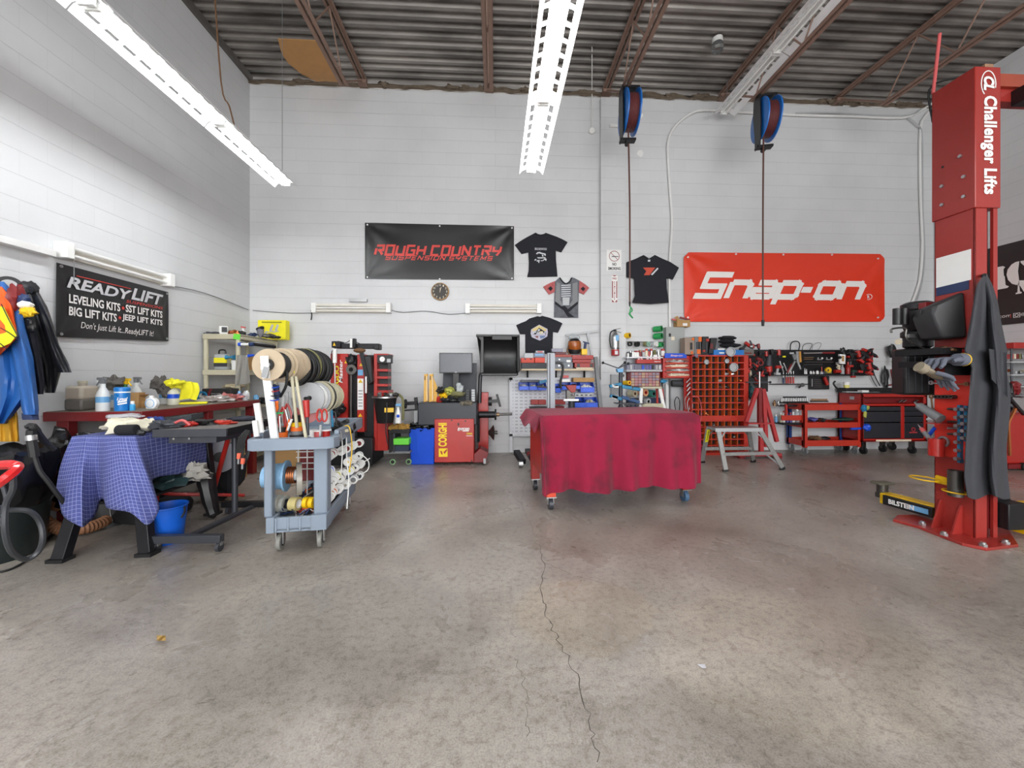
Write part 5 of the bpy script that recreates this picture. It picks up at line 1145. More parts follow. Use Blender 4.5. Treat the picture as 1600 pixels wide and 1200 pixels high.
# ================================================================ left bench and its load
BX = -3.15;BY0,BY1 = 3.63,5.36;BZ = .97
bn = root('workbench',(-3.55,4.5,0),'long red steel workbench with a worn wooden top along the left wall','workbench')
obj('top',MB().bx(WL+.01,BX,BY0,BY1,BZ-.02,BZ),mat('worn_top',(120,112,100),.7,0,.25,scale=5),bn)
obj('front_rail',MB().bx(BX-.02,BX+.005,BY0-.005,BY1,BZ-.075,BZ-.004),DRED,bn,.003);obj('end_rail',MB().bx(WL+.01,BX,BY0-.02,BY0,BZ-.085,BZ-.004),DRED,bn,.003)
for (x,y) in ((-3.83,BY0+.05),(BX-.07,BY0+.05),(BX-.07,4.5),(BX-.07,BY1-.06),(-3.83,BY1-.06)): obj('leg',MB().bx(x-.05,x+.05,y-.04,y+.04,0,BZ-.07),DRED,bn,.003)
def bp(px,X): d = 607.8*(-X)/(774-px);return Vector((X,(d-X*_s)/_c,BZ)),d
def lathe_thing(nm,px,X,prof,m,label,cat,grp=None,n=26):
    p,d = bp(px,X);r__ = root(nm,p,label,cat,grp);obj('body',MB().lathe(p,prof,n=n),m,r__);return r__,p,d
# jug
p,d = bp(129,-3.78);r_ = root('plastic_jug',p,'square translucent jug half full of grey liquid, leftmost on the red bench','jug')
JP = mat('jug_plastic',(176,166,150),.35,0,.08);JQ = mat('jug_liquid',(96,92,86),.4,0,.1)
obj('body',MB().box(p+Vector((0,0,.16)),(.15,.17,.13)),JP,r_,.025);obj('liquid',MB().box(p+Vector((0,0,.055)),(.153,.173,.11)),JQ,r_,.02);obj('neck',MB().cyl(p+Vector((0,0,.22)),p+Vector((0,0,.25)),.03),JP,r_);obj('cap',MB().cyl(p+Vector((0,0,.25)),p+Vector((0,0,.27)),.033),BEI,r_)
def sprayer(px,X,m,mh,label,h=.18,w_=.045,lab=None,grp='spray bottles on the red bench',flip=-1):
    p,d = bp(px,X);r__ = root('spray_bottle',p,label,'spray bottle',grp);h *= 1.16;k = h/.18
    obj('bottle',MB().lathe(p,[(w_*.95,0),(w_,.01),(w_,.11*k),(w_*.8,.135*k),(w_*.38,.165*k),(w_*.36,.19*k)],n=24),m,r__)
    t = p+Vector((0,0,.19*k));rt = Vector((flip*.8,flip*-.2,0)).normalized()
    obj('spray_head',MB().bar(t,t+Vector((0,0,.035)),.035,.03,(0,1,0)).bar(t+Vector((0,0,.045))-rt*.03,t+Vector((0,0,.045))+rt*.06,.022,.024),mh,r__,.004)
    obj('trigger',MB().tube([t+rt*.035+Vector((0,0,.04)),t+rt*.05+Vector((0,0,.01)),t+rt*.075+Vector((0,0,-.015))],.006),mh,r__)
    if lab: obj('label',MB().lathe(p+Vector((0,0,.06*k)),[(w_*1.015,0),(w_*1.015,.04*k)],n=24),lab,r__)
    return r__
MWH = mat('bottle_white',(222,224,222),.4)
sprayer(161,-3.52,MWH,MGR,'white spray bottle with a blue label and grey head beside the jug',.2,.048,LBL)
sprayer(182,-3.78,MWH,MGR,'white spray bottle with pale blue liquid under the grey rag',.2,.055,LBL)
sprayer(213,-3.72,MWH,MGR,'white spray bottle behind the small cardboard box',.2,.045,None,flip=1)
sprayer(257,-3.72,MWH,MGR,'slim white spray bottle under the second grey rag',.17,.045,LBL)
sprayer(271,-3.52,mat('bottle_cream',(214,214,196),.4),GCL,'cream spray bottle with a round blue label under the yellow rag',.18,.055,BLU)
p,d = bp(191,-3.38);r_ = root('wipes_tub',p,'tall blue and white wipes tub with a blue lid on the red bench','tub')
obj('tub',MB().lathe(p,[(.052,0),(.054,.01),(.054,.185)],n=30),mat('tub_blue',(28,120,196),.3),r_);obj('lid',MB().lathe(p+Vector((0,0,.185)),[(.056,0),(.056,.02),(.048,.028)],n=30),mat('tub_blue',(28,120,196)),r_)
obj('white_band',MB().lathe(p+Vector((0,0,.162)),[(.0548,0),(.0548,.012)],n=30),WPL,r_)
Rt = Vector((1,.1,0)).normalized();f_ = -(_dir(191,615)).normalized();f_.z = 0;f_.normalize();
text('Lysol',p+f_*.0553+Vector((0,0,.105)),.07,.035,WPL,r_,R=Vector((-f_.y,f_.x,0)),shear=.3,bold=.03,name='white_lettering')
mb = MB();[mb.bar(p+f_*.056+Vector((-f_.y,f_.x,0))*(-.03)+Vector((0,0,zz__)),p+f_*.056+Vector((-f_.y,f_.x,0))*.03+Vector((0,0,zz__+.012)),.003,.012) for zz__ in (.06,.08)];obj('white_swash',mb,WPL,r_)
sprayer(196,-3.62,mat('bottle_green',(40,110,60),.4),YEL,'spray bottle with a yellow and green trigger behind the wipes tub',.19,.04,None,flip=1)
r_,p,d = lathe_thing('small_bottle',207,-3.30,[(.02,0),(.021,.004),(.021,.05),(.012,.06)],mat('hand_blue',(60,160,215),.2),'small bright blue bottle with a white cap on the red bench','bottle');obj('cap',MB().cyl(p+Vector((0,0,.06)),p+Vector((0,0,.085)),.014),WPL,r_)
p,d = bp(237,-3.32);r_ = root('pump_bottle',p,'round flat white pump bottle on the red bench','bottle');obj('body',MB().lathe(p+Vector((0,.03,.05)),[(.04,0),(.055,.008),(.055,.042),(.04,.05)],(0,-1,0),30),WPL,r_,.0);obj('foot',MB().box(p+Vector((0,0,.008)),(.07,.045,.016)),WPL,r_);obj('pump',MB().cyl(p+Vector((0,0,.1)),p+Vector((0,0,.125)),.02),WPL,r_);obj('blue_ring',MB().ring(p+Vector((0,-.021,.05)),p+Vector((0,-.024,.05)),.042,.038),LBL,r_)
def abox(px,X,w_,dp,h,m,label,nm='cardboard_box',rz=0.,cat='box',dz=0.):
    p,d = bp(px,X);return one(nm,MB().box(p+Vector((0,0,h/2+dz)),(w_,dp,h),rotm(0,0,rz)),m,label,cat,bevel=.003)
abox(212,-3.55,.1,.12,.15,CARD,'small brown cardboard box standing behind the blue bottle',rz=.3)
r_ = root('cardboard_box',bp(228,-3.5)[0],'low cardboard box with one flap folded up on the red bench','box');p = bp(229,-3.5)[0];obj('carton',MB().box(p+Vector((0,0,.035)),(.1,.12,.07)),CARD,r_);obj('flap',MB().bar(p+Vector((-.05,-.05,.07)),p+Vector((.03,-.05,.13)),.002,.09,(0,1,0)),CARD,r_)
def rag(px,X,zc,rr_,m,label,seed,nm='cleaning_rag',amp=.45):
    p,d = bp(px,X);return one(nm,MB().lump(p+Vector((0,0,zc)),rr_,seed,amp,2.6,26),m,label,'rag','rags on the red bench')
rag(178,-3.72,.245,(.1,.06,.06),GCL,'grey rag draped over the spray bottles left of the wipes tub',1);rag(250,-3.66,.22,(.085,.05,.09),GCL,'grey rag hanging over the spray bottle left of the yellow rags',2);rag(262,-3.56,.16,(.05,.04,.07),GCL,'small grey rag end hanging in front of the slim bottle',12)
rag(272,-3.48,.235,(.08,.055,.045),YCL,'crumpled yellow rag on top of the cream spray bottle',3)
def yf(u,v):
    p,d = bp(295,-3.42);a = math.radians(25);w_ = (u-.5)*.16+.02*v;return p+Vector((w_*math.cos(a)+.02*math.sin(v*4),w_*math.sin(a)-.02*math.sin(u*9)-.03*v,.23-.19*v+.02*math.sin(u*3)))
one('cleaning_rag',MB().grid(yf,16,20,.008),YCL,'bright yellow cloth hanging down beside the cream spray bottle','rag','rags on the red bench');rag(290,-3.5,.2,(.07,.05,.05),YCL,'folded yellow cloth at the top of the hanging yellow cloth',33)
p = bp(303,-3.36)[0];one('cleaning_rag',MB().box(p+Vector((0,0,.012)),(.24,.12,.022),rotm(0,0,.5)),YCL,'flat folded yellow cloth lying near the front edge of the red bench','rag','rags on the red bench',bevel=.008)
p = bp(345,-3.58)[0];r_ = root('black_carton',p,'black printed carton with a red stripe near the shelf on the red bench','box');obj('carton',MB().box(p+Vector((0,0,.075)),(.36,.16,.15)),mat('carton_black',(34,30,30),.5),r_,.004)
obj('red_stripe',MB().prism([(-.14,-.075),(-.11,-.075),(-.05,.075),(-.08,.075)],p+Vector((0,-.081,.075)),(1,0,0),(0,0,1),.002),DRED,r_);text('Diamond Safety',p+Vector((.0,-.084,.085)),.12,.014,WPL,r_);text('Disposable Gloves',p+Vector((.0,-.084,.062)),.12,.012,WPL,r_)
rag(365,-3.6,.17,(.12,.07,.035),mat('beige_cloth',(178,166,138),.9),'beige cloth crumpled on top of the black carton',14)
p = bp(330,-3.42)[0];one('plastic_bag',MB().lump(p+Vector((0.02,.05,.03)),(.15,.12,.04),21,.6,5,26),mat('bag_clear',(196,188,184),.25,0,.3,scale=20),'clear plastic bag of small parts on the red bench before the black carton','bag','bags on the bench')
p = bp(352,-3.38)[0];one('plastic_bag',MB().lump(p+Vector((0.02,.05,.04)),(.15,.14,.045),22,.6,5,26),mat('bag_red',(186,110,106),.3,0,.4,scale=22),'clear plastic bag with red parts on the red bench','bag','bags on the bench')
p = bp(312,-3.75)[0];one('tape_roll',MB().ring(p+Vector((0,0,.06)),p+Vector((.05,-.02,.06)),.06,.04),TEAL,'blue roll standing left of the black carton','tape')
for px,X,m,l in ((383,-3.2,CLR,'small clear bottle at the far front edge of the red bench'),(386,-3.32,MWH,'white spray bottle near the beige shelf'),(374,-3.28,LBL,'small blue topped jar near the beige shelf')):
    r_,p,d = lathe_thing('small_bottle',px,X,[(.03,0),(.03,.08),(.015,.1),(.015,.12)],m,l,'bottle','bottles near the beige shelf')
# ================================================================ beige shelf in the corner
sh = root('storage_shelf',(-3.68,5.9,0),'beige plastic shelf unit standing in the corner of the shop','shelf')
SX0,SX1,SY0,SY1 = -3.93,-3.45,5.42,6.36
for z_,nm in ((1.82,'top_shelf'),(1.335,'middle_shelf'),(.86,'lower_shelf'),(.15,'bottom_shelf')):
    obj(nm,MB().bx(SX0,SX1,SY0,SY1,z_,z_+.02).bx(SX0,SX1,SY0,SY0+.02,z_-.04,z_+.03).bx(SX1-.02,SX1,SY0,SY1,z_-.04,z_+.03),BEI,sh,.006)
for x in (SX0+.03,SX1-.03):
    for y in (SY0+.03,SY1-.03): obj('post',MB().cyl((x,y,0),(x,y,1.84),.028),BEI,sh)
one('sticky_note',MB().box(PY(370,526,SY0-.004),(.09,.002,.075),rotm(0,.15,0)),LIM,'lime green sticky note on the top edge of the beige shelf','note')
def on(px,py,Y,z_): p = PY(px,py,Y);p.z = z_;return p
S1 = 1.851;S2 = 1.366;S3 = .89
p = on(351,0,5.6,S1);r_ = root('white_carton',p,'small white and black carton on top of the beige shelf','box');obj('carton',MB().box(p+Vector((0,0,.06)),(.1,.1,.12),rotm(0,0,.3)),WPL,r_,.003);obj('black_print',MB().box(p+Vector((.03,-.048,.07)),(.06,.02,.07),rotm(0,0,.3)),BLK,r_)
for i,(px,Y,rr_,m,l) in enumerate(((333,5.55,(.1,.05,.022),DGR,'dark flat tool on the left edge of the beige shelf top'),(366,5.6,(.09,.05,.035),COP,'orange and black tool lying on the beige shelf top'),(378,5.62,(.05,.04,.03),BLK,'black air tool part beside the orange tool'),(395,5.75,(.06,.05,.025),mat('navy',(35,52,92)),'dark blue tool on the beige shelf top'),(418,5.95,(.1,.06,.03),DST,'grey metal sander lying on the beige shelf top'),(430,6.05,(.08,.05,.02),BLK,'black hose end on the beige shelf top'))):
    one('hand_tool',MB().lump(on(px,0,Y,S1+rr_[2]*.9),rr_,i+40,.4,3),m,l,'tool','tools on the beige shelf top')
p = on(380,0,5.8,S1);r_ = root('spray_gun',p,'small white spray bottle on the beige shelf top','spray bottle');obj('bottle',MB().lathe(p,[(.03,0),(.03,.07),(.012,.1),(.012,.12)]),WPL,r_);obj('head',MB().bar(p+Vector((-.03,0,.14)),p+Vector((.03,0,.13)),.02,.02),PINK,r_)
p = on(407,0,5.9,S1);r_ = root('paint_gun_cup',p,'clear cup tool with a black lid on the beige shelf top','cup');obj('cup',MB().lathe(p,[(.02,0),(.04,.03),(.05,.12)]),SMK,r_);obj('lid',MB().cyl(p+Vector((0,0,.12)),p+Vector((-.01,0,.14)),.055),BLK,r_)
p = PY(428,515,6.28);p.z = S1;r_ = root('yellow_case',p,'yellow spray gun kit box standing at the back of the beige shelf top','box');obj('carton',MB().box(p+Vector((0,0,.15)),(.42,.12,.3)),BYL,r_,.004)
for dx in (-.02,.06):
    q = p+Vector((dx,-.062,.13));obj('gun_picture',MB().bar(q,q+Vector((.035,0,.1)),.002,.035,(1,0,0)).bar(q+Vector((-.04,0,-.02)),q+Vector((.05,0,.0)),.002,.015),LGR,r_)
q = p+Vector((-.1,-.062,.08));obj('gun_picture',MB().bar(q,q+Vector((.03,0,.05)),.002,.03),LGR,r_);obj('print_band',MB().box(p+Vector((0,-.0605,.265)),(.3,.002,.018)),mat('olive_print',(150,140,20)),r_)
# middle shelf
p = on(348,0,5.55,S2);r_ = root('plastic_jug',p,'clear jug with a yellow label on the middle beige shelf','jug');obj('body',MB().box(p+Vector((0,0,.11)),(.17,.1,.22)),CLR,r_,.02);obj('label',MB().box(p+Vector((0,-.003,.13)),(.165,.1,.07)),BYL,r_);obj('dark_label',MB().box(p+Vector((0,-.003,.07)),(.165,.1,.05)),DGR,r_);obj('handle',MB().tube([p+Vector((-.05,0,.22)),p+Vector((-.04,0,.27)),p+Vector((.03,0,.27)),p+Vector((.04,0,.22))],.01),BLK,r_)
p = on(364,0,5.5,S2);r_ = root('funnel',p+Vector((0,0,.17)),'teal funnel lying against the jug on the middle beige shelf','funnel');q = p+Vector((-.06,-.05,.17));obj('cone',MB().lathe(q,[(.03,0),(.012,.05),(.015,.07),(.035,.12)],(1,0,0)),TEAL,r_)
one('paper_cup',MB().lathe(on(367,0,5.5,S2),[(.035,0),(.045,.13)]),MWH,'white cup on the middle beige shelf','cup');one('cardboard_box',MB().box(on(395,0,5.9,S2)+Vector((0,0,.1)),(.22,.2,.2)),CARD,'brown cardboard box on the middle beige shelf','box')
one('cardboard_box',MB().box(on(418,0,6.15,S2)+Vector((0,0,.06)),(.18,.18,.12)),BRN,'low brown box at the far end of the middle beige shelf','box')
r_ = root('caulking_gun',PY(400,538,5.42),'blue and white caulking gun hung under the top beige shelf','caulking gun');obj('tube',MB().cyl(PY(377,538,SY0-.05),PY(394,538,SY0-.05),.018),WPL,r_);obj('collar',MB().cyl(PY(373,538,SY0-.05),PY(377,538,SY0-.05),.024),BLU,r_);obj('plunger',MB().cyl(PY(390,538,SY0-.05),PY(397,538,SY0-.05),.026),mat('navy',(35,52,92)),r_);obj('rod',MB().cyl(PY(397,538,SY0-.05),PY(430,542,SY0+.2),.022),BLK,r_)
r_ = root('caulking_gun',PY(390,556,5.42),'blue nosed caulking tube sticking out of the middle beige shelf','caulking gun');obj('tube',MB().cyl(PY(378,557,SY0-.02),PY(388,556,SY0-.02),.01),WPL,r_);obj('nozzle',MB().cyl(PY(388,556,SY0-.02),PY(397,555,SY0-.02),.022,.012),BLU,r_)
def gh(u,v): return PY(371+u*16+v*(4 if u > .5 else -4),555+v*48*(1-.1*u),SY0-.05-.03*math.sin(u*5+v*2))
one('hanging_rag',MB().grid(gh,14,20,.006),mat('rag_pale',(140,138,132),.9,0,.15),'pale grey rag hanging on the near right post of the beige shelf','rag')
# lower shelf
for i,(px,Y,prof,m,l) in enumerate(((420,5.75,[(.05,0),(.05,.16),(.03,.2)],BLK,'black can with a red nozzle on the lower beige shelf'),(400,5.6,[(.035,0),(.035,.1),(.02,.13)],LBL,'small blue jar on the lower beige shelf'),(379,5.5,[(.03,0),(.03,.12),(.012,.15)],MWH,'white bottle on the lower beige shelf'))):
    one('shelf_bottle',MB().lathe(on(px,0,Y,S3),prof),m,l,'bottle','bottles on the lower beige shelf')
one('machine_part',MB().lump(on(410,0,5.7,S3+.04),(.12,.08,.045),61,.4,4),BLK,'black metal part on the lower beige shelf','part');one('paper_stack',MB().box(on(362,0,5.7,S3)+Vector((0,0,.05)),(.2,.3,.1)),LGR,'stack of grey papers on the lower beige shelf','papers')
# ================================================================ generic picture-plane helpers
def part(x0,y0,x1,y1,Yf,dp,m,nm,par,bevel=.0):
    mb = MB();pbox(mb,x0,y0,x1,y1,Yf,Yf+dp);return obj(nm,mb,m,par,bevel)
def thing1(x0,y0,x1,y1,Yf,dp,m,nm,label,cat,grp=None,bevel=.003):
    mb = MB();pbox(mb,x0,y0,x1,y1,Yf,Yf+dp);return one(nm,mb,m,label,cat,grp,bevel)
def ppoly(pix,Yf,dp,m,nm,par,bevel=0.):
    P = [PY(x,y,Yf) for x,y in pix];return obj(nm,MB().prism([(p.x,p.z) for p in P],(0,Yf+dp,0),(1,0,0),(0,0,1),dp),m,par,bevel)
def pcy(x0,y0,x1,y1,Y,r_,m,nm,par,r2=None,Y2=None,n=16): return obj(nm,MB().cyl(PY(x0,y0,Y),PY(x1,y1,Y if Y2 is None else Y2),r_,r2,n=n),m,par)
def ptube(pix,Y,r_,m,nm,par): return obj(nm,MB().tube([PY(p[0],p[1],p[2] if len(p) > 2 else Y) for p in pix],r_,7),m,par)
# ================================================================ left floor
# rolling table
rt = root('rolling_stand',(-2.36,3.42,0),'black adjustable rolling tool table between the blue covered bench and the cart','table')
FRc = Vector((-2.045,3.06,0));rz_ = math.radians(2);rx_ = Vector((math.cos(rz_),math.sin(rz_),0));ry_ = Vector((-math.sin(rz_),math.cos(rz_),0))
def RT(a,b,z_): return FRc-rx_*a+ry_*b+Vector((0,0,z_))
def rbox(a0,a1,b0,b1,z0,z1,m,nm,bev=.002): return obj(nm,MB().box((RT(a0,b0,z0)+RT(a1,b1,z1))/2,(abs(a1-a0),abs(b1-b0),z1-z0),rotm(0,0,rz_)),m,rt,bev)
rbox(0,.50,0,.80,.865,.88,mat('table_rubber',(112,108,104),.75,0,.2),'top');rbox(-.01,.51,-.012,0,.825,.885,DGR,'front_lip');rbox(-.012,0,0,.8,.83,.885,BLKM,'side_lip')
rbox(.08,.42,.02,.7,.775,.862,DGR,'under_box');obj('bolt',MB().cyl(RT(.38,.012,.81),RT(.38,.02,.81),.008),STL,rt);obj('bolt',MB().cyl(RT(.27,.012,.81),RT(.27,.02,.81),.008),STL,rt)
pb_ = PZ(367,803,.07);obj('post',MB().cyl((pb_.x,pb_.y,.07),(pb_.x,pb_.y,.8),.024),DGR,rt);obj('crank_arm',MB().bar((pb_.x,pb_.y,.79),RT(.3,.4,.8),.04,.04),BLKM,rt)
a,b = PZ(297,838,.07),PZ(402,788,.07);obj('floor_rail',MB().cyl(a,b,.022),DGR,rt)
a,b = PZ(238,842,.095),PZ(347,841,.095);obj('front_foot',MB().bar(a,b,.05,.055),DGR,rt,.003)
for p in (a.lerp(b,.06),a.lerp(b,.96)): cs = obj('caster',MB().cyl((p.x-.012,p.y,.034),(p.x+.012,p.y,.034),.034,n=20),DGR,rt);obj('caster_fork',MB().bx(p.x-.02,p.x+.02,p.y-.012,p.y+.012,.045,.075),STL,cs)
a,b = PZ(348,788,.09),PZ(418,787,.09);obj('rear_foot',MB().bar(a,b,.05,.05),BLKM,rt,.003);cs = obj('caster',MB().cyl((a.x+.04,a.y,.034),(a.x+.065,a.y,.034),.034,n=20),DGR,rt)
# things on it
def onrt(a,b): return RT(a,b,.881)
for (a,b,rr_,m,nm,l,sd) in ((.52,.12,(.1,.09,.03),DGR,'tool_pouch','dark grey folded tool pouch on the left of the black rolling table',1),(.40,.2,(.05,.05,.02),RED,'red_strap','red strap curl on the black rolling table',2),(.33,.28,(.09,.05,.025),BLK,'cable_pile','small pile of black cables on the black rolling table',3),(.22,.33,(.10,.05,.018),ORED,'red_pouch','flat red tool on the black rolling table',4),(.2,.6,(.12,.08,.02),mat('navy_rag',(44,46,58),.9),'dark_rag','dark blue rag at the rear of the black rolling table',5),(.05,.66,(.1,.07,.02),GCL,'grey_rag','grey rag at the far right of the black rolling table',6)):
    one(nm,MB().lump(onrt(a,b)+Vector((0,0,rr_[2]*.8)),rr_,sd+70,.5,3),m,l,'rag' if 'rag' in nm else 'tool','things on the rolling table')
one('red_lever',MB().tube([onrt(.45,.1)+Vector((0,0,.03)),onrt(.38,.1)+Vector((0,0,.06)),onrt(.34,.12)+Vector((0,0,.02))],.01),PINK,'pink red plastic hoop at the front left of the black rolling table','hoop')
# blue covered bench
sb = root('folding_bench',(-3.0,3.25,0),'black splay-legged work stand under the quilted blue blanket','work stand')
def bpt(u,d,z_): return Vector((u*_c+d*_s,d*_c-u*_s,z_))
c_ = [bpt(-3.20,2.86,.82),bpt(-2.81,2.86,.82),bpt(-2.84,3.58,.82),bpt(-3.24,3.58,.82)]
obj('top',MB().prism([(p.x,p.y) for p in c_],(0,0,.80),(1,0,0),(0,1,0),.03),BLKM,sb)
for (u0,d0,q) in ((-3.16,2.70,c_[0]),(-2.64,2.79,c_[1]),(-2.80,3.60,c_[2]),(-3.36,3.65,c_[3])):
    p = bpt(u0,d0,.0);t = Vector((q.x*.9+p.x*.1+(-.11 if u0 == -2.64 else 0),q.y+(.13 if d0 < 3 else -.05),.80));lg = obj('leg',MB().bar(p+Vector((0,0,.01)),t,.085,.06,(0,1,0)),BLKM,sb,.004);obj('foot_pad',MB().box(p+Vector((0,0,.012)),(.11,.09,.024)),BLK,lg)
obj('lower_shelf',MB().prism([(p.x,p.y) for p in c_],(0,0,.34),(1,0,0),(0,1,0),.02),BLKM,sb)
QB = bpy.data.materials.new('quilted_blue');QB.use_nodes = True;nt = QB.node_tree;N = nt.nodes;b_ = N['Principled BSDF']
uv = N.new('ShaderNodeAttribute');uv.attribute_name = 'cloth_uv';bt = N.new('ShaderNodeTexBrick');bt.offset = 0;bt.inputs['Scale'].default_value = 1;bt.inputs['Brick Width'].default_value = .028;bt.inputs['Row Height'].default_value = .028;bt.inputs['Mortar Size'].default_value = .0015
bt.inputs['Color1'].default_value = lin((68,76,134))+(1,);bt.inputs['Color2'].default_value = lin((76,84,144))+(1,);bt.inputs['Mortar'].default_value = lin((140,146,190))+(1,)
nt.links.new(uv.outputs['Vector'],bt.inputs['Vector']);nt.links.new(bt.outputs['Color'],b_.inputs['Base Color']);b_.inputs['Roughness'].default_value = .95
wv = N.new('ShaderNodeTexNoise');wv.inputs['Scale'].default_value = 70;nt.links.new(uv.outputs['Vector'],wv.inputs['Vector']);bp_ = N.new('ShaderNodeBump');bp_.inputs['Strength'].default_value = .6;bp_.inputs['Distance'].default_value = .006;nt.links.new(wv.outputs['Fac'],bp_.inputs['Height']);nt.links.new(bp_.outputs[0],b_.inputs['Normal'])
TZ = .842
tp_ = [bpt(-3.26,3.62,TZ),bpt(-3.22,2.84,TZ),bpt(-2.79,2.84,TZ),bpt(-2.82,3.62,TZ)]
K = [(tp_[0],bpt(-3.33,3.6,.5)),(tp_[0].lerp(tp_[1],.6),bpt(-3.38,3.1,.45)),(tp_[1],PD(90,766,2.78)),(tp_[1].lerp(tp_[2],.08),PD(100,800,2.68)),(tp_[1].lerp(tp_[2],.2),PD(124,822,2.62)),(tp_[1].lerp(tp_[2],.3),PD(141,812,2.74)),(tp_[1].lerp(tp_[2],.42),PD(160,778,2.86)),
     (tp_[1].lerp(tp_[2],.55),PD(167,791,2.72)),(tp_[1].lerp(tp_[2],.72),PD(203,800,2.62)),(tp_[1].lerp(tp_[2],.88),PD(232,818,2.64)),(tp_[2],PD(248,794,2.74)),(tp_[2].lerp(tp_[3],.05),PD(240,762,2.86)),(tp_[2].lerp(tp_[3],.16),PD(241,746,2.95)),(tp_[2].lerp(tp_[3],.6),PD(285,738,3.25)),(tp_[3],PD(325,728,3.55))]
TPs = smooth_path([k[0] for k in K],5);BTs = smooth_path([k[1] for k in K],5)
ct0 = bpt(-3.02,3.23,TZ+.002);mb = MB();m_ = len(TPs);NV = 16;vs = [];uvs = [];acc = 0
for i in range(m_):
    if i: acc += (BTs[i]-BTs[i-1]).length*.75
    for j in range(4): t = j/4;q = ct0.lerp(TPs[i],t);q.z = TZ;vs.append(q);uvs.append((q.x,q.y))
    L_ = (TPs[i]-BTs[i]).length
    for j in range(NV+1):
        t = j/NV;q = TPs[i].lerp(BTs[i],t);out = (q-ct0);out.z = 0;out.normalize()
        q = q+out*(.018*math.sin(t*math.pi)+.010*math.sin(i*.9)*t)+Vector((0,0,-.006*math.sin(min(1,t*6)*math.pi/2)));vs.append(q);uvs.append((acc*.9+.3*t*0,5+t*L_))
W_ = NV+5
mb._add(vs,[(i*W_+j,i*W_+j+1,(i+1)*W_+j+1,(i+1)*W_+j) for i in range(m_-1) for j in range(W_-1)])
mb._add([ct0,TPs[0],TPs[-1]],[(0,1,2)]);uvs += [(0,0)]*3
bl = one('quilted_blanket',mb,QB,'blue quilted moving blanket draped over the black work stand','blanket');at_ = bl.data.attributes.new('cloth_uv','FLOAT_VECTOR','POINT')
for i,(a,b) in enumerate(uvs): at_.data[i].vector = (a,b,0)
sd_ = bl.modifiers.new('thickness','SOLIDIFY');sd_.thickness = .008;sd_.offset = 0
random.seed(5)
def obl(px,py,z_=TZ): return PZ(px,py,z_)
for (px,py,rr_,dz,m,nm,l,cat,sd) in ((192,678,(.17,.10,.06),.055,mat('canvas_cream',(214,208,186),.9,0,.1),'canvas_bundle','cream canvas bundle lying on the blue blanket','bundle',1),(222,676,(.055,.05,.05),.05,mat('canvas_cream',(214,208,186)),'canvas_bag','small cream bag at the right end of the canvas bundle','bag',2),(236,672,(.10,.07,.05),.05,mat('royal_blue',(30,56,130),.6),'blue_bag','royal blue nylon bag behind the black roll on the blanket','bag',3),(187,674,(.14,.06,.02),.115,CLR,'plastic_wrap','clear plastic wrap on top of the cream canvas bundle','plastic',4)):
    one(nm,MB().lump(obl(px,py)+Vector((0,.05,dz)),rr_,sd+80,.35,3,26),m,l,cat,'things on the blue blanket')
p = obl(205,680);r_ = root('fabric_roll',p,'rolled charcoal fabric in front of the cream bundle on the blue blanket','roll');obj('roll',MB().cyl(p+Vector((-.075,-.02,.042)),p+Vector((.055,-.02,.045)),.038,n=24),BLKC,r_,.006);obj('strap_end',MB().lump(p+Vector((.085,-.02,.02)),(.03,.02,.02),3,.4),BLK,r_)
p = PY(275,655,3.45);one('dark_case',MB().box((p.x+.02,3.5,.92),(.22,.2,.05),rotm(0,-.15,.2)),mat('case_dark',(40,46,50),.6),'flat dark case standing on the rear of the work stand','case',bevel=.006)
# under the stand
p = bpt(-3.02,3.3,.36);one('glass_jars',MB().lump(p+Vector((.1,0,.05)),(.16,.2,.06),5,.5,4),mat('dark_teal',(44,66,68),.4),'dark teal bundle on the lower shelf of the work stand','bundle');one('crumpled_paper',MB().lump(PD(305,738,3.3),(.1,.06,.07),15,.6,4),mat('paper_grey',(170,166,158),.9),'crumpled grey paper at the rear of the work stand shelf','paper')
# grey reel, red frame, black bag behind
c = PD(343,714,3.85);r_ = root('film_reel',c,'large grey reel standing behind the red frame under the rolling table','reel');ax_ = Vector((.5,-.86,0)).normalized();obj('flange',MB().ring(c,c+ax_*.008,.155,.05,36),mat('reel_grey',(150,150,158),.35),r_);obj('body',MB().cyl(c-ax_*.12,c,.13,n=30),mat('reel_blue_grey',(120,140,170),.4),r_);obj('hub',MB().cyl(c,c+ax_*.012,.05),BLK,r_)
r_ = root('pipe_stand',PD(330,775,3.7),'bent red steel tube frame standing under the rolling table','frame')
obj('tube',MB().cyl(PD(357,684,3.6),PD(330,780,3.75),.02),RED,r_);obj('tube',MB().tube([PD(245,782,3.4),PD(249,771,3.45),PD(275,772,3.55),PD(340,773,3.75),PD(382,774,3.9)],.016),RED,r_)
one('black_backpack',MB().lump(PD(350,745,4.05),(.2,.12,.24),33,.3,2),BLKC,'black bag sagging behind the red tube frame','bag')
one('black_boot',MB().tube([PD(318,735,3.55),PD(322,765,3.5),PD(331,800,3.5),PD(336,806,3.5)],[.06,.05,.04,.03]),BLK,'black folded umbrella shape leaning under the rolling table','bag')
p = PZ(300,800,0);one('grey_case',MB().lump(PD(288,752,3.9),(.17,.1,.13),8,.1),mat('case_grey',(150,146,138),.7),'pale grey rounded case behind the blue bucket','case')
# bucket
p = PZ(262,846,0);r_ = root('bucket',p,'blue plastic bucket under the blanket covered stand','bucket');obj('pail',MB().lathe(p,[(.092,0),(.095,.01),(.122,.27),(.128,.275),(.128,.285),(.119,.285),(.09,.03)],n=36),mat('bucket_blue',(14,92,200),.4,0,.05),r_);obj('handle',MB().tube([p+Vector((.125,0,.27)),p+Vector((.15,-.03,.24)),p+Vector((.14,-.05,.2))],.007),BLK,r_)
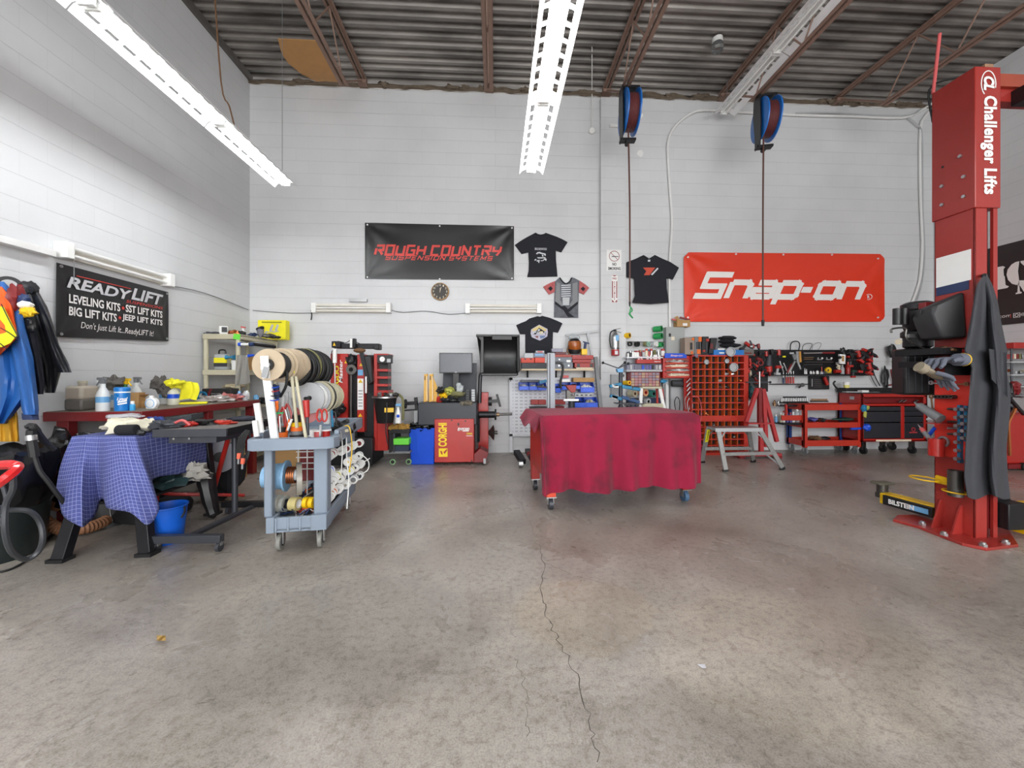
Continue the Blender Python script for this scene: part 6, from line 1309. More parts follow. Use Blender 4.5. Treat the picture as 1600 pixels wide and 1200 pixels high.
# trash can with bag
cx_,cy_ = -3.58,2.95;r_ = root('trash_can',(cx_,cy_,0),'dark green plastic trash can lined with a black bag by the left wall','trash can')
obj('bin',MB().lathe((cx_,cy_,0),[(.24,0),(.25,.02),(.30,.62),(.32,.64)],n=40),mat('bin_green',(26,34,34),.5),r_)
mb = MB();k = len(mb.v);mb.lathe((cx_,cy_,.36),[(.285,0),(.31,.05),(.33,.2),(.345,.3),(.335,.38),(.28,.40),(.2,.3)],n=60)
for i in range(k,len(mb.v)): v = mb.v[i];d = v-Vector((cx_,cy_,v.z));f = noise.noise(Vector((math.atan2(d.y,d.x)*5,v.z*6,1)));mb.v[i] = v+d.normalized()*.035*f+Vector((0,0,.03*f))
obj('liner',mb,mat('bag_black',(16,16,18),.22,0,.3,bump=1,bscale=14),r_)
one('bag_pile',MB().lump((-3.55,3.45,.5),(.22,.16,.32),44,.35,3,30),mat('bag_black',(16,16,18)),'black plastic bag heaped behind the trash can','bag');one('grey_carton',MB().box((-3.55,3.75,.42),(.26,.22,.34),rotm(0,0,.2)),MGR,'grey carton standing between the trash can and the blanket covered stand','box')
# hoses
r_ = root('vacuum_handle',PD(50,685,2.72),'black hose wand with a pistol handle resting over the trash bag','hose')
obj('handle',MB().tube([PD(43,667,2.6),PD(49,665,2.6),PD(56,672,2.62),PD(70,690,2.7),PD(85,703,2.75)],[.018,.024,.02,.016]),BLK,r_);obj('grip',MB().tube([PD(50,672,2.6),PD(49,684,2.6),PD(52,700,2.6),PD(54,714,2.6)],.026),BLKR,r_);obj('collar',MB().cyl(PD(48,680,2.6),PD(49,688,2.6),.03),STL,r_)
obj('hose',MB().tube([PD(54,712,2.6),PD(62,735,2.6),PD(75,752,2.62),PD(92,775,2.66),PD(108,795,2.72)],.014),BLKR,r_)
HG = mat('hose_grey',(60,62,66),.35)
r_ = root('air_hose',PZ(50,870,0),'dark grey hose looping down to the floor below the red hose reel handle','hose')
obj('hose',MB().tube([PD(20,742,2.3),PD(20,765,2.3),PD(9,790,2.3),PD(8,830,2.3),PD(18,862,2.35),PD(40,874,2.45),PD(60,862,2.5),PD(67,840,2.5),PD(62,815,2.5),PD(45,799,2.45),PD(12,797,2.4),PD(-20,800,2.4)],.0155),HG,r_)
one('floor_cable',MB().tube([PZ(-30,868,.012),PZ(10,872,.012),PZ(50,862,.012),PZ(85,833,.012),PZ(110,818,.012)],.011),BLKR,'black cable lying on the floor toward the work stand leg','cable');one('floor_cable',MB().tube([PZ(-10,896,.008),PZ(20,888,.008),PZ(55,868,.008)],.007),BLKR,'thin black cable on the floor at the left edge','cable')
one('thin_hose',MB().tube([PD(-5,750,2.35),PD(4,760,2.35),PD(10,785,2.35),PD(6,800,2.4)],.01),HG,'thin grey hose dropping from the red handle','hose')
r_ = root('red_hose_holder',PD(5,740,2.2),'glossy red tubular handle at the left edge above the hoses','handle');RG = mat('gloss_red',(200,26,30),.15,0,.04,coat=.6)
obj('tube',MB().tube([PD(-25,730,2.2),PD(-2,727,2.2),PD(20,726,2.2),PD(27,730,2.2),PD(22,737,2.18),PD(8,748,2.15),PD(-10,760,2.15),PD(-30,764,2.15)],.026),RG,r_)
one('chrome_fitting',MB().cyl(PD(-3,798,2.3),PD(3,797,2.3),.03),STL,'chrome hose fitting at the left edge of the picture','fitting');one('chrome_fitting',MB().cyl(PD(-3,816,2.3),PD(3,816,2.3),.022),STL,'lower chrome hose fitting at the left edge of the picture','fitting')
r_ = root('exhaust_hose',PZ(120,830,0),'brown corrugated hose curling on the floor under the blanket covered stand','hose')
P = smooth_path([PD(92,790,3.15),PD(76,787,3.15),PD(62,793,3.1),PD(60,803,3.05),PD(75,818,3.05),PD(100,828,3.08),PD(130,826,3.12),PD(160,816,3.25),PD(186,798,3.45),PD(200,795,3.55)],12)
mb = MB();mb.tube(P,[.040 if i % 2 else .046 for i in range(len(P))],14,sm=False);obj('corrugated_hose',mb,mat('hose_tan',(140,96,66),.6,0,.12),r_)
one('black_drum',MB().lathe((-3.4,3.62,0),[(.2,0),(.2,.3),(.16,.34),(.12,.36)],n=30),BLK,'low black drum on the floor behind the brown hose','drum');one('tire',MB().lathe((-3.12,3.72,0),[(.20,0),(.27,.03),(.28,.09),(.25,.14),(.17,.15)],n=36),BLKR,'black tyre lying flat under the left bench','tyre')
one('steel_hook_rod',MB().tube([PD(171,790,3.3),PD(173,805,3.3),PD(175,816,3.3),PD(160,822,3.3)],.006),DST,'thin black bent rod beside the brown hose','rod')
for i,(x,y,z_,sx,sy,sz,m,l) in enumerate(((-3.45,4.35,0,.34,.3,.32,MGR,'grey box on the floor under the left bench'),(-3.3,4.95,0,.3,.34,.3,CARD,'brown carton on the floor under the left bench'),(-3.5,5.1,0,.28,.2,.42,BLK,'black case standing under the far end of the left bench'),(-2.95,5.7,0,.4,.35,.5,CARD,'tall brown carton on the floor in the corner behind the cart'),(-2.5,5.75,0,.35,.3,.3,LGR,'pale box on the floor behind the cart'))):
    one('storage_box',MB().box((x,y,z_+sz/2),(sx,sy,sz),rotm(0,0,.1*i)),m,l,'box','boxes on the left floor',bevel=.004)
# ================================================================ tyre changer
zt = lambda x,y: (500+x/4.615,480+y/4.615)
TY = 5.6
tc_ = root('tyre_changer',(-2.1,5.75,0),'red and black tyre changer with two masts and a gauge, by the back wall','tyre changer')
def tpt(x0,y0,x1,y1,m,nm,dy=0.,dp=.3,bev=.004): a = zt(x0,y0);b = zt(x1,y1);return part(a[0],a[1],b[0],b[1],TY+dy,dp,m,nm,tc_,bev)
tpt(75,335,200,860,RED,'left_panel');tpt(200,345,268,990,BLKM,'left_mast',.06);tpt(268,340,320,900,RED,'centre_panel',-.02,.2);tpt(320,345,388,1040,BLKM,'right_mast',.08)
tpt(388,335,412,1035,RED,'right_panel');tpt(412,600,488,1035,RED,'right_lower_panel');tpt(412,335,488,350,RED,'right_upper_trim')
tpt(412,400,488,612,BLK,'compartment_back',.1,.2)
for y in (445,498,553,603): tpt(412,y,488,y+19,RED,'compartment_shelf',-.01,.2)
g = tpt(415,345,515,405,BLK,'gauge_box',-.06,.08,.006);c = PY(*zt(450,375),TY-.062);obj('dial',MB().cyl(c,c-Vector((0,.008,0)),.037,n=24),WPL,g);obj('bezel',MB().ring(c,c-Vector((0,.012,0)),.042,.036),DST,g);obj('needle',MB().bar(c+Vector((-.01,-.01,-.01)),c+Vector((.02,-.01,.02)),.003,.002,(0,1,0)),RED,g);a = PY(*zt(496,385),TY-.063);obj('keypad',MB().box(a,(.05,.006,.05)),LGR,g)
tpt(115,262,425,298,BLKM,'top_beam',0,.1,.006);tpt(385,262,425,305,BLKM,'beam_end',-.05,.15,.01);tpt(82,245,145,292,BLKM,'beam_head',-.05,.15,.008)
ppoly([zt(92,278),zt(113,278),zt(102,255)],TY-.056,.004,YEL,'warning_triangle',tc_);ppoly([zt(283,425),zt(308,425),zt(295,402)],TY-.026,.004,YEL,'warning_triangle',tc_);ppoly([zt(275,790),zt(305,790),zt(290,765)],TY-.026,.004,YEL,'warning_triangle',tc_);ppoly([zt(275,545),zt(308,545),zt(291,518)],TY-.03,.004,YEL,'warning_triangle',tc_);ppoly([zt(175,405),zt(195,405),zt(185,383)],TY-.008,.004,YEL,'warning_triangle',tc_)
tpt(215,228,232,292,WPL,'air_cylinder',-.08,.06);tpt(234,225,252,290,BLKM,'cylinder_clamp',-.09,.07)
pcy(*zt(107,300),*zt(107,402),TY-.1,.028,WPL,'piston_cylinder',tc_);pcy(*zt(107,402),*zt(110,600),TY-.1,.01,STL,'piston_rod',tc_);pcy(*zt(107,575),*zt(107,605),TY-.1,.022,WPL,'piston_knob',tc_,.035)
tpt(272,450,310,492,LBL,'blue_sticker',-.026,.005,0);tpt(270,515,313,740,WPL,'white_instruction_label',-.026,.005,0)
for i in range(6): tpt(276,600+i*22,306,606+i*22,MGR,'label_print',-.028,.003,0)
c = PY(*zt(230,450),TY-.06);obj('bead_disc',MB().ring(c,c-Vector((0,.03,0)),.07,.03,26),DST,tc_);obj('tool_head',MB().lump(PY(*zt(228,385),TY-.03),(.07,.05,.08),3,.35,3),BLKM,tc_);pcy(*zt(225,490),*zt(223,830),TY-.02,.014,DST,'guide_rod',tc_)
ppoly([zt(295,355),zt(365,350),zt(380,540),zt(350,560)],TY-.08,.1,BLK,'tool_arm',tc_,.01);c = PY(*zt(285,312),TY-.1);obj('brown_roller',MB().sph(c,(.085,.06,.035)),BRN,tc_);obj('roller_arm',MB().bar(PY(*zt(300,330),TY-.08),PY(*zt(350,540),TY-.08),.05,.05,(0,1,0)),BLKM,tc_);pcy(*zt(332,500),*zt(332,620),TY-.1,.022,STL,'steel_cylinder',tc_)
UPv = dict(R=(0,0,1),U=(-1,0,0))
a = PY(*zt(122,550),TY-.003);text('ARTIGLIO',a,.50,.055,BYL,tc_,bold=.02,name='yellow_lettering',**UPv);a = PY(*zt(150,462),TY-.003);text('Master',a,.33,.05,WPL,tc_,shear=.2,bold=.02,name='white_lettering',**UPv)
obj('base',MB().bx(PY(*zt(90,0),TY).x,PY(*zt(395,0),TY).x,TY-.1,TY+.45,.04,.42),BLKM,tc_,.01)
for (x,y) in ((120,760),(150,730)): obj('pedal_clutter',MB().lump(PY(*zt(x,y),TY-.12),(.06,.05,.06),x,.5,4),BLK,tc_)
obj('air_line',MB().tube([PY(*zt(125,290),TY-.06),PY(*zt(85,320),TY-.08),PY(*zt(90,400),TY-.08)],.006),BLKR,tc_);obj('air_line',MB().tube([PY(*zt(130,245),TY),PY(*zt(180,258),TY),PY(*zt(215,240),TY)],.005),BLKR,tc_);obj('air_line',MB().tube([PY(*zt(250,245),TY),PY(*zt(300,268),TY),PY(*zt(350,270),TY)],.005),BLKR,tc_)
# lube bucket
bk = root('soap_bucket',PY(*zt(480,835),TY-.1),'black tapered bucket with a yellow logo hung on the tyre changer','bucket');c0_ = PY(*zt(470,832),TY-.12)
obj('pail',MB().lathe(c0_,[(.105,0),(.11,.01),(.155,.35),(.165,.36)],n=34),BLK,bk);obj('rim',MB().ring(c0_+Vector((0,0,.345)),c0_+Vector((0,0,.365)),.172,.15,34),STL,bk);tpx = PY(*zt(498,742),TY-.27);obj('yellow_logo',MB().box(tpx,(.12,.006,.06),rotm(-.12,0,.15)),YEL,bk)
obj('strap',MB().tube([PY(*zt(482,690),TY-.3),PY(*zt(480,800),TY-.28),PY(*zt(475,900),TY-.2),PY(*zt(490,990),TY-.15)],.008),DGR,bk)
for i in range(7): one('wheel_tool',MB().lump(PY(*zt(430+i*20,640-abs(3-i)*3),TY-.16+.02*(i % 3)),(.035,.04,.03),i+90,.5,3,12),[STL,RED,BLK,DST,LGR,BLK,DST][i],['chrome','red','black','steel','pale','small black','dark steel'][i]+' tool lying in the black tapered bucket','tool','tools in the soap bucket')
one('coiled_air_hose',MB().tube([PY(*zt(500,625),TY-.1),PY(*zt(560,628),TY-.1),PY(*zt(595,660),TY-.1),PY(*zt(600,730),TY-.1),PY(*zt(598,815),TY-.1)],.018),OLV,'olive hose arching over the black tapered bucket','hose')
sp = root('spray_bottle',PY(*zt(565,835),TY-.15),'white spray bottle with a blue label hanging beside the black bucket','spray bottle');c = PY(*zt(563,835),TY-.15);obj('bottle',MB().lathe(c,[(.042,0),(.044,.01),(.04,.12),(.018,.19),(.018,.22)]),WPL,sp);obj('spray_head',MB().bar(c+Vector((-.03,0,.25)),c+Vector((.04,0,.25)),.025,.03),LBL,sp);obj('label',MB().cyl(c+Vector((.01,-.041,.1)),c+Vector((.01,-.046,.1)),.022),BLU,sp)
# small cart
sc_t = root('tool_trolley',(PY(*zt(570,1100),TY).x,TY,0),'small black and grey trolley beside the blue bin','trolley')
def stp(x0,y0,x1,y1,m,nm,dy=0.,dp=.35): a = zt(x0,y0);b = zt(x1,y1);return part(a[0],a[1],b[0],b[1],5.55+dy,dp,m,nm,sc_t,.004)
stp(493,880,645,912,BLK,'top_tray');stp(525,912,540,1050,DGR,'post');stp(515,1040,650,1056,MGR,'bottom_rail');stp(540,995,640,1040,mat('tray_blue',(40,50,72),.5),'lower_bin',.02);stp(496,905,530,1050,BLK,'side_panel',.1,.1)
for (x,y) in ((525,1082),(640,1082)): c = PY(*zt(x,y),5.55);c.z = .075;w_ = obj('wheel',MB().cyl(c-Vector((0,.012,0)),c+Vector((0,.012,0)),.04,n=22),mat('wheel_green',(130,170,120),.5),sc_t);obj('hub',MB().cyl(c-Vector((0,.016,0)),c+Vector((0,.016,0)),.026),BLK,w_);c.z = .04
a,b = zt(527,947),zt(642,995);thing1(a[0],a[1],b[0],b[1],5.53,.2,LIM,'green_case','bright green plastic case on the small trolley','case',bevel=.012)
for i,(x,y) in enumerate(((540,868),(572,862),(605,870))): one('leather_glove',MB().lump(PY(*zt(x,y),5.62),(.08,.08,.045),i+50,.4,3),mat('leather_tan',(168,128,56),.8,0,.2),['left','middle','right'][i]+'most tan leather glove in the trolley top tray' if i != 1 else 'middle tan leather glove in the trolley top tray','glove','tan gloves on the trolley')
# blue bin
bb = root('recycling_bin',(PY(*zt(730,0),5.68).x,5.8,0),'tall blue rectangular bin lined with a black bag','bin')
x0,x1 = PY(*zt(655,1120),5.68).x,PY(*zt(822,1120),5.68).x;X0,X1 = PY(*zt(638,880),5.65).x,PY(*zt(828,880),5.65).x;zb_,zt_ = 0,PY(*zt(730,872),5.65).z
BV = [(x0,5.68,0),(x1,5.68,0),(x1,5.98,0),(x0,5.98,0),(X0,5.65,zt_),(X1,5.65,zt_),(X1,6.02,zt_),(X0,6.02,zt_)]
obj('body',MB()._add(BV,[(3,2,1,0),(0,1,5,4),(1,2,6,5),(2,3,7,6),(3,0,4,7)]),BLU,bb,.012)
for f_ in (.28,.9): obj('rib',MB().bar(Vector((x0+(x1-x0)*f_,5.677,.03)),Vector((X0+(X1-X0)*f_,5.647,zt_-.06)),.012,.006,(0,1,0)),BLU,bb)
mb = MB();mb.lump(((X0+X1)/2,5.835,zt_),((X1-X0)/2+.012,.2,.07),66,.35,6,34);obj('liner',mb,mat('bag_black',(16,16,18)),bb)
# ================================================================ wheel balancer
wb = root('wheel_balancer',(-.42,5.95,0),'red and charcoal wheel balancer with yellow lettering and a monitor','wheel balancer')
WY = 5.66
def wpt(x0,y0,x1,y1,m,nm,dy=0.,dp=.3,bev=.006): a = zt(x0,y0);b = zt(x1,y1);return part(a[0],a[1],b[0],b[1],WY+dy,dp,m,nm,wb,bev)
CHA = mat('charcoal',(48,51,58),.45,0,.08)
p = wpt(825,805,1110,1120,RED,'red_cabinet',-.02,.44)
wpt(705,688,1130,852,CHA,'weight_tray_housing',.02,.5,.012);wpt(705,805,826,860,CHA,'housing_skirt',.08,.3)
def hood(u,v):
    a = PY(*zt(887+u*(1130-887),690),6.12);zt0 = PY(*zt(900,690),6.0).z;z1 = PY(*zt(900,402),6.15).z;t = v;return Vector((a.x,5.98+.17*math.sin(t*math.pi/2),zt0+(z1-zt0)*t))
obj('rear_hood',MB().grid(hood,6,14,.02),CHA,wb)
mn = root('monitor',PY(*zt(980,478),5.9),'blank grey flat monitor above the wheel balancer','monitor')
a,b = zt(860,330),zt(1099,476);part(a[0],a[1],b[0],b[1],5.9,.04,BLK,'case',mn,.004);a,b = zt(866,336),zt(1093,468);part(a[0],a[1],b[0],b[1],5.896,.004,mat('screen_off',(62,66,76),.25),'screen',mn);a,b = zt(972,468),zt(986,473);part(a[0],a[1],b[0],b[1],5.894,.003,LGR,'brand_mark',mn);a,b = zt(960,470),zt(1000,600);part(a[0],a[1],b[0],b[1],5.95,.03,BLK,'stand',mn)
wg = obj('guard_arm',MB().tube([PY(*zt(1150,690),5.95),PY(*zt(1152,600),5.95),PY(*zt(1158,490),5.95),PY(*zt(1180,480),5.95)],.03),BLKM,wb)
def guard(u,v):
    a = zt(1130+u*300,200+v*290);x = PY(a[0],a[1],5.95);k = (u-.0)
    return Vector((x.x+.05*math.sin(v*math.pi/2)*(1-u) if u < .3 else x.x,5.95+.16*math.sin(v*math.pi)*1.0+.02,x.z))
GB = mat('guard_black',(18,18,20),.4,0,.2)
mb = MB();mb.grid(guard,14,14,.012);obj('wheel_guard',mb,GB,wb)
wpt(1125,197,1440,212,GB,'guard_top_lip',.25,.12);wpt(1418,205,1440,470,GB,'guard_right_lip',.22,.14,.02);wpt(1160,475,1425,495,GB,'guard_bottom_lip',.22,.14,.01);wpt(1240,203,1385,236,BLK,'guard_handle',.2,.04)
ppoly([zt(1125,200),zt(1160,240),zt(1155,480),zt(1180,480),zt(1180,200)],5.93,.05,GB,'guard_side',wb,.004)
c = PY(*zt(1128,775),5.95);L_ = PY(*zt(1265,775),5.95).x-c.x;obj('shaft_housing',MB().lathe(c,[(.085,-.01),(.09,.02),(.05,.04),(.05,L_*.95),(.085,L_*.96),(.085,L_*1.05)],(1,0,0),28),BLKM,wb);obj('threaded_shaft',MB().cyl(c+Vector((L_,0,0)),PY(*zt(1386,770),5.95),.02),DST,wb);obj('shaft_collar',MB().cyl(c+Vector((L_*1.02,0,0)),c+Vector((L_*1.2,0,0)),.03),mat('bronze',(150,120,90)),wb)
obj('motor_drum',MB().cyl(PY(*zt(1108,770),5.9),PY(*zt(1138,770),5.9),.15,n=30),BLK,wb);obj('drum_column',MB().cyl(PY(*zt(1124,970),5.9),PY(*zt(1124,800),5.9),.06),BLK,wb)
wpt(1142,615,1214,1040,RED,'rear_column',.45,.2)
kb = obj('clamp_knob',MB().cyl(PY(*zt(1215,680),6.1),PY(*zt(1240,680),6.1),.07),BLK,wb);obj('knob_handle',MB().bar(PY(*zt(1275,628),6.1),PY(*zt(1300,718),6.1),.035,.03,(0,1,0)),BLK,kb,.006);obj('knob_neck',MB().bar(PY(*zt(1240,678),6.1),PY(*zt(1290,675),6.1),.05,.05,(0,1,0)),BLK,kb)
kb = obj('hung_cone',MB().lathe(PY(*zt(1215,905),6.1),[(.03,0),(.06,.03),(.1,.06),(.12,.08),(.03,.1),(.03,.14)],(1,.1,0),24),DST,wb)
ppoly([zt(1110,1120),zt(1110,1060),zt(1155,1020),zt(1215,1048),zt(1195,1120)],5.60,.25,DRED,'foot_pedal',wb,.004);wpt(1178,1092,1197,1130,LGR,'pedal_foot',-.07,.05)
YT = mat('lettering_yellow',(240,210,30),.5,0,.02)
a,b = PY(*zt(884,985),WY-.024),PY(*zt(884,835),WY-.024);zz0,zz1 = PY(*zt(882,1000),WY).z,PY(*zt(882,838),WY).z
text('CORGHI',PY(*zt(884,920),WY-.022),PY(*zt(882,835),WY).z-PY(*zt(882,1005),WY).z,.125,YT,wb,R=(0,0,1),U=(-1,0,0),bold=.04,name='yellow_lettering')
lg = wpt(856,1018,920,1080,YT,'yellow_logo',-.026,.006,.006);ppoly([zt(865,1035),zt(880,1040),zt(885,1062),zt(876,1062)],WY-.03,.003,RED,'logo_figure',lg);ppoly([zt(890,1045),zt(915,1022),zt(918,1030),zt(898,1060)],WY-.03,.003,RED,'logo_figure',lg)
text('EM9380',PY(*zt(1035,880),WY-.022),.17,.045,WPL,wb,bold=.03,shear=.2,name='white_lettering');wpt(1028,890,1072,896,WPL,'white_bar',-.026,.006,0);text('CORGHI',PY(*zt(1077,912),WY-.022),.08,.024,BYL,wb,bold=.02,name='yellow_lettering');wpt(1055,926,1100,930,WPL,'white_bar',-.026,.006,0)
for x,y in ((950,815),(1048,820),(998,840),(998,850),(1095,1108)): c = PY(*zt(x,y),WY-.021);obj('screw',MB().cyl(c,c-Vector((0,.004,0)),.012,n=10),BLK,wb)
# wheel weights in tray
for i,(x,y,rr_,m,l) in enumerate(((870,600,(.06,.08,.05),BLK,'black rubber tool on the balancer tray behind the yellow panels'),(935,605,(.07,.07,.05),mat('glove_lime',(170,172,80),.9),'lime work glove on the balancer tray'),(985,625,(.12,.07,.04),OLV,'olive cloth on the balancer tray right of the lime glove'),(890,640,(.06,.06,.045),YEL,'yellow lump of cloth on the balancer tray'),(905,665,(.09,.08,.03),DGR,'dark clamp on the front of the balancer tray'),(960,670,(.12,.06,.02),BLK,'black tray of weights at the front of the balancer'),(1010,590,(.05,.03,.08),CLR,'clear cup hanging on the balancer hood'),(1060,690,(.1,.09,.03),mat('grip_tan',(110,104,90),.6),'tan calliper grip at the right front of the balancer'),(860,670,(.04,.04,.05),RED,'small red can on the left of the balancer tray'))):
    one('tray_tool',MB().lump(PY(*zt(x,y),5.8 if i not in (7,) else 5.7),rr_,i+20,.45,3),m,l,'tool','things on the balancer tray')
for i in range(5):
    for j in range(2): c = PY(*zt(1065+j*40,600+i*18),5.95-i*.05);one('weight_bin',MB().box(c,(.05,.04,.03)),LGR if j else BLK,'%s weight bin, %s from the top on the right of the balancer tray' % (['black left column','grey right column'][j],['first','second','third','fourth','fifth'][i]),'bin','weight bins on the balancer')
# yellow panels
for i,(x0,x1,xt,l) in enumerate(((750,775,0,'left one of the two yellow bead lifting panels on the balancer'),(788,815,30,'right one of the two yellow bead lifting panels, seen face on, on the balancer'))):
    r_ = root('bead_lifting_board',PY(*zt(x0,680),5.8),l,'panel','yellow panels');YO = mat('panel_amber',(214,166,74),.55,0,.06)
    ppoly([zt(x0,484),zt(x1,480),zt(x1+3,678),zt(x0-3,685)],5.78,.05,YO,'spine',r_,.003);ppoly([zt(x1-8,484),zt(x1+xt,575 if xt else 500),zt(x1+xt,680),zt(x1-6,680)],5.80,.012,YO,'face',r_);ppoly([zt(x1-6,500),zt(x1-1,500),zt(x1,670),zt(x1-5,670)],5.775,.004,CRM,'edge_strip',r_)
    ppoly([zt(x0+4,495),zt(x0+10,495),zt(x0+10,525),zt(x0+4,525)],5.777,.004,BLK,'slot',r_)
cl_ = root('wall_tool_rack',PY(*zt(640,700),6.2),'black clamp arm reaching from the balancer left side toward the bucket','clamp');obj('arm',MB().bar(PY(*zt(615,695),5.85),PY(*zt(705,690),5.85),.05,.06,(0,1,0)),BLKM,cl_,.006);obj('upright',MB().bar(PY(*zt(690,650),5.85),PY(*zt(700,740),5.85),.05,.04,(0,1,0)),BLK,cl_,.006);obj('lower_arm',MB().bar(PY(*zt(605,745),5.85),PY(*zt(700,738),5.85),.02,.02),BLKM,cl_);obj('disc',MB().cyl(PY(*zt(612,697),5.85),PY(*zt(622,697),5.85),.07),BLK,cl_);obj('white_leg',MB().bar(PY(*zt(693,745),5.85),PY(*zt(693,850),5.85),.05,.04,(0,1,0)),LGR,cl_)
# floor jack
jk = root('floor_jack',PZ(820,722,0),'black low floor jack beside the left end of the crimson covered bench','floor jack')
P = [PZ(x,y,.0) for x,y in ((806,712),(812,728),(826,728),(832,712))]
obj('frame',MB().bar(PY(807,706,5.75),PY(817,722,5.45),.09,.07),BLKM,jk,.004);obj('frame',MB().bar(PY(824,704,5.8),PY(832,716,5.5),.08,.07),BLKM,jk,.004);c = PY(814,724,5.42);c.z = .05;obj('wheel',MB().cyl(c-Vector((.03,0,0)),c+Vector((.03,0,0)),.045),STL,jk);obj('red_saddle',MB().cyl(PY(826,712,5.6),PY(829,707,5.6),.04),DRED,jk)
# ================================================================ perforated panel and tool shelf
zk = lambda x,y: (800+x/8.57,510+y/8.57)
PGM = bpy.data.materials.new('slotted_panel');PGM.use_nodes = True;nt = PGM.node_tree;N = nt.nodes;b_ = N['Principled BSDF'];g = N.new('ShaderNodeNewGeometry');sp_ = N.new('ShaderNodeSeparateXYZ');cb = N.new('ShaderNodeCombineXYZ')
nt.links.new(g.outputs['Position'],sp_.inputs[0]);nt.links.new(sp_.outputs[0],cb.inputs[0]);nt.links.new(sp_.outputs[2],cb.inputs[1]);bt = N.new('ShaderNodeTexBrick');bt.offset = 0;bt.inputs['Scale'].default_value = 1;bt.inputs['Brick Width'].default_value = .078;bt.inputs['Row Height'].default_value = .056;bt.inputs['Mortar Size'].default_value = .0165;bt.inputs['Mortar Smooth'].default_value = .1
bt.inputs['Color1'].default_value = lin((172,174,178))+(1,);bt.inputs['Color2'].default_value = lin((178,180,184))+(1,);bt.inputs['Mortar'].default_value = lin((214,216,220))+(1,);nt.links.new(cb.outputs[0],bt.inputs['Vector']);nt.links.new(bt.outputs['Color'],b_.inputs['Base Color']);b_.inputs['Roughness'].default_value = .45
pg = root('slotted_wall_board',PW(860,707,.1),'white slotted metal wall panel standing behind the crimson covered bench','panel')
mb = MB();pbox(mb,798,593,938,680,WB-.07,WB-.05);obj('slotted_sheet',mb,PGM,pg)
PW_ = mat('panel_white',(214,216,220),.45,0,.03)
for (x0,y0,x1,y1) in ((796,590,801,707),(934,590,939,680),(796,677,939,682),(796,590,939,594)): mb = MB();pbox(mb,x0,y0,x1,y1,WB-.09,WB-.05);obj('frame_rail',mb,PW_,pg,.002)
for i,(x,y) in enumerate(((797.8,595),)): c = PW(x,y,.092);obj('screw',MB().cyl(c,c-Vector((0,.004,0)),.01,n=10),BLK,pg)
YS = 6.17
r_ = root('wall_shelf',PY(870,580,YS+.15),'pale wooden shelf board on black brackets above the slotted panel','shelf');a = zk(125,568);b = zk(1095,590);part(a[0],a[1],b[0],b[1],YS,.32,mat('shelf_board',(214,196,164),.6,0,.08),'board',r_)
for x in (208,590,970): a = zk(x-10,592);b = zk(x+12,700);part(a[0],a[1],b[0],b[1],WB-.05,.03,BLKM,'bracket',r_);pa_ = PY(*zk(x,600),YS+.08);pb2 = PY(*zk(x,690),WB-.04);obj('brace',MB().bar(pa_,pb2,.02,.008),BLKM,r_)
def ki(x0,y0,x1,y1,m,nm,label,cat,grp=None,Yf=YS+.03,dp=.2,bev=.004,parts=()):
    a = zk(x0,y0);b = zk(x1,y1);r__ = root(nm,PY((a[0]+b[0])/2,b[1],Yf+dp/2),label,cat,grp);part(a[0],a[1],b[0],b[1],Yf,dp,m,'body',r__,bev)
    for (px0,py0,px1,py1,pm,pn) in parts: a = zk(px0,py0);b = zk(px1,py1);part(a[0],a[1],b[0],b[1],Yf-.006,.008,pm,pn,r__,.001)
    return r__
CO = mat('case_orange',(208,66,42),.5,0,.06);CR = mat('case_red',(160,54,50),.5,0,.08);CG = mat('case_grey2',(112,118,126),.5,0,.08);G2 = 'tool cases on the wall shelf'
ki(130,490,465,566,mat('case_black',(44,46,52),.5),'tool_case','low black tool case at the bottom left of the wall shelf','case',G2,parts=((270,520,330,530,DGR,'latch'),))
ki(122,424,300,488,CO,'tool_case','left orange case with latches stacked on the low black case','case',G2,parts=((165,430,190,445,BLK,'latch'),(240,430,265,445,BLK,'latch')));ki(306,418,440,488,CO,'tool_case','plain orange box right of the orange case on the wall shelf','case',G2)
ki(168,356,290,422,CLR,'parts_box','grey clear box on top of the left orange case','box',G2,dp=.12);ki(295,355,440,416,SMK,'parts_box','blue labelled clear box on top of the plain orange box','box',G2,dp=.12,parts=((310,370,420,390,LBL,'label'),));ki(318,325,432,354,LGR,'parts_box','small pale box with red label on the labelled clear box','box',G2,dp=.1,parts=((340,332,410,348,PINK,'label'),))
ki(560,480,815,566,CG,'tool_case','lower grey metal case in the middle of the wall shelf','case',G2,parts=((620,515,640,535,STL,'latch'),(750,515,770,535,STL,'latch')));ki(575,412,805,478,CG,'tool_case','upper grey metal case in the middle of the wall shelf','case',G2,parts=((730,450,785,480,WPL,'label'),(625,435,645,450,STL,'latch')))
ki(575,378,800,410,mat('case_faded',(170,84,76),.6),'tool_case','flat faded red case on the grey metal cases','case',G2);ki(578,345,725,376,mat('case_maroon',(100,40,46),.5),'tool_case','flat maroon case on the faded red case','case',G2);ki(532,296,678,342,SMK,'parts_box','lilac parts box on top of the maroon case','box',G2,dp=.12)
ki(805,386,1090,440,CR,'tool_case','top red case of the right hand stack on the wall shelf','case',G2,parts=((930,388,990,402,DRED,'handle'),));ki(812,444,1058,486,CR,'tool_case','middle red case of the right hand stack on the wall shelf','case',G2);ki(840,490,1095,548,CR,'tool_case','bottom red case with black latches of the right hand stack','case',G2,parts=((870,500,910,545,BLK,'latch'),(1045,500,1085,545,BLK,'latch')));ki(860,550,1085,566,CRM,'manual','cream booklet under the bottom red case','booklet',G2)
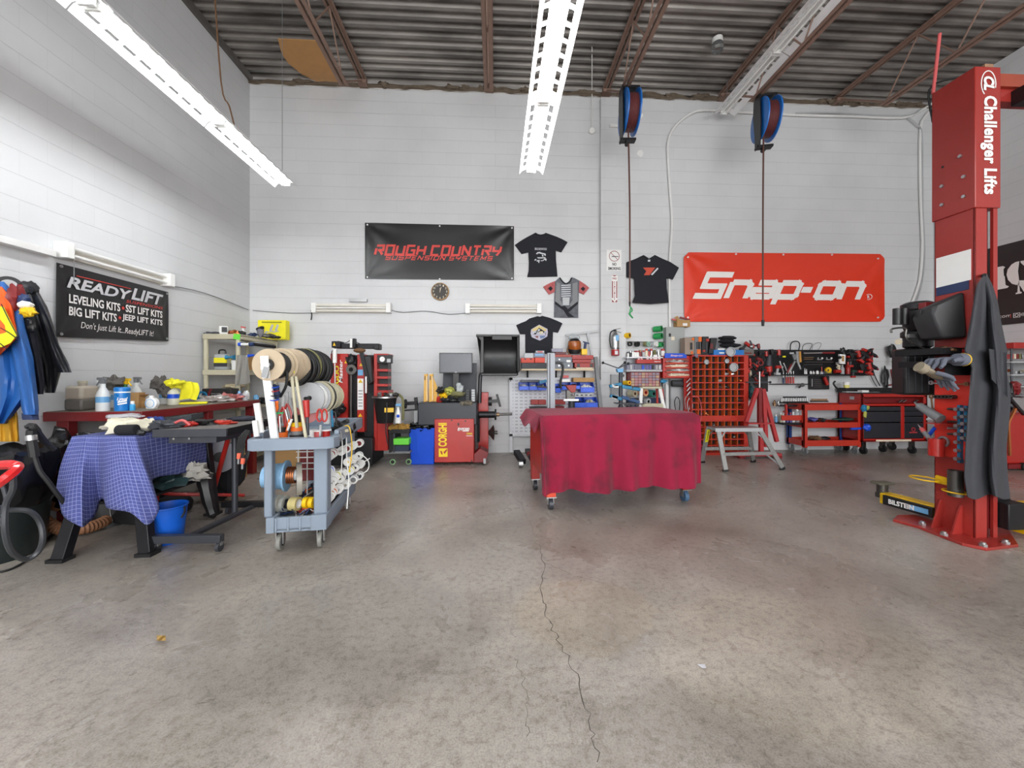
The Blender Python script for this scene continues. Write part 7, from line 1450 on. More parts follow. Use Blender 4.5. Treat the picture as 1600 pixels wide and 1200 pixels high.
# welding helmet like lantern
r_ = root('welding_helmet',PY(*zk(830,380),YS+.12),'black welding helmet with an amber visor on top of the red cases','helmet');c = PY(*zk(835,260),YS+.14)
obj('shell',MB().lathe(c-Vector((0,0,.13)),[(.085,0),(.1,.04),(.11,.12),(.1,.2),(.06,.25),(.02,.27)],n=26),BLK,r_);obj('amber_visor',MB().lathe(c-Vector((0,.012,.08)),[(.085,0),(.104,.03),(.108,.11),(.1,.15)],n=26),mat('amber_visor',(156,84,32),.2),r_);obj('clear_cap',MB().lump(c+Vector((0,0,.14)),(.09,.08,.045),4,.25),CLR,r_);obj('head_band',MB().tube([c+Vector((-.1,0,-.02)),c+Vector((-.12,-.02,-.1)),c+Vector((-.07,-.03,-.15))],.012),BRN,r_)
r_ = root('spray_can',PY(*zk(968,380),YS+.1),'yellow box with a dark blue nozzle beside the welding helmet','spray can');a = zk(932,300);b = zk(1008,380);part(a[0],a[1],b[0],b[1],YS+.06,.08,YEL,'yellow_body',r_,.004);pcy(*zk(975,300),*zk(985,215),YS+.1,.022,mat('navy',(35,52,92)),'nozzle',r_);obj('trigger',MB().bar(PY(*zk(950,205),YS+.1),PY(*zk(1035,230),YS+.1),.02,.02),mat('navy',(35,52,92)),r_)
r_ = root('t_square',PY(*zk(1075,400),WB-.06),'large steel T square leaning on the back wall above the shelf','t square');obj('crossbar',MB().bar(PY(*zk(722,118),WB-.03),PY(*zk(1158,62),WB-.03),.04,.008,(0,1,0)).box(PY(*zk(722,118),WB-.03),(.02,.02,.02)),LGR,r_)
ppoly([zk(722,105),zk(1158,45),zk(1158,75),zk(722,133)],WB-.05,.008,LGR,'rule',r_);ppoly([zk(1000,80),zk(1035,75),zk(1085,390),zk(1060,400)],WB-.06,.008,LGR,'blade',r_)
r_ = root('steel_channel',PY(*zk(1180,1060),WB-.2),'grey steel channel leaning beside the pilaster','channel');obj('channel',MB().bar(PY(*zk(1246,1675),WB-.34),PY(*zk(1118,410),WB-.15),.06,.05,(0,1,0)),MGR,r_);obj('black_rod',MB().cyl(PY(*zk(1200,1090),WB-.22),PY(*zk(1162,780),WB-.17),.014),BLKM,r_)
# blue bins
for i,(x0,y0,x1,y1,l) in enumerate(((95,750,228,855,'first blue parts bin from the left under the wall shelf'),(232,750,342,855,'second blue parts bin from the left under the wall shelf'),(346,750,462,855,'third blue parts bin, just left of the aluminium post'),(582,770,655,888,'blue parts bin just right of the aluminium post'),(662,755,786,850,'blue parts bin behind the red vise'),(790,750,912,840,'narrow blue parts bin left of the large one'),(920,750,1103,885,'large blue parts bin at the right end under the wall shelf'),(828,955,978,1088,'lower left blue bin above the crimson cloth'),(975,955,1148,1088,'lower right blue bin above the crimson cloth'))):
    a = zk(x0,y0);b = zk(x1,y1);A1_ = PY(a[0],b[1],6.2);B1_ = PY(b[0],a[1],6.2);r_ = root('parts_bin',((A1_.x+B1_.x)/2,6.3,A1_.z),l,'bin','blue parts bins');w_ = B1_.x-A1_.x;h_ = B1_.z-A1_.z;x,z0_ = A1_.x,A1_.z
    mb = MB();mb.bx(x,x+w_,6.2,6.42,z0_,z0_+.008);mb.bx(x,x+w_,6.41,6.42,z0_,z0_+h_);mb.prism([(6.2,z0_),(6.42,z0_),(6.42,z0_+h_),(6.28,z0_+h_),(6.2,z0_+h_*.5)],(x,0,0),(0,1,0),(0,0,1),.006);mb.prism([(6.2,z0_),(6.42,z0_),(6.42,z0_+h_),(6.28,z0_+h_),(6.2,z0_+h_*.5)],(x+w_-.006,0,0),(0,1,0),(0,0,1),.006);mb.bx(x,x+w_,6.195,6.205,z0_,z0_+h_*.52)
    obj('shell',mb,BLU,r_,.002);obj('front_lip',MB().bx(x+w_*.15,x+w_*.85,6.188,6.196,z0_+h_*.1,z0_+h_*.4),mat('bin_lip',(30,90,220),.35),r_)
    obj('contents',MB().lump((x+w_/2,6.3,z0_+h_*.4),(w_*.38,.08,h_*.3),i+3,.5,4),[LGR,BEI,STL,DGR,DST,BLK,WHT,BLK,BEI][i],r_)
ki(120,716,372,748,DGR,'dark_case','flat dark grey case lying on the left blue bins','case',None,6.25,.12);ki(822,688,1105,744,CARD,'cardboard_box','long brown cardboard box on the right blue bins','box',None,6.22,.16);ki(652,705,780,744,WPL,'white_box','white box on the blue bin behind the vise','box',None,6.25,.12);ki(672,655,760,690,PINK,'small_red_box','small faded red box on the white box','box',None,6.28,.1)
a = zk(372,745);one('teal_tool',MB().bar(PY(*zk(365,750),6.22),PY(*zk(462,728),6.22),.05,.045),TEAL,'teal handled tool lying across the third blue bin','tool');one('brass_bit',MB().cyl(PY(*zk(330,800),6.15),PY(*zk(470,815),6.15),.014),DST,'dark rod lying across the front of the left blue bins','rod')
for (x0,y0,x1,y1,m,l) in ((258,985,350,1045,CR,'left small dark red bin low on the slotted panel'),(354,985,455,1045,CR,'second small dark red bin low on the slotted panel'),(580,985,715,1045,CR,'small dark red bin just right of the aluminium post'),(238,1078,472,1100,BLK,'black tray edge just above the crimson cloth, left of the post'),(580,1070,700,1098,DRED,'red tray edge just above the crimson cloth, right of the post')): ki(x0,y0,x1,y1,m,'small_bin',l,'bin','small red bins',6.28,.16)
r_ = ki(842,895,1078,948,LGR,'slotted_bar','pale metal bar with dark slots between the blue bin rows','bar',None,6.15,.03,parts=[(860+i*60,912,890+i*60,930,DGR,'slot') for i in range(4)])
# aluminium post
r_ = root('aluminium_post',PY(861,700,5.4),'tall aluminium post with a dark groove behind the crimson covered bench','post')
a = PY(*zk(478,355),5.4);b = PY(*zk(577,355),5.4);obj('extrusion',MB().bx(a.x,b.x,5.4,5.47,.06,a.z),mat('post_grey',(160,165,172),.45),r_,.003);obj('dark_groove',MB().bx(a.x+(b.x-a.x)*.22,a.x+(b.x-a.x)*.34,5.396,5.402,.06,a.z-.01),BLK,r_);obj('base',MB().bx(a.x-.2,b.x+.2,5.3,5.6,0,.06),DGR,r_);obj('black_hook',MB().tube([PY(*zk(578,490),5.42),PY(*zk(640,488),5.42),PY(*zk(680,530),5.42),PY(*zk(672,640),5.42),PY(*zk(650,740),5.42),PY(*zk(655,830),5.42)],.018),BLK,r_)
r_ = root('bench_vise',PY(*zk(790,1000),5.7),'faded red and steel bench vise standing behind the crimson covered bench','vise');ppoly([zk(725,790),zk(865,785),zk(850,880),zk(800,890),zk(760,850)],5.7,.12,CR,'head',r_,.006);ppoly([zk(730,850),zk(830,860),zk(850,970),zk(730,980)],5.72,.1,DST,'body',r_,.006);obj('jaw_bar',MB().bar(PY(*zk(690,985),5.68),PY(*zk(890,985),5.68),.04,.03),STL,r_);c = PY(*zk(818,915),5.66);obj('chrome_ball',MB().sph(c,.016),STL,r_);obj('pedestal',MB().cyl((c.x,5.78,0),(c.x,5.78,c.z-.06),.05),DGR,r_);obj('base_plate',MB().cyl((c.x,5.78,0),(c.x,5.78,.02),.2),DGR,r_)
# ================================================================ right of the pilaster
ze = lambda x,y: (930+x/8.,500+y/8.)
# blue drill stand on pilaster
r_ = root('blue_press',PY(*ze(310,1000),5.9),'blue and black clamp press with three ball handles in front of the pilaster','press');YD = 5.9
for (x,y) in ((97,535),(372,532),(412,545)): obj('ball_handle',MB().sph(PY(*ze(x,y),YD),.022),BLK,r_);obj('handle_rod',MB().cyl(PY(*ze(x,y),YD),PY(*ze(288,602),YD),.008),DGR,r_)
ppoly([ze(272,608),ze(358,608),ze(350,655),ze(285,655)],YD-.04,.08,LBL,'hub',r_,.006);pcy(*ze(318,650),*ze(318,1075),YD,.03,DGR,'column',r_);obj('table',MB().bar(PY(*ze(255,1040),YD),PY(*ze(585,1045),YD),.2,.012),DGR,r_)
for i,(x0,y0,x1,y1,m) in enumerate(((178,830,330,800,TEAL),(330,830,560,870,TEAL),(185,945,330,990,TEAL),(330,960,550,1030,mat('clamp_blue',(36,74,120),.5)),(200,820,290,830,WPL),(200,950,280,975,WPL))): obj('clamp_arm',MB().bar(PY(*ze(x0,y0),YD-.03),PY(*ze(x1,y1),YD-.03),.05,.06,(0,1,0)),m,r_,.008)
for (x,y) in ((345,695),(460,840),(430,980),(380,1058),(420,1062),(470,1062),(530,1062)): obj('knob',MB().cyl(PY(*ze(x,y),YD-.06),PY(*ze(x,y),YD+.02),.024,n=14),BLK,r_)
obj('foot_column',MB().cyl((PY(*ze(318,1075),YD).x,YD,0),PY(*ze(318,1075),YD),.04),DGR,r_)
thing1(955,585,967,616,YP-.06,.06,mat('wall_box_grey',(150,152,154),.5),'grey_box','small grey box fixed to the pilaster behind the blue press','box')
# rolls on the wall
def roll(x,y,ro,ri,ln,m,label,tilt=(-.55,1,0),nm='tape_roll',grp='rolls on the back wall',mi=None):
    c = PY(*ze(x,y),WB-.14);a = Vector(tilt).normalized();r__ = root(nm,c,label,'roll',grp);obj('roll',MB().ring(c,c+a*ln,ro,ri,26),m,r__);obj('core',MB().ring(c-a*.001,c+a*ln,ri,ri*.8,22),mi or m,r__)
    if ln > .1: obj('end_rim',MB().ring(c-a*.004,c+a*.006,ro*1.06,ri,26),m,r__)
    return r__
GD = mat('green_dark',(28,96,56),.4)
TL_ = (-.8,1,0)
roll(828,108,.048,.036,.13,GRN,'upper of the two large green rolls beside the electric panel',TL_,mi=GD);roll(830,198,.05,.038,.13,GRN,'lower of the two large green rolls beside the electric panel',TL_,mi=GD);roll(843,308,.042,.03,.08,GRN,'smaller green roll under the two large ones',TL_,mi=GD)
roll(432,192,.045,.028,.08,YEL,'amber roll on the wall at the pilaster edge',TL_,mi=BRN);roll(440,298,.042,.026,.03,BLK,'first black ring roll on the wall rod',(-.3,1,0));roll(535,300,.045,.02,.05,BLK,'second, thicker black roll on the wall rod',(-.3,1,0));roll(672,300,.042,.014,.05,mat('mint',(140,178,160),.5),'mint green tape roll on the wall rod',(-.6,1,0));roll(640,296,.038,.014,.04,OLV,'olive tape roll left of the mint one',(-.6,1,0));roll(775,300,.042,.014,.05,WPL,'white tape roll left of the small green roll',(-.6,1,0));roll(725,302,.036,.014,.04,CLR,'clear tape roll between the mint and white ones',(-.6,1,0))
one('wall_rod',MB().cyl(PY(*ze(395,272),WB-.05),PY(*ze(870,275),WB-.05),.006),DST,'thin steel rod on the wall carrying the tape rolls','rod')
# can shelf
r_ = root('can_shelf',PY(*ze(630,545),6.3),'white wall shelf crowded with spray cans beside the pilaster','shelf');a,b = ze(392,462),ze(872,476);part(a[0],a[1],b[0],b[1],6.2,.28,PW_,'board',r_);a,b = ze(392,476),ze(872,540);part(a[0],a[1],b[0],b[1],6.42,.06,PW_,'back_panel',r_)
cans = [(410,400,DGR,STL),(440,390,STL,BLK),(470,380,LGR,WPL),(500,385,DRED,WPL),(530,385,PINK,WPL),(562,375,mat('bronze',(150,120,90)),DRED),(605,380,RED,LGR),(642,360,CO,CRM),(672,370,mat('navy',(35,52,92)),RED),(702,360,RED,STL),(742,375,OLV,OLV),(790,370,WPL,STL),(845,360,RED,WPL)]
for i,(x,yt,mt,mb_) in enumerate(cans):
    p = PY(*ze(x,462),6.36);zt_c = PY(*ze(x,yt),6.36).z;h_ = zt_c-p.z;r_ = root('spray_can',p,'%s spray can, %s of thirteen in the rear row on the can shelf' % (['dark grey','steel','pale grey','dark red capped','pink capped','bronze capped','red capped','orange capped','navy','bright red capped','olive','slim white','large red capped'][i],['first','second','third','fourth','fifth','sixth','seventh','eighth','ninth','tenth','eleventh','twelfth','thirteenth'][i]),'can','cans on the can shelf');rr_ = .026 if i < 12 else .036
    obj('can',MB().lathe(p,[(rr_,0),(rr_,h_*.72),(rr_*.6,h_*.8)],n=18),mb_,r_);obj('cap',MB().cyl(p+Vector((0,0,h_*.74)),p+Vector((0,0,h_)),rr_*.8,n=16),mt,r_)
for i,(x,yt) in enumerate(((545,450),(580,455),(652,442),(697,442),(738,435),(762,432),(800,438))):
    p = PY(*ze(x,492),6.22);h_ = PY(*ze(x,yt),6.22).z-p.z;r_ = root('marker_bottle',p,'small white bottle, %s of seven standing in the red tray' % ['first','second','third','fourth','fifth','sixth','seventh'][i],'bottle','white bottles in the red tray');obj('bottle',MB().lathe(p,[(.02,0),(.02,h_*.75),(.01,h_)],n=16),WPL,r_);obj('label',MB().lathe(p+Vector((0,0,h_*.2)),[(.0205,0),(.0205,h_*.3)],n=16),PINK,r_)
r_ = root('red_tray',PY(*ze(665,545),6.2),'red metal tray with white lettering hung below the can shelf','tray');a,b = ze(520,492),ze(826,542);part(a[0],a[1],b[0],b[1],6.16,.09,RED,'tray',r_,.003);text('Snap-on',PY(*ze(775,520),6.157),.10,.022,WPL,r_,shear=.3,bold=.03,name='white_lettering');pcy(*ze(500,508),*ze(520,508),6.18,.014,DRED,'end_knob',r_)
r_ = root('parts_organizer',PY(*ze(620,640),6.3),'clear lilac parts organizer under the can shelf','organizer');a,b = ze(395,548),ze(838,625);part(a[0],a[1],b[0],b[1],6.25,.15,SMK,'box',r_,.004);a,b = ze(395,622),ze(838,645);part(a[0],a[1],b[0],b[1],6.22,.2,LGR,'base',r_)
for (x,m) in ((450,LGR),(510,SMK),(600,BLU),(650,mat('violet',(96,92,160),.4)),(690,mat('violet',(96,92,160))),(720,BLK),(770,LGR),(810,STL)): a,b = ze(x-14,562),ze(x+14,618);part(a[0],a[1],b[0],b[1],6.235,.02,m,'compartment',r_,.002)
r_ = root('drawer_cabinet',PY(*ze(625,835),6.3),'red small parts cabinet with many tiny clear drawers','cabinet');a,b = ze(440,652),ze(812,832);part(a[0],a[1],b[0],b[1],6.22,.2,DRED,'case',r_,.003)
DRW = [mat('drawer_smoke',(140,128,140),.35,0,.25),mat('drawer_pink',(170,120,122),.35,0,.25),mat('drawer_tan',(178,150,122),.35,0,.25)]
random.seed(4)
for j in range(5):
    for i in range(8): a,b = ze(452+i*44,660+j*34),ze(490+i*44,688+j*34);part(a[0],a[1],b[0],b[1],6.21,.012,random.choice(DRW),'drawer',r_)
# white step stool and rolls behind
r_ = root('step_stool',PY(*ze(700,1100),6.0),'white folding step stool with grey treads behind the crimson covered bench','step stool')
for (p_,q_) in (((575,845),(562,1150)),((805,845),(870,1150))): obj('leg',MB().bar(PY(*ze(*q_),5.95),PY(*ze(*p_),5.95),.05,.03,(0,1,0)),WPL,r_,.003)
for y,x1 in ((843,815),(1055,830),(1080,835)): obj('tread',MB().bar(PY(*ze(570,y),5.97),PY(*ze(x1,y),5.97),.12,.03),BEI,r_,.003)
for s_ in ((562,1150),(870,1150)): p = PY(*ze(*s_),5.95);obj('foot_leg',MB().cyl((p.x,5.95,0),p,.02),WPL,r_)
for i,(x,y,ro,m,mi,l) in enumerate(((500,922,.05,BEI,BRN,'beige roll lying behind the press table'),(635,908,.058,mat('peach',(214,160,120),.6),RED,'peach roll with a red core inside the step stool frame'),(735,922,.06,mat('sea_green',(50,130,120),.5),BLK,'teal green roll with a dark core inside the step stool frame'),(590,1010,.045,STL,DGR,'steel roll low inside the step stool frame'),(668,1018,.05,LGR,BLK,'pale roll low inside the step stool frame'),(430,785,.035,YEL,RED,'small yellow and red roll at the pilaster edge'))):
    c = PY(*ze(x,y),6.2);r_ = root('roll',c,l,'roll','rolls behind the step stool');obj('roll',MB().ring(c,c+Vector((-.05,.12,0)),ro,ro*.5,24),m,r_);obj('core',MB().ring(c,c+Vector((-.05,.12,0)),ro*.5,ro*.35,20),mi,r_)
thing1(983,622,1042,640,6.3,.15,mat('dark_blue_bin',(36,52,92),.5),'dark_bin','dark blue bin behind the lower rolls','bin');
for i,(x0,x1) in enumerate(((838,885),(770,790))): one('red_tube',MB().cyl(PY(*ze(x0,860),6.05),PY(*ze(x1+20,1640),6.05),.018),RED,['red tube leaning right of the step stool','red tube leaning inside the step stool'][i],'tube')
# grey stand with vise at right
r_ = root('grey_backboard',PY(1052,700,6.4),'pale grey board behind the steel rods left of the bolt bin','board');part(1036,592,1069,690,6.4,.03,LGR,'board',r_);part(1046,592,1048.5,690,6.36,.03,MGR,'rail',r_)
r_ = root('black_grip',PY(1060,606,6.3),'black ribbed handle on a steel bracket under the red screw display','handle');part(1050.5,594,1069,604,6.26,.06,BLK,'grip',r_,.015);part(1053,597,1066,600,6.25,.02,DGR,'rib',r_,.004)
r_ = root('pipe_cutter',PY(1040,640,6.2),'steel and blue pipe tool standing beside the black grip','tool');obj('tube',MB().bar(PY(1041,700,6.2),PY(1041,600,6.2),.035,.03,(0,1,0)),STL,r_);obj('head',MB().lump(PY(1037,596,6.2),(.06,.03,.03),2,.4),TEAL,r_);obj('white_side',MB().bar(PY(1044,700,6.22),PY(1043,602,6.22),.02,.03,(0,1,0)),WPL,r_)
r_ = root('c_clamps',PY(1066,640,6.2),'cluster of steel loops and clamps hanging left of the bolt bin','clamps')
for i,(x,y) in enumerate(((1056,628),(1060,632),(1072,626),(1076,630))): obj('loop',MB().tube([PY(x,y+14,6.2),PY(x-2,y,6.2),PY(x+2,y-8,6.2),PY(x+6,y,6.2),PY(x+5,y+14,6.2)],.007),[BLK,STL,STL,LGR][i],r_)
one('red_white_cable',MB().tube([PY(1082,620,6.1),PY(1092,622,6.1),PY(1096,640,6.1),PY(1094,662,6.1)],.006),PINK,'pinkish cable arcing across the left of the bolt bin','cable')
# screw display
r_ = root('screw_display',PY(1058,591,6.2),'red display rack of small parts with a blue header','display');part(1036,556,1081,591,6.2,.12,RED,'case',r_,.004);part(1042,561,1076,589,6.196,.01,mat('display_inner',(150,70,60),.5),'inner',r_)
part(1039,552,1073,559.5,6.17,.02,BLU,'header',r_,.003);text('Snap-on',PY(1057,555.8,6.167),.2,.035,mat('pale_pink',(235,190,190),.5),r_,shear=.2,bold=.03,name='header_lettering')
for j in range(4):
    part(1041,566.5+j*7,1077,568+j*7,6.17,.04,CO,'ledge',r_)
    for i in range(9): c = PY(1044+i*3.8,565.4+j*7,6.18);
    obj('small_parts',MB().lump(PY(1059,565+j*7,6.19),(.16,.012,.02),j+3,.8,9,20),[STL,CRM,STL,CRM][j],r_)
# ---- bolt bin
bb_ = root('bolt_bin',PY(1122,706,6.2),'tall orange red pigeonhole bolt bin with over a hundred square compartments','bolt bin')
BY_ = 6.12;BD = .10;a = PY(1081.5,706,BY_);b = PY(1163,556,BY_);bx0,bx1,bz0,bz1 = a.x,b.x,a.z,b.z
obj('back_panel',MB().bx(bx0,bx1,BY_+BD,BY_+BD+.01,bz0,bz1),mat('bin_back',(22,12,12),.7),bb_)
BO = mat('bin_orange',(214,92,36),.5,0,.08)
for i in range(9): x = bx0+(bx1-bx0)*i/8;obj('divider' if 0 < i < 8 else 'side_panel',MB().bx(x-.004,x+.004,BY_+.004,BY_+BD,bz0,bz1),BO if 0 < i < 8 else ORED,bb_)
cell = (bz1-bz0)/14.3;zz1_ = bz1
ys_ = [bz1-cell*k for k in range(10)]+[bz1-cell*9.7-cell*.92*k for k in range(6)]
for k,z_ in enumerate(ys_): obj('shelf_strip',MB().bx(bx0,bx1,BY_,BY_+BD,max(bz0,z_)-.012,max(bz0,z_)+.006),ORED,bb_)
obj('middle_band',MB().bx(bx0,bx1,BY_-.004,BY_+.05,bz1-cell*9.7,bz1-cell*9),ORED,bb_);obj('right_jamb',MB().bx(bx1-.0,bx1+.07,BY_,BY_+BD,bz0,bz1),ORED,bb_,.003);obj('kick_plate',MB().bx(bx0,bx1,BY_,BY_+BD,0,bz0),ORED,bb_);obj('top_panel',MB().bx(bx0,bx1+.07,BY_-.005,BY_+BD,bz1,bz1+.012),ORED,bb_)
part(1069,591,1082,690,6.24,.03,RED,'left_board',bb_)
random.seed(9)
for j,i in ((2,5),(2,6),(3,4),(3,7),(4,4),(4,5),(6,7),(7,7),(8,2),(8,1),(8,6),(9,1),(9,3),(10,0),(10,5),(11,4),(11,6),(12,1),(12,2),(12,6),(13,0),(13,3),(13,5),(13,7)):
    cxx = bx0+(i+.5)*(bx1-bx0)/8;z_ = ys_[min(j+1,14)]+.02 if j < 9 else ys_[min(j+2,15)]+.02
    one('bolt_heap',MB().lump((cxx,BY_+.05,z_+.012),(.036,.035,.02),i*3+j,.6,4,12),[STL,DST,COP,LGR][(i+j) % 4],'small heap of fasteners in a compartment of the orange red bolt bin','fasteners','fastener heaps in the bolt bin')
zf = lambda x,y: (1060+x/10.9,510+y/10.9)
for i,(x,y,r__) in enumerate(((888,432,.078),(475,606,.04),(822,590,.038),(938,698,.072))):
    c = PY(*zf(x,y),BY_-.02);r_ = root('magnetic_dish',c,['large round steel dish on the blue case above the bolt bin','small round dish on the left upper part of the bolt bin','small round dish on the right upper part of the bolt bin','large round steel dish stuck on the upper right of the bolt bin'][i],'dish','steel dishes on the bolt bin');obj('rim',MB().ring(c+Vector((0,.02,0)),c-Vector((0,.012,0)),r__,r__*.8,28),ALU,r_);obj('face',MB().cyl(c+Vector((0,.015,0)),c+Vector((0,.005,0)),r__*.8,n=26),LGR,r_)
def fi(x0,y0,x1,y1,m,nm,label,cat,grp=None,Yf=6.16,dp=.16,parts=(),sl=0.):
    r__ = root(nm,PY(*zf((x0+x1)/2,y1),Yf),label,cat,grp);ppoly([zf(x0+sl,y0),zf(x1+sl,y0),zf(x1,y1),zf(x0,y1)],Yf,dp,m,'body',r__,.004)
    for (a0,b0,a1,b1,pm,pn) in parts: ppoly([zf(a0,b0),zf(a1,b0),zf(a1,b1),zf(a0,b1)],Yf-.01,.014,pm,pn,r__,.002)
G3 = 'cases standing on the bolt bin';CBG = mat('case_taupe',(150,132,118),.6)
fi(110,190,272,480,CBG,'power_tool_case','taupe case with orange corners, leftmost on the bolt bin','case',G3,parts=((235,195,272,240,ORG,'corner'),(205,275,240,395,BLK,'handle'),(215,425,250,470,ORG,'corner')))
fi(278,172,385,480,MGR,'power_tool_case','grey case with orange latches, second on the bolt bin','case',G3,parts=((345,178,398,260,ORG,'latch'),(305,262,335,385,DGR,'handle'),(345,262,372,385,BLK,'handle'),(320,392,380,470,ORG,'latch')))
fi(395,172,500,470,BLK,'power_tool_case','black case with red latches, third on the bolt bin','case',G3,parts=((475,210,525,255,RED,'latch'),(420,400,460,435,RED,'latch'),(470,270,490,430,DGR,'handle')),sl=20)
fi(515,195,620,460,BLK,'power_tool_case','leaning black case with faint red print, fourth on the bolt bin','case',G3,parts=((545,290,590,380,mat('faint_red',(110,40,44)),'print'),),sl=45)
for i,(x0,y0,x1,y1,l) in enumerate(((690,168,985,225,'top black soft bag stacked on the bolt bin'),(700,225,960,290,'middle black soft bag stacked on the bolt bin'),(700,290,1040,358,'bottom black soft bag stacked on the bolt bin'))):
    a_ = PY(*zf((x0+x1)/2,(y0+y1)/2),6.25);one('tool_bag',MB().lump(a_,((x1-x0)/10.9/95/2*1.04,.09,(y1-y0)/10.9/95/2*1.25),i+4,.15,3),BLKC,l,'bag','black bags on the bolt bin')
fi(605,400,1118,490,mat('case_cyan',(24,112,190),.4),'blue_case','long bright blue case lying on the right of the bolt bin','case',None,6.14,.16,parts=((700,440,785,462,WPL,'white_print'),(675,375,790,400,WPL,'paper')))
fi(1115,395,1290,495,mat('case_steel',(110,104,100),.5,.4),'steel_case','grey steel battery case between the blue case and the tool rack','case',None,6.14,.14,parts=((1140,445,1250,465,DRED,'dark_print'),))
one('blue_white_tag',MB().lump(PY(*zf(302,500),BY_-.01),(.035,.015,.03),5,.5),SMK,'lilac plastic scrap hanging over the top left of the bolt bin','plastic')
for i in range(4): one('spring_pin',MB().cyl(PY(1072+i*.6,594+i*6.5+4,6.18),PY(1080+i*.3,590+i*6.3,6.18),.013,n=10),STL,'%s steel pin from the top on the red board left of the bolt bin' % ['first','second','third','fourth'][i],'pin','steel pins on the red board')
# ================================================================ tool rack on the wall
zg = lambda x,y: (1160+x/10.,520+y/10.);zh = lambda x,y: (1250+x/11.43,520+y/11.43)
r_ = root('tool_rack',PW(1275,587),'long black wall rack crowded with power tools and hand tools','rack');part(1163,547,1364,585,WB-.04,.04,BLKM,'back_panel',r_);part(1205,584.5,1366,587,WB-.2,.2,BLKM,'shelf',r_);part(1163,547,1200,612,WB-.05,.04,BLK,'lower_left_panel',r_)
def power(px,py,label,k=1.,mb_=RED,md=BLK,ang=0.,Y=6.3,nm='cordless_drill',Z=None,cat='power tool'):
    Z = Z or (lambda x,y: (x,y));c = PY(*Z(px,py),Y);r__ = root(nm,c,label,cat,'power tools on the wall rack');R = rotm(0,ang,0);V = lambda x,z_,y=0: c+R @ Vector((x*k,y,z_*k))
    obj('motor_body',MB().cyl(V(-.05,.03),V(.05,.03),.032*k),mb_,r__,.006);obj('chuck',MB().cyl(V(.05,.03),V(.09,.03),.024*k,.016*k),md,r__);obj('grip',MB().bar(V(-.01,.01),V(-.025,-.08),.035*k,.04*k,(0,1,0)),md,r__,.008);obj('battery',MB().box(V(-.02,-.1),(.09*k,.07*k,.045*k),R),md if mb_ is RED else RED,r__,.006);return r__
for i,(x,y,k,m1,m2,a,l) in enumerate(((60,200,1.0,RED,BLK,.6,'red grinder pointing up at the top left of the rack'),(230,210,.8,DRED,BLK,1.4,'dark red tool standing upright above the rack'),(350,330,.9,RED,BLKM,1.5,'red drill hanging nose down, left of the grey gun'),(250,440,1.0,DRED,BLK,.4,'dark red saw tool in the left cluster of the rack'),(120,400,1.1,BLK,RED,-.3,'black tool at the far left of the rack'),(150,540,1.0,BLKM,DRED,.8,'black ratchet tool low in the left cluster'),(540,310,1.0,RED,BLK,1.5,'red impact driver with a chrome nose hanging on the rack'),(560,560,.9,RED,LGR,0.,'red tool with a pale label low on the rack'),(330,600,.8,BLK,RED,.2,'black and red tool behind the tip of the red stand'),(200,690,.9,BLK,DRED,-.6,'black tool lowest in the left cluster'))):
    power(x,y,l,k*.95,m1,m2,a,6.3-.02*i,Z=zg)
c = PY(*zg(130,165),6.3);one('cutting_disc',MB().cyl(c,c+Vector((.01,-.01,.006)),.055,n=26),DGR,'dark grinding disc of the grinder at the top left of the rack','disc');one('grinder_neck',MB().lump(PY(*zg(145,215),6.28),(.045,.03,.04),3,.3),STL,'steel grinder head below the dark disc','grinder head')
r_ = root('grease_gun',PY(*zg(415,600),6.25),'dark grey and red conical gun hanging on the rack','gun');obj('barrel',MB().cyl(PY(*zg(425,330),6.25),PY(*zg(405,520),6.25),.028,.06),DGR,r_);obj('red_cup',MB().cyl(PY(*zg(408,525),6.25),PY(*zg(415,610),6.25),.055,.05),RED,r_);obj('tip',MB().cyl(PY(*zg(425,600),6.25),PY(*zg(430,680),6.25),.03,.012),DRED,r_)
c = PY(*zg(275,470),6.24);one('red_pipe_ring',MB().ring(c,c+Vector((0,-.02,0)),.05,.03),DRED,'dark red ring tool in the left cluster of the rack','ring');one('wooden_file',MB().bar(PY(*zg(118,590),6.22),PY(*zg(135,690),6.22),.03,.02,(0,1,0)),CRM,'short yellow wooden handle in the left cluster of the rack','handle')
one('black_tool_bag',MB().lump(PY(*zg(200,900),6.38),(.15,.05,.17),6,.25),BLK,'black tool pouch hanging under the left of the rack','bag');one('green_tool',MB().lump(PY(*zg(140,920),6.3),(.04,.03,.09),7,.4),mat('deep_teal',(20,76,80),.5),'deep teal tool hanging in front of the black pouch','tool')
def zth(x0,y0,x1,y1,r__,m,nm,label,cat,grp,Z=zh,Y=6.33,r2=None): return one(nm,MB().cyl(PY(*Z(x0,y0),Y),PY(*Z(x1,y1),Y),r__,r2,n=14),m,label,cat,grp)
GW = 'hand tools on the rack'
zth(65,368,390,362,.014,STL,'torque_wrench','long chrome torque wrench, highest on the rack','wrench',GW);zth(390,362,610,358,.017,DRED,'pipe_grip','dark red grip tube at the right end of the highest torque wrench','grip',GW)
zth(70,443,240,441,.008,mat('bronze',(150,120,90)),'extension_bar','upper thin bronze bar on the rack','bar',GW);zth(70,474,230,473,.008,mat('bronze',(150,120,90)),'extension_bar','lower thin bronze bar on the rack','bar',GW);zth(90,525,590,522,.01,DST,'breaker_bar','long dark breaker bar in the middle of the rack','bar',GW);zth(60,570,400,565,.009,DST,'breaker_bar','lower dark ratchet bar on the rack','bar',GW)
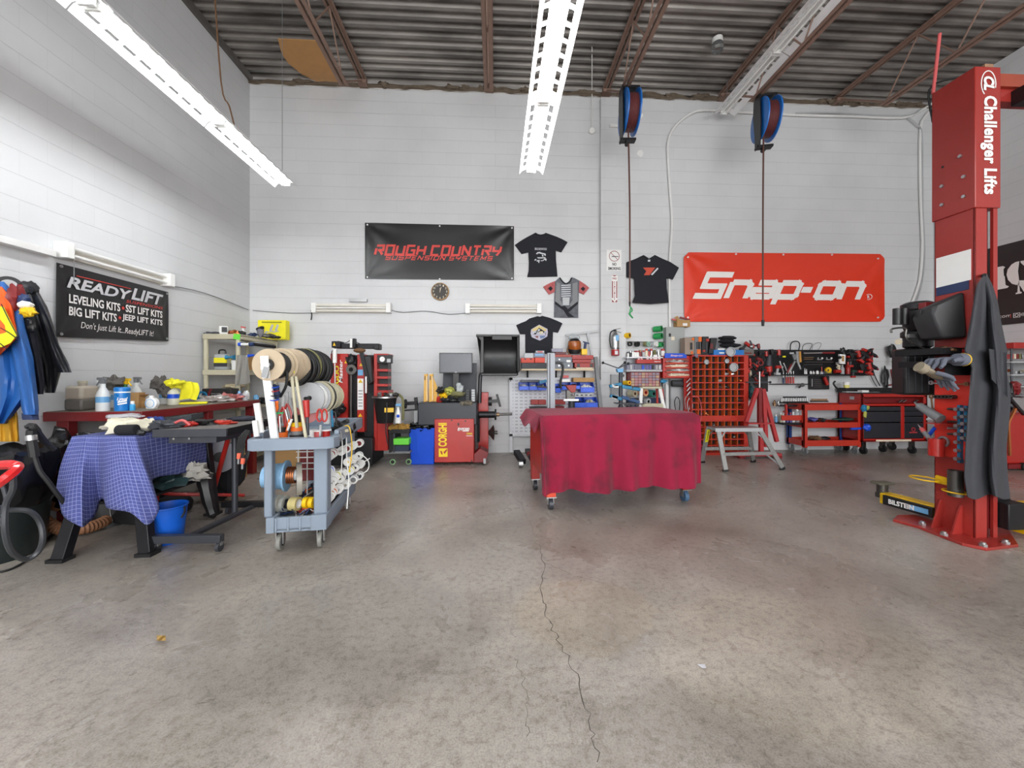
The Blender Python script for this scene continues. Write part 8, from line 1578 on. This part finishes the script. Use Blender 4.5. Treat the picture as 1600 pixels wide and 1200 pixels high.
for i,(x0,x1) in enumerate(((305,395),(460,560))):
    r_ = root('ratchet',PY(*zh(x0,480),6.3),['left','right'][i]+' chrome ratchet with a white knob on the rack','ratchet',GW);obj('bar',MB().bar(PY(*zh(x0,478),6.3),PY(*zh(x1,478),6.3),.02,.012),STL,r_);obj('yoke',MB().bar(PY(*zh(x0+15,440),6.3),PY(*zh(x0+15,478),6.3),.02,.012,(0,1,0)),STL,r_);obj('knob',MB().sph(PY(*zh(x1,455),6.3),.016),WPL,r_)
for i,(x,y,r__,h_,m,l) in enumerate(((85,740,.012,.08,STL,'thin chrome socket stack at the left of the rack shelf'),(115,740,.012,.07,STL,'second thin chrome socket stack on the rack shelf'),(192,740,.017,.055,WPL,'first white bottle on the rack shelf'),(243,740,.014,.045,WPL,'second, shorter white bottle on the rack shelf'),(307,740,.022,.06,WPL,'third, widest white bottle on the rack shelf'),(383,740,.025,.045,LGR,'pale cup on the rack shelf holding a red marker'),(430,740,.011,.06,mat('violet',(96,92,160)),'small violet tube on the rack shelf'),(755,740,.03,.13,LGR,'white and red can on the rack shelf'),(853,740,.035,.17,RED,'tall red canister on the rack shelf'))):
    p = PY(*zh(x,y),6.36);r_ = root('bottle',p,l,'bottle','bottles on the rack shelf');obj('body',MB().lathe(p,[(r__,0),(r__,h_*.75),(r__*.5,h_)],n=16),m,r_);obj('cap',MB().cyl(p+Vector((0,0,h_*.95)),p+Vector((0,0,h_*1.25)),r__*.5,n=12),BLK if i in (2,4) else m,r_)
zth(392,690,385,605,.008,RED,'marker','red marker standing in the pale cup on the rack shelf','marker',GW)
r_ = root('tape_measure',PY(*zh(515,740),6.3),'yellow tape measure on the rack shelf','tape measure');c = PY(*zh(520,668),6.3);obj('case',MB().cyl(c,c+Vector((0,.04,0)),.05,n=26),YEL,r_,.006);obj('base',MB().bx(c.x-.05,c.x+.045,6.3,6.34,c.z-.055,c.z-.02),OLV,r_);obj('dark_side',MB().lump(c+Vector((-.02,-.002,.0)),(.012,.01,.018),2,.2),BLK,r_)
for i,(x,y,x1,y1,m,l) in enumerate(((640,620,580,440,STL,'steel wrench slanting left on the rack'),(700,620,640,470,STL,'second slanting steel wrench on the rack'),(770,490,700,620,DRED,'red handled pliers slanting on the rack'),(820,440,730,620,STL,'long slanting adjustable wrench on the rack'),(740,320,800,320,LGR,'white roll end at the top of the rack'),(860,290,870,470,ALU,'aluminium caulking gun body hanging on the rack'),(895,290,905,460,mat('amber_handle',(196,140,60),.5),'amber handled saw beside the caulking gun'),(870,470,905,570,STL,'steel blade slanting below the caulking gun'),(800,340,830,420,MGR,'grey plastic guard plate on the rack'),(650,360,650,385,BYL,'small yellow notepad on the rack'))):
    w_ = [.02,.02,.03,.03,.03,.05,.035,.03,.06,.05][i];one('wrench' if i < 4 else 'hand_tool',MB().bar(PY(*zg(x,y),6.32-.01*i),PY(*zg(x1,y1),6.32-.01*i),w_,.02,(0,1,0)),m,l,'hand tool',GW,bevel=.003)
for i,(x,y,k,a,l) in enumerate(((895,345,.8,.0,'black battery drill left in the red cluster at the rack right end'),(1010,390,1.1,1.2,'red jigsaw body, upper middle of the red cluster'),(1140,330,.8,.3,'small red driver at the top of the red cluster'),(1250,340,.8,-.4,'black tool at the top right of the rack'),(1150,430,1.0,.6,'black battery tool below the small red driver'),(1300,420,.9,.5,'black nail gun end at the right edge of the rack'),(915,510,.8,.0,'black drill in the middle row of the red cluster'),(1090,600,.9,.1,'black drill low in the red cluster'),(1195,600,1.15,1.3,'bright red impact tool low in the red cluster'),(1300,640,1.0,.5,'black tool lowest at the right edge of the rack'),(960,710,.7,.0,'dark green tool on the shelf under the red cluster'))):
    power(x,y,l,k,[BLK,RED,RED,BLK,BLK,BLK,BLK,BLK,RED,BLK,mat('dark_green',(30,60,48))][i],BLK if i in (1,2,8) else [DGR,DRED][i % 2],a,6.3-.015*i,Z=zh)
r_ = root('framed_picture',PY(*zh(765,560),6.28),'white framed picture box with a dark gauge on the rack','box');ppoly([zh(710,380),zh(815,390),zh(812,560),zh(715,552)],6.28,.03,WPL,'frame',r_,.002);ppoly([zh(750,410),zh(790,412),zh(788,510),zh(752,508)],6.275,.008,CARD,'picture',r_);c = PY(*zh(720,440),6.26);obj('gauge',MB().cyl(c,c+Vector((0,.03,0)),.025),BLK,r_)
one('black_spray_head',MB().lump(PY(*zh(765,320),6.3),(.04,.03,.05),9,.5,3),BLK,'black nozzle poking above the white framed box','nozzle');one('white_switch',MB().box(PY(*zh(660,550),6.42),(.035,.01,.045)),WPL,'small white switch plate on the rack','switch');one('red_chuck_tool',MB().cyl(PY(*zh(620,690),6.3),PY(*zh(715,688),6.3),.03),RED,'short red tool lying beside the white and red can','tool')
one('fabric_gloves',MB().lump(PY(*zh(690,610),6.3),(.03,.02,.04),3,.5),CRM,'pale yellow plug tool hanging beside the white framed box','tool')
for i,(P_,l) in enumerate(((((748,270),(755,180),(800,135),(870,140),(895,190),(880,270)),'thick dark glasses strap looping above the rack, left'),(((935,270),(950,200),(1010,165),(1080,170),(1085,200),(1050,270)),'thin dark wire loop above the rack, middle'),(((1085,270),(1110,190),(1180,155),(1230,170),(1210,230),(1180,270)),'faint wire loop above the rack, right'))):
    one('wire_loop',MB().tube([PY(*zg(x,y),6.42) for x,y in P_],[.009,.005,.003][i]),BLKM,l,'wire','wire loops above the rack')
for i,(x,m,l) in enumerate(((640,mat('navy',(35,52,92)),'navy handled screwdriver hanging under the rack'),(690,RED,'first red handled screwdriver under the rack'),(725,RED,'second red handled screwdriver under the rack'),(760,RED,'third red handled screwdriver under the rack'),(797,RED,'fourth red handled screwdriver under the rack'))):
    r_ = root('screwdriver',PY(*zg(x,800),6.38),l,'screwdriver','screwdrivers under the rack');obj('handle',MB().cyl(PY(*zg(x,700 if i == 0 else 690),6.38),PY(*zg(x,790),6.38),.014,n=10),m,r_);obj('blade',MB().cyl(PY(*zg(x,600),6.38),PY(*zg(x,700),6.38),.005,n=8),STL,r_)
r_ = root('long_bar',PY(*zg(700,805),6.42),'long thin black bar with a round knob under the rack','bar');obj('bar',MB().cyl(PY(*zg(420,803),6.42),PY(*zg(1060,803),6.42),.008),BLKM,r_);obj('knob',MB().cyl(PY(*zg(938,815),6.38),PY(*zg(938,815),6.44),.034),BLK,r_);obj('tail',MB().bar(PY(*zg(880,860),6.4),PY(*zg(930,820),6.4),.02,.02,(0,1,0)),BLK,r_)
r_ = root('bit_case',PW(1281,608),'black open case of drill bits hanging under the rack','case');part(1266.5,587.5,1296,608.5,WB-.06,.06,BLK,'case',r_,.004)
for k in range(5): part(1272,593+k*2.8,1284,594+k*2.8,WB-.066,.008,DST,'bit',r_)
part(1268.5,592,1269.7,604,WB-.066,.008,STL,'long_bit',r_)
one('red_air_gun',MB().bar(PY(*zh(430,790),WB-.1),PY(*zh(490,930),WB-.1),.045,.03,(0,1,0)),RED,'red air gun hanging in front of the drill bit case','air gun')
one('power_cable',MB().tube([PW(1360,560,.06),PW(1366,585,.05),PW(1375,603,.05)],.008),BLKR,'black cable dropping from the rack right end','cable');one('power_cable',MB().tube([PW(1360,586,.05),PW(1366,598,.04),PW(1370,604,.04)],.006),BLKR,'second thin cable under the rack right end','cable')
one('wall_ratchet_set',MB().lump(PW(1384,590,.06),(.05,.04,.14),4,.5,4),BLK,'black caulking tools hanging on the wall right of the rack','tool');one('red_cutter',MB().tube([PW(1392,577,.05),PW(1394,590,.05),PW(1396,600,.05),PW(1388,602,.05)],.012),DRED,'black and red cutter hanging beside the black caulking tools','cutter')
one('black_bracket',MB().lump(PW(1393,548,.1),(.06,.05,.12),5,.25),BLK,'black device on the wall behind the power unit','device');one('green_light_tool',MB().lump(PW(1397,564,.15),(.03,.03,.08),6,.3),LIM,'pale green tool hanging under the black device','tool')
# ================================================================ red service cart
sv = root('service_cart',(5.55,6.2,0),'red three tier service cart with blue liners under the tool rack','service cart');SYf,SYb = 6.06,6.44
sx0,sx1 = PY(1256,660,SYf).x,PY(1346,660,SYf).x
zz_of = lambda y: PY(1300,y,SYf).z
LIN_ = mat('liner_blue',(24,62,130),.5)
for (yt,yb,nm) in ((632,641,'top'),(660,668.5,'middle'),(688,697,'bottom')):
    z1_,z0_ = zz_of(yt),zz_of(yb)
    mb = MB();mb.bx(sx0,sx1,SYf,SYf+.012,z0_,z1_);mb.bx(sx0,sx1,SYb-.012,SYb,z0_,z1_);mb.bx(sx0,sx0+.012,SYf,SYb,z0_,z1_);mb.bx(sx1-.012,sx1,SYf,SYb,z0_,z1_);obj(nm+'_rim',mb,ORED,sv,.002);obj(nm+'_liner',MB().bx(sx0+.012,sx1-.012,SYf+.012,SYb-.012,z0_,z0_+.015),LIN_,sv)
for x in (sx0,sx1-.06):
    for y in (SYf-.004,SYb-.05): obj('post',MB().bx(x,x+.06,y,y+.012,zz_of(699),zz_of(632)).bx(x if x == sx0 else x+.048,x+.012 if x == sx0 else x+.06,y,y+.05,zz_of(699),zz_of(632)),ORED if y < 6.2 else LIN_,sv)
for x in (sx0+.05,sx1-.07):
    for y in (SYf+.04,SYb-.05): ca = obj('caster',MB().cyl((x-.014,y,.055),(x+.014,y,.055),.055,n=24),MGR,sv);obj('fork',MB().bx(x-.024,x-.018,y-.02,y+.02,.06,zz_of(697)).bx(x+.018,x+.024,y-.02,y+.02,.06,zz_of(697)),STL,ca)
r_ = root('side_tray',(sx0-.1,6.2,.8),'black and red side trays with bottles hung on the left of the service cart','tray');obj('top_holder',MB().bx(sx0-.3,sx0-.0,6.2,6.36,zz_of(636),zz_of(634)),BLKM,r_);obj('red_band',MB().bx(sx0-.34,sx0,6.1,6.12,zz_of(657),zz_of(649)),ORED,r_,.003);obj('bottom_tray',MB().bx(sx0-.32,sx0,6.1,6.3,zz_of(664),zz_of(661)),BLKM,r_);obj('hanger',MB().bx(sx0-.25,sx0-.22,6.13,6.16,zz_of(650),zz_of(632)),RED,r_)
zj = lambda x,y: (1190+x/10.,600+y/10.)
for i,(x,m,h_,l) in enumerate(((225,LBL,.10,'pale blue bottle, first in the side tray'),(300,BEI,.13,'tan bottle, second in the side tray'),(345,WPL,.16,'white bottle with a red cap, third in the side tray'),(400,mat('violet',(96,92,160)),.15,'violet can with a red cap, fourth in the side tray'),(450,mat('violet',(96,92,160)),.13,'second violet can, fifth in the side tray'),(495,WPL,.14,'slim white bottle, sixth in the side tray'),(558,CLR,.18,'clear jug, last in the side tray'))):
    p = PY(*zj(x,640),6.2);p.z = zz_of(661)+.002;r_ = root('bottle',p,l,'bottle','bottles in the service cart side tray');rr_ = .022 if i < 6 else .04;obj('body',MB().lathe(p,[(rr_,0),(rr_,h_*.75),(rr_*.5,h_)],n=16),m,r_);obj('cap',MB().cyl(p+Vector((0,0,h_)),p+Vector((0,0,h_+.03)),rr_*.55,n=12),RED if i in (2,3,4) else WPL,r_)
zt_top = zz_of(641)+.016
def sockets(x0,x1,n_,y0,h_,m,nm,l):
    a = PY(*zj(x0,y0),6.15);b = PY(*zj(x1,y0),6.15);r__ = root(nm,(a.x,6.15,a.z),l,'socket set','socket sets on the service cart');obj('rail',MB().bx(a.x,b.x,6.13,6.17,a.z,a.z+.02),BLK,r__)
    for i in range(n_): x = a.x+(b.x-a.x)*(i+.5)/n_;obj('socket',MB().cyl((x,6.15,a.z+.012),(x,6.15,a.z+h_),(b.x-a.x)/n_*.4,n=10),m,r__)
sockets(300,720,16,300,.085,STL,'socket_rail','row of shiny chrome sockets standing at the rear of the service cart');sockets(330,700,14,290,.10,BLKM,'socket_rail','row of black impact sockets behind the chrome ones');sockets(770,1030,12,280,.05,mat('bronze',(150,120,90)),'socket_rail','row of small bronze sockets on the service cart')
for i,(x,y,m,l) in enumerate(((200,300,mat('bronze',(150,120,90)),'bronze fitting on the left holder of the service cart'),(262,300,STL,'chrome and red tool standing on the left holder of the service cart'),(325,270,WPL,'white plastic wrench standing on the service cart'))): one('fitting',MB().lump(PY(*zj(x,y),6.2),(.025,.02,.045),i,.4),m,l,'fitting','fittings on the service cart')
for i,(x,y,Y,rr_,m,l) in enumerate(((790,552,6.2,(.06,.08,.03),mat('violet',(96,92,160)),'blue and red rag on the middle tier of the service cart'),(860,560,6.2,(.05,.07,.025),COP,'brown tool on the middle tier of the service cart'),(930,560,6.2,(.07,.07,.03),DGR,'dark tool on the middle tier of the service cart'),(1300,552,6.2,(.20,.07,.025),mat('dark_green',(30,60,48)),'dark green roll on the middle tier of the service cart'),(820,840,6.2,(.09,.08,.035),BRN,'brown block on the bottom tier of the service cart'),(985,845,6.2,(.07,.07,.025),DST,'long dark brown part on the bottom tier of the service cart'))):
    c = PY(*zj(x,y),Y);one('cart_item',MB().lump(c,rr_,i+5,.35,3),m,l,'tool','things on the service cart tiers')
zi = lambda x,y: (1180+x/5.,490+y/5.)
gl = PY(*zi(850,740),6.02);r_ = root('work_glove',gl,'lime and blue work glove hanging over the right corner of the service cart','glove');obj('palm',MB().lump(gl,(.05,.03,.06),3,.3),TEAL,r_);obj('fingers',MB().lump(PY(*zi(857,780),6.02),(.025,.02,.08),4,.3),mat('glove_lime',(170,172,80)),r_);obj('thumb',MB().lump(PY(*zi(880,735),6.0),(.02,.02,.04),6,.3),mat('glove_lime',(170,172,80)),r_)
bl_ = PY(*zi(868,888),6.02);r_ = root('blue_caulk_gun',bl_,'bright blue plastic holder sticking out at the right of the service cart','holder');obj('body',MB().lump(bl_,(.06,.05,.06),2,.3),BLU,r_);obj('arm',MB().bar(PY(*zi(745,900),6.05),PY(*zi(840,895),6.05),.03,.03),BLU,r_)
# ================================================================ red tool chest
tcx = root('tool_chest',(6.5,6.2,0),'wide red rolling tool chest with black drawers under the tool rack','tool chest');CYf = 6.02;cx0 = PY(1347,650,CYf).x;cx1 = PY(1449,650,CYf).x
czt = PY(1390,615,CYf).z;czb = PY(1390,690,CYf).z;CYb = 6.46
def cpt(x0,y0,x1,y1,m,nm,dy=0.,dp=.02,bev=.002,par=None): a = zi(x0,y0);b = zi(x1,y1);return part(a[0],a[1],b[0],b[1],CYf+dy,dp,m,nm,par or tcx,bev)
obj('carcass',MB().bx(cx0,cx0+.02,CYf,CYb,czb,czt).bx(cx1-.02,cx1,CYf,CYb,czb,czt).bx(cx0,cx1,CYb-.02,CYb,czb,czt).bx(cx0,cx1,CYf,CYb,czb,czb+.02),RED,tcx);obj('top_mat',MB().bx(cx0-.03,cx1+.02,CYf-.02,CYb,czt,czt+.015),BLK,tcx,.003)
cpt(835,625,1345,652,RED,'top_rail');cpt(835,703,1345,722,RED,'mid_rail');cpt(835,975,1345,1000,RED,'bottom_rail');cpt(1140,715,1166,985,RED,'centre_stile');cpt(1318,640,1345,985,RED,'right_stile');cpt(835,640,848,985,RED,'left_stile');cpt(945,983,1220,1000,CRM,'pale_strip',-.004,.004)
for (x0,x1,ys) in ((848,1140,((730,762),(768,848),(856,975))),(1166,1318,((730,762),(766,800),(806,850),(856,975)))):
    for (y0,y1) in ys: d_ = cpt(x0,y0,x1,y1,mat('drawer_black',(34,36,42),.45),'drawer',.006,.4);cpt(x0+2,y0,x1-2,y0+6,DGR,'drawer_pull',-.006,.012,0,d_)
cpt(845,655,1318,700,DRED,'open_compartment',.15,.02);c = PY(*zi(1235,905),CYf+.002);obj('red_emblem',MB().ring(c,c-Vector((0,.003,0)),.035,.022,20).bx(c.x-.07,c.x+.07,CYf,CYf+.002,c.z-.06,c.z-.04),mat('emblem_red',(170,50,55),.5),tcx)
one('paper_tag',MB().box((cx0-.0,6.2,czt-.08),(.004,.08,.05)),LGR,'white label on the left side of the red tool chest','label')
for (x,y) in ((cx0+.08,CYf+.06),(cx1-.2,CYf+.06),(cx0+.08,CYb-.06),(cx1-.2,CYb-.06),((cx0+cx1)/2,CYf+.2)): ca = obj('caster',MB().cyl((x-.018,y,.06),(x+.018,y,.06),.06,n=24),BLKR,tcx);obj('fork',MB().bx(x-.03,x-.024,y-.02,y+.03,.07,czb).bx(x+.024,x+.03,y-.02,y+.03,.07,czb),DST,ca)
one('black_tray',MB().bx(PY(*zi(695,0),6.3).x,PY(*zi(1110,0),6.3).x,6.26,6.44,czt+.016,czt+.085),BLK,'long black tray on top of the red tool chest','tray',bevel=.004)
for i,(x0,x1,m,l) in enumerate(((700,810,LGR,'flat pale tool in front of the black tray'),(822,875,WPL,'white packet in front of the black tray'),(880,960,STL,'thin steel rule in front of the black tray'))): a = PY(*zi(x0,605),6.15);b = PY(*zi(x1,605),6.15);one('flat_tool',MB().bx(a.x,b.x,6.12,6.2,czt+.016,czt+[.03,.05,.025][i]),m,l,'tool','things on the tool chest')
p = PY(*zi(668,610),6.3);p.z = czt+.016;p.x = max(p.x,cx0);r_ = root('drink_cup',p,'tall cup of pale yellow drink on the left of the red tool chest','cup');obj('cup',MB().lathe(p,[(.03,0),(.045,.14)],n=22),mat('pale_yellow',(232,222,130),.3),r_);obj('lid',MB().cyl(p+Vector((0,0,.12)),p+Vector((0,0,.17)),.047,n=22),WPL,r_)
one('black_lamp_arm',MB().tube([PY(*zi(650,590),6.35),PY(*zi(625,570),6.35),PY(*zi(612,545),6.35),PY(*zi(625,528),6.35)],.014),BLK,'black curved tool behind the drink cup on the tool chest','tool')
for i,x in enumerate((1120,1150,1245,1290)): one('chrome_wrench',MB().bar(PY(*zi(x,690),CYf+.1),PY(*zi(x+25,675),CYf+.1),.03,.012),STL,'%s chrome wrench in the open compartment of the red tool chest' % ['first','second','third','fourth'][i],'wrench','wrenches in the chest compartment')
# ================================================================ tripod stand and aluminium platform
z1 = lambda x,y: (1020+x/4.8,490+y/4.8)
r_ = root('screw_stand',PY(*z1(810,1000),6.0),'tall red screw jack stand behind the aluminium work platform','jack stand');Yt = 5.95;zf0 = lambda x,Y: (PY(*z1(x,900),Y).x)
RS = mat('stand_red',(176,50,52),.5,0,.08)
for (p_,q_) in (((785,560),(700,810)),((825,565),(930,960)),((830,570),(850,1000))): obj('leg',MB().bar(PY(*z1(*q_),Yt),PY(*z1(*p_),Yt),.055,.05,(0,1,0)),RS,r_,.004)
obj('centre_post',MB().bar(PY(*z1(800,820),Yt),PY(*z1(800,555),Yt),.05,.05,(0,1,0)),DRED,r_);pcy(*z1(800,600),*z1(800,435),Yt,.014,STL,'screw',r_);obj('cross_bar',MB().bar(PY(*z1(700,515),Yt),PY(*z1(885,515),Yt),.02,.02),DGR,r_);obj('middle_rung',MB().bar(PY(*z1(705,822),Yt),PY(*z1(875,822),Yt),.12,.02),RS,r_);obj('bar_knob',MB().sph(PY(*z1(880,515),Yt),.02),BLK,r_)
fx = PY(*z1(820,960),Yt).x;obj('base',MB().bx(fx-.45,fx+.25,Yt-.1,Yt+.12,.03,.07),RS,r_);
for dx in (-.4,.2): obj('foot',MB().bx(fx+dx-.04,fx+dx+.04,Yt-.12,Yt+.14,0,.03),DRED,r_)
obj('lower_column',MB().bx(fx-.03,fx+.03,Yt,Yt+.05,.07,PY(*z1(820,820),Yt).z),RS,r_)
al = root('work_platform',PZ(1160,730,0),'aluminium folding work platform with splayed legs and a yellow label','work platform');TZ2 = .575
tA = PZ(1113,668,TZ2);tB = PZ(1199,670,TZ2);yA = 5.12;yB = 5.34
obj('top',MB().bx(tA.x,tB.x,yA,yB,TZ2-.035,TZ2),ALU,al,.003);obj('edge_lip',MB().bx(tA.x,tB.x,yA-.006,yA,TZ2-.05,TZ2),LGR,al)
AM = mat('weathered_alu',(160,160,158),.45,.5,.2,scale=30)
feet = [PZ(1134,737,0),PZ(1223,734,0),PZ(1097,723,0),PZ(1177,722,0)]
tops = [Vector((tA.x+.05,yA+.01,TZ2-.03)),Vector((tB.x-.03,yA+.01,TZ2-.03)),Vector((tA.x+.02,yB-.01,TZ2-.03)),Vector((tB.x-.06,yB-.01,TZ2-.03))]
for i in range(4): lg = obj('leg',MB().bar(feet[i]+Vector((0,0,.02)),tops[i],.06,.025,(0,1,0)),AM,al,.003);obj('foot',MB().bar(feet[i],feet[i]+(tops[i]-feet[i])*.05,.07,.035,(0,1,0)),BLK,lg)
for (i,j) in ((0,1),(2,3)): a = feet[i].lerp(tops[i],.42);b = feet[j].lerp(tops[j],.42);obj('rung',MB().bar(a,b,.035,.045),AM,al,.003)
for i,sgn in ((0,1),(1,-1),(2,1),(3,-1)): a = feet[i].lerp(tops[i],.75);q = Vector((tops[i].x+sgn*.1,tops[i].y,TZ2-.03));obj('brace',MB().bar(a,q,.02,.008,(0,1,0)),ALU,al)
for (i,sgn) in ((1,-1),): a = feet[i].lerp(tops[i],.42)+Vector((-.12,0,0));b = feet[i].lerp(tops[i],.1);obj('brace',MB().bar(a,b,.02,.008,(0,1,0)),ALU,al)
a = feet[2].lerp(tops[2],.62);b = feet[2].lerp(tops[2],.97);obj('yellow_label',MB().bar(a+Vector((0,-.018,0)),b+Vector((0,-.018,0)),.045,.003,(0,1,0)),BYL,al);text('WARNING',a.lerp(b,.5)+Vector((0,-.023,0)),.15,.022,BLK,al,R=(b-a).normalized(),U=Vector((-1,0,0)).cross((b-a)).cross((b-a)).normalized()*-1 if False else ((Vector((0,-1,0))).cross((b-a).normalized())),bold=.02,name='black_lettering')
# ================================================================ right wall corner seen past the lift post
rw = root('display_rack',(7.5,5.2,0),'grey wire shelving with a red top against the right wall behind the lift post','shelving')
def RX(x,y,Y=5.15): return PY(x,y,Y)
a = RX(1570,545);obj('red_top',MB().bx(a.x,WR-.02,5.05,5.5,RX(1580,545).z,RX(1580,536).z),RED,rw,.004)
for y in (566,586,604): obj('wire_shelf',MB().bx(RX(1574,y).x,WR-.02,5.1,5.5,RX(1590,y+1).z,RX(1590,y-1).z),LGR,rw)
for x in (RX(1576,600).x,WR-.05): obj('upright',MB().cyl((x,5.12,0),(x,5.12,RX(1580,545).z),.012),DGR,rw);obj('upright',MB().cyl((x,5.48,0),(x,5.48,RX(1580,545).z),.012),DGR,rw)
obj('back_sheet',MB().bx(RX(1574,560).x,WR-.02,5.49,5.5,RX(1590,604).z,RX(1590,548).z),LGR,rw)
for i,(x,y,m) in enumerate(((1578,557,PINK),(1582,557,CRM),(1586,557,DRED),(1590,557,OLV),(1595,557,STL),(1577,579,COP),(1584,582,LGR),(1592,582,STL),(1598,580,BEI))): c = RX(x,y,5.2);one('boxed_part',MB().box(c,(.03,.06,.07 if y < 560 else .04)),m,'%s boxed part on the %s wire shelf behind the apron' % (['first','second','third','fourth','fifth','first','second','third','fourth'][i],'upper' if i < 5 else 'lower'),'box','boxes on the wire shelving',bevel=.002)
rm = root('red_service_tank',(7.45,4.95,0),'red wheeled service machine with a copper pipe at the right edge','machine');a = RX(1573,645,4.95);b = RX(1573,725,4.95);obj('tank',MB().bx(a.x,7.68,4.95,5.3+.0,b.z,a.z),RED,rm,.02);obj('base',MB().bx(a.x,7.68,4.93,5.04,.02,b.z),DRED,rm)
obj('copper_pipe',MB().tube([RX(1588,636,4.9),RX(1582,648,4.9),RX(1576,662,4.9),RX(1577,690,4.9),RX(1578,712,4.9)],.018),COP,rm);obj('black_lever',MB().bar(RX(1580,625,4.88),RX(1600,648,4.88),.03,.03,(0,1,0)),BLK,rm);c = RX(1600,730,4.93);c.z = .05;obj('wheel',MB().cyl(c-Vector((0,.02,0)),c+Vector((0,.02,0)),.05),BLKR,rm)
for i,(x,y,rr_,m,l) in enumerate(((1585,607,(.06,.05,.09),DRED,'dark red and black power tool on the red service machine'),(1592,618,(.08,.05,.03),MGR,'grey tool on the red service machine'),(1578,635,(.05,.05,.05),DGR,'dark blue grey cap on the red service machine'),(1580,612,(.03,.03,.09),BLK,'black curved tool standing beside the red power tool'))): one('shop_tool',MB().lump(RX(x,y,5.0),rr_,i+30,.5,3),m,l,'tool','tools on the red service machine')
# small litter on the floor
one('dry_leaf',MB().grid(lambda u,v: PZ(252+(u-.5)*14,997+(v-.5)*8,.006+.02*abs(math.sin(u*3+v*2))),6,4,.001),mat('leaf',(176,142,76),.7),'small curled tan leaf lying on the floor at the left','leaf')
one('paper_scrap',MB().grid(lambda u,v: PZ(1098+(u-.5)*12*(1-.5*v)+(v-.5)*5,1041+(v-.5)*6,.004+.01*u*v),4,3,.001),mat('paper_scrap',(214,216,222),.5),'small white scrap lying on the floor at the right','paper')
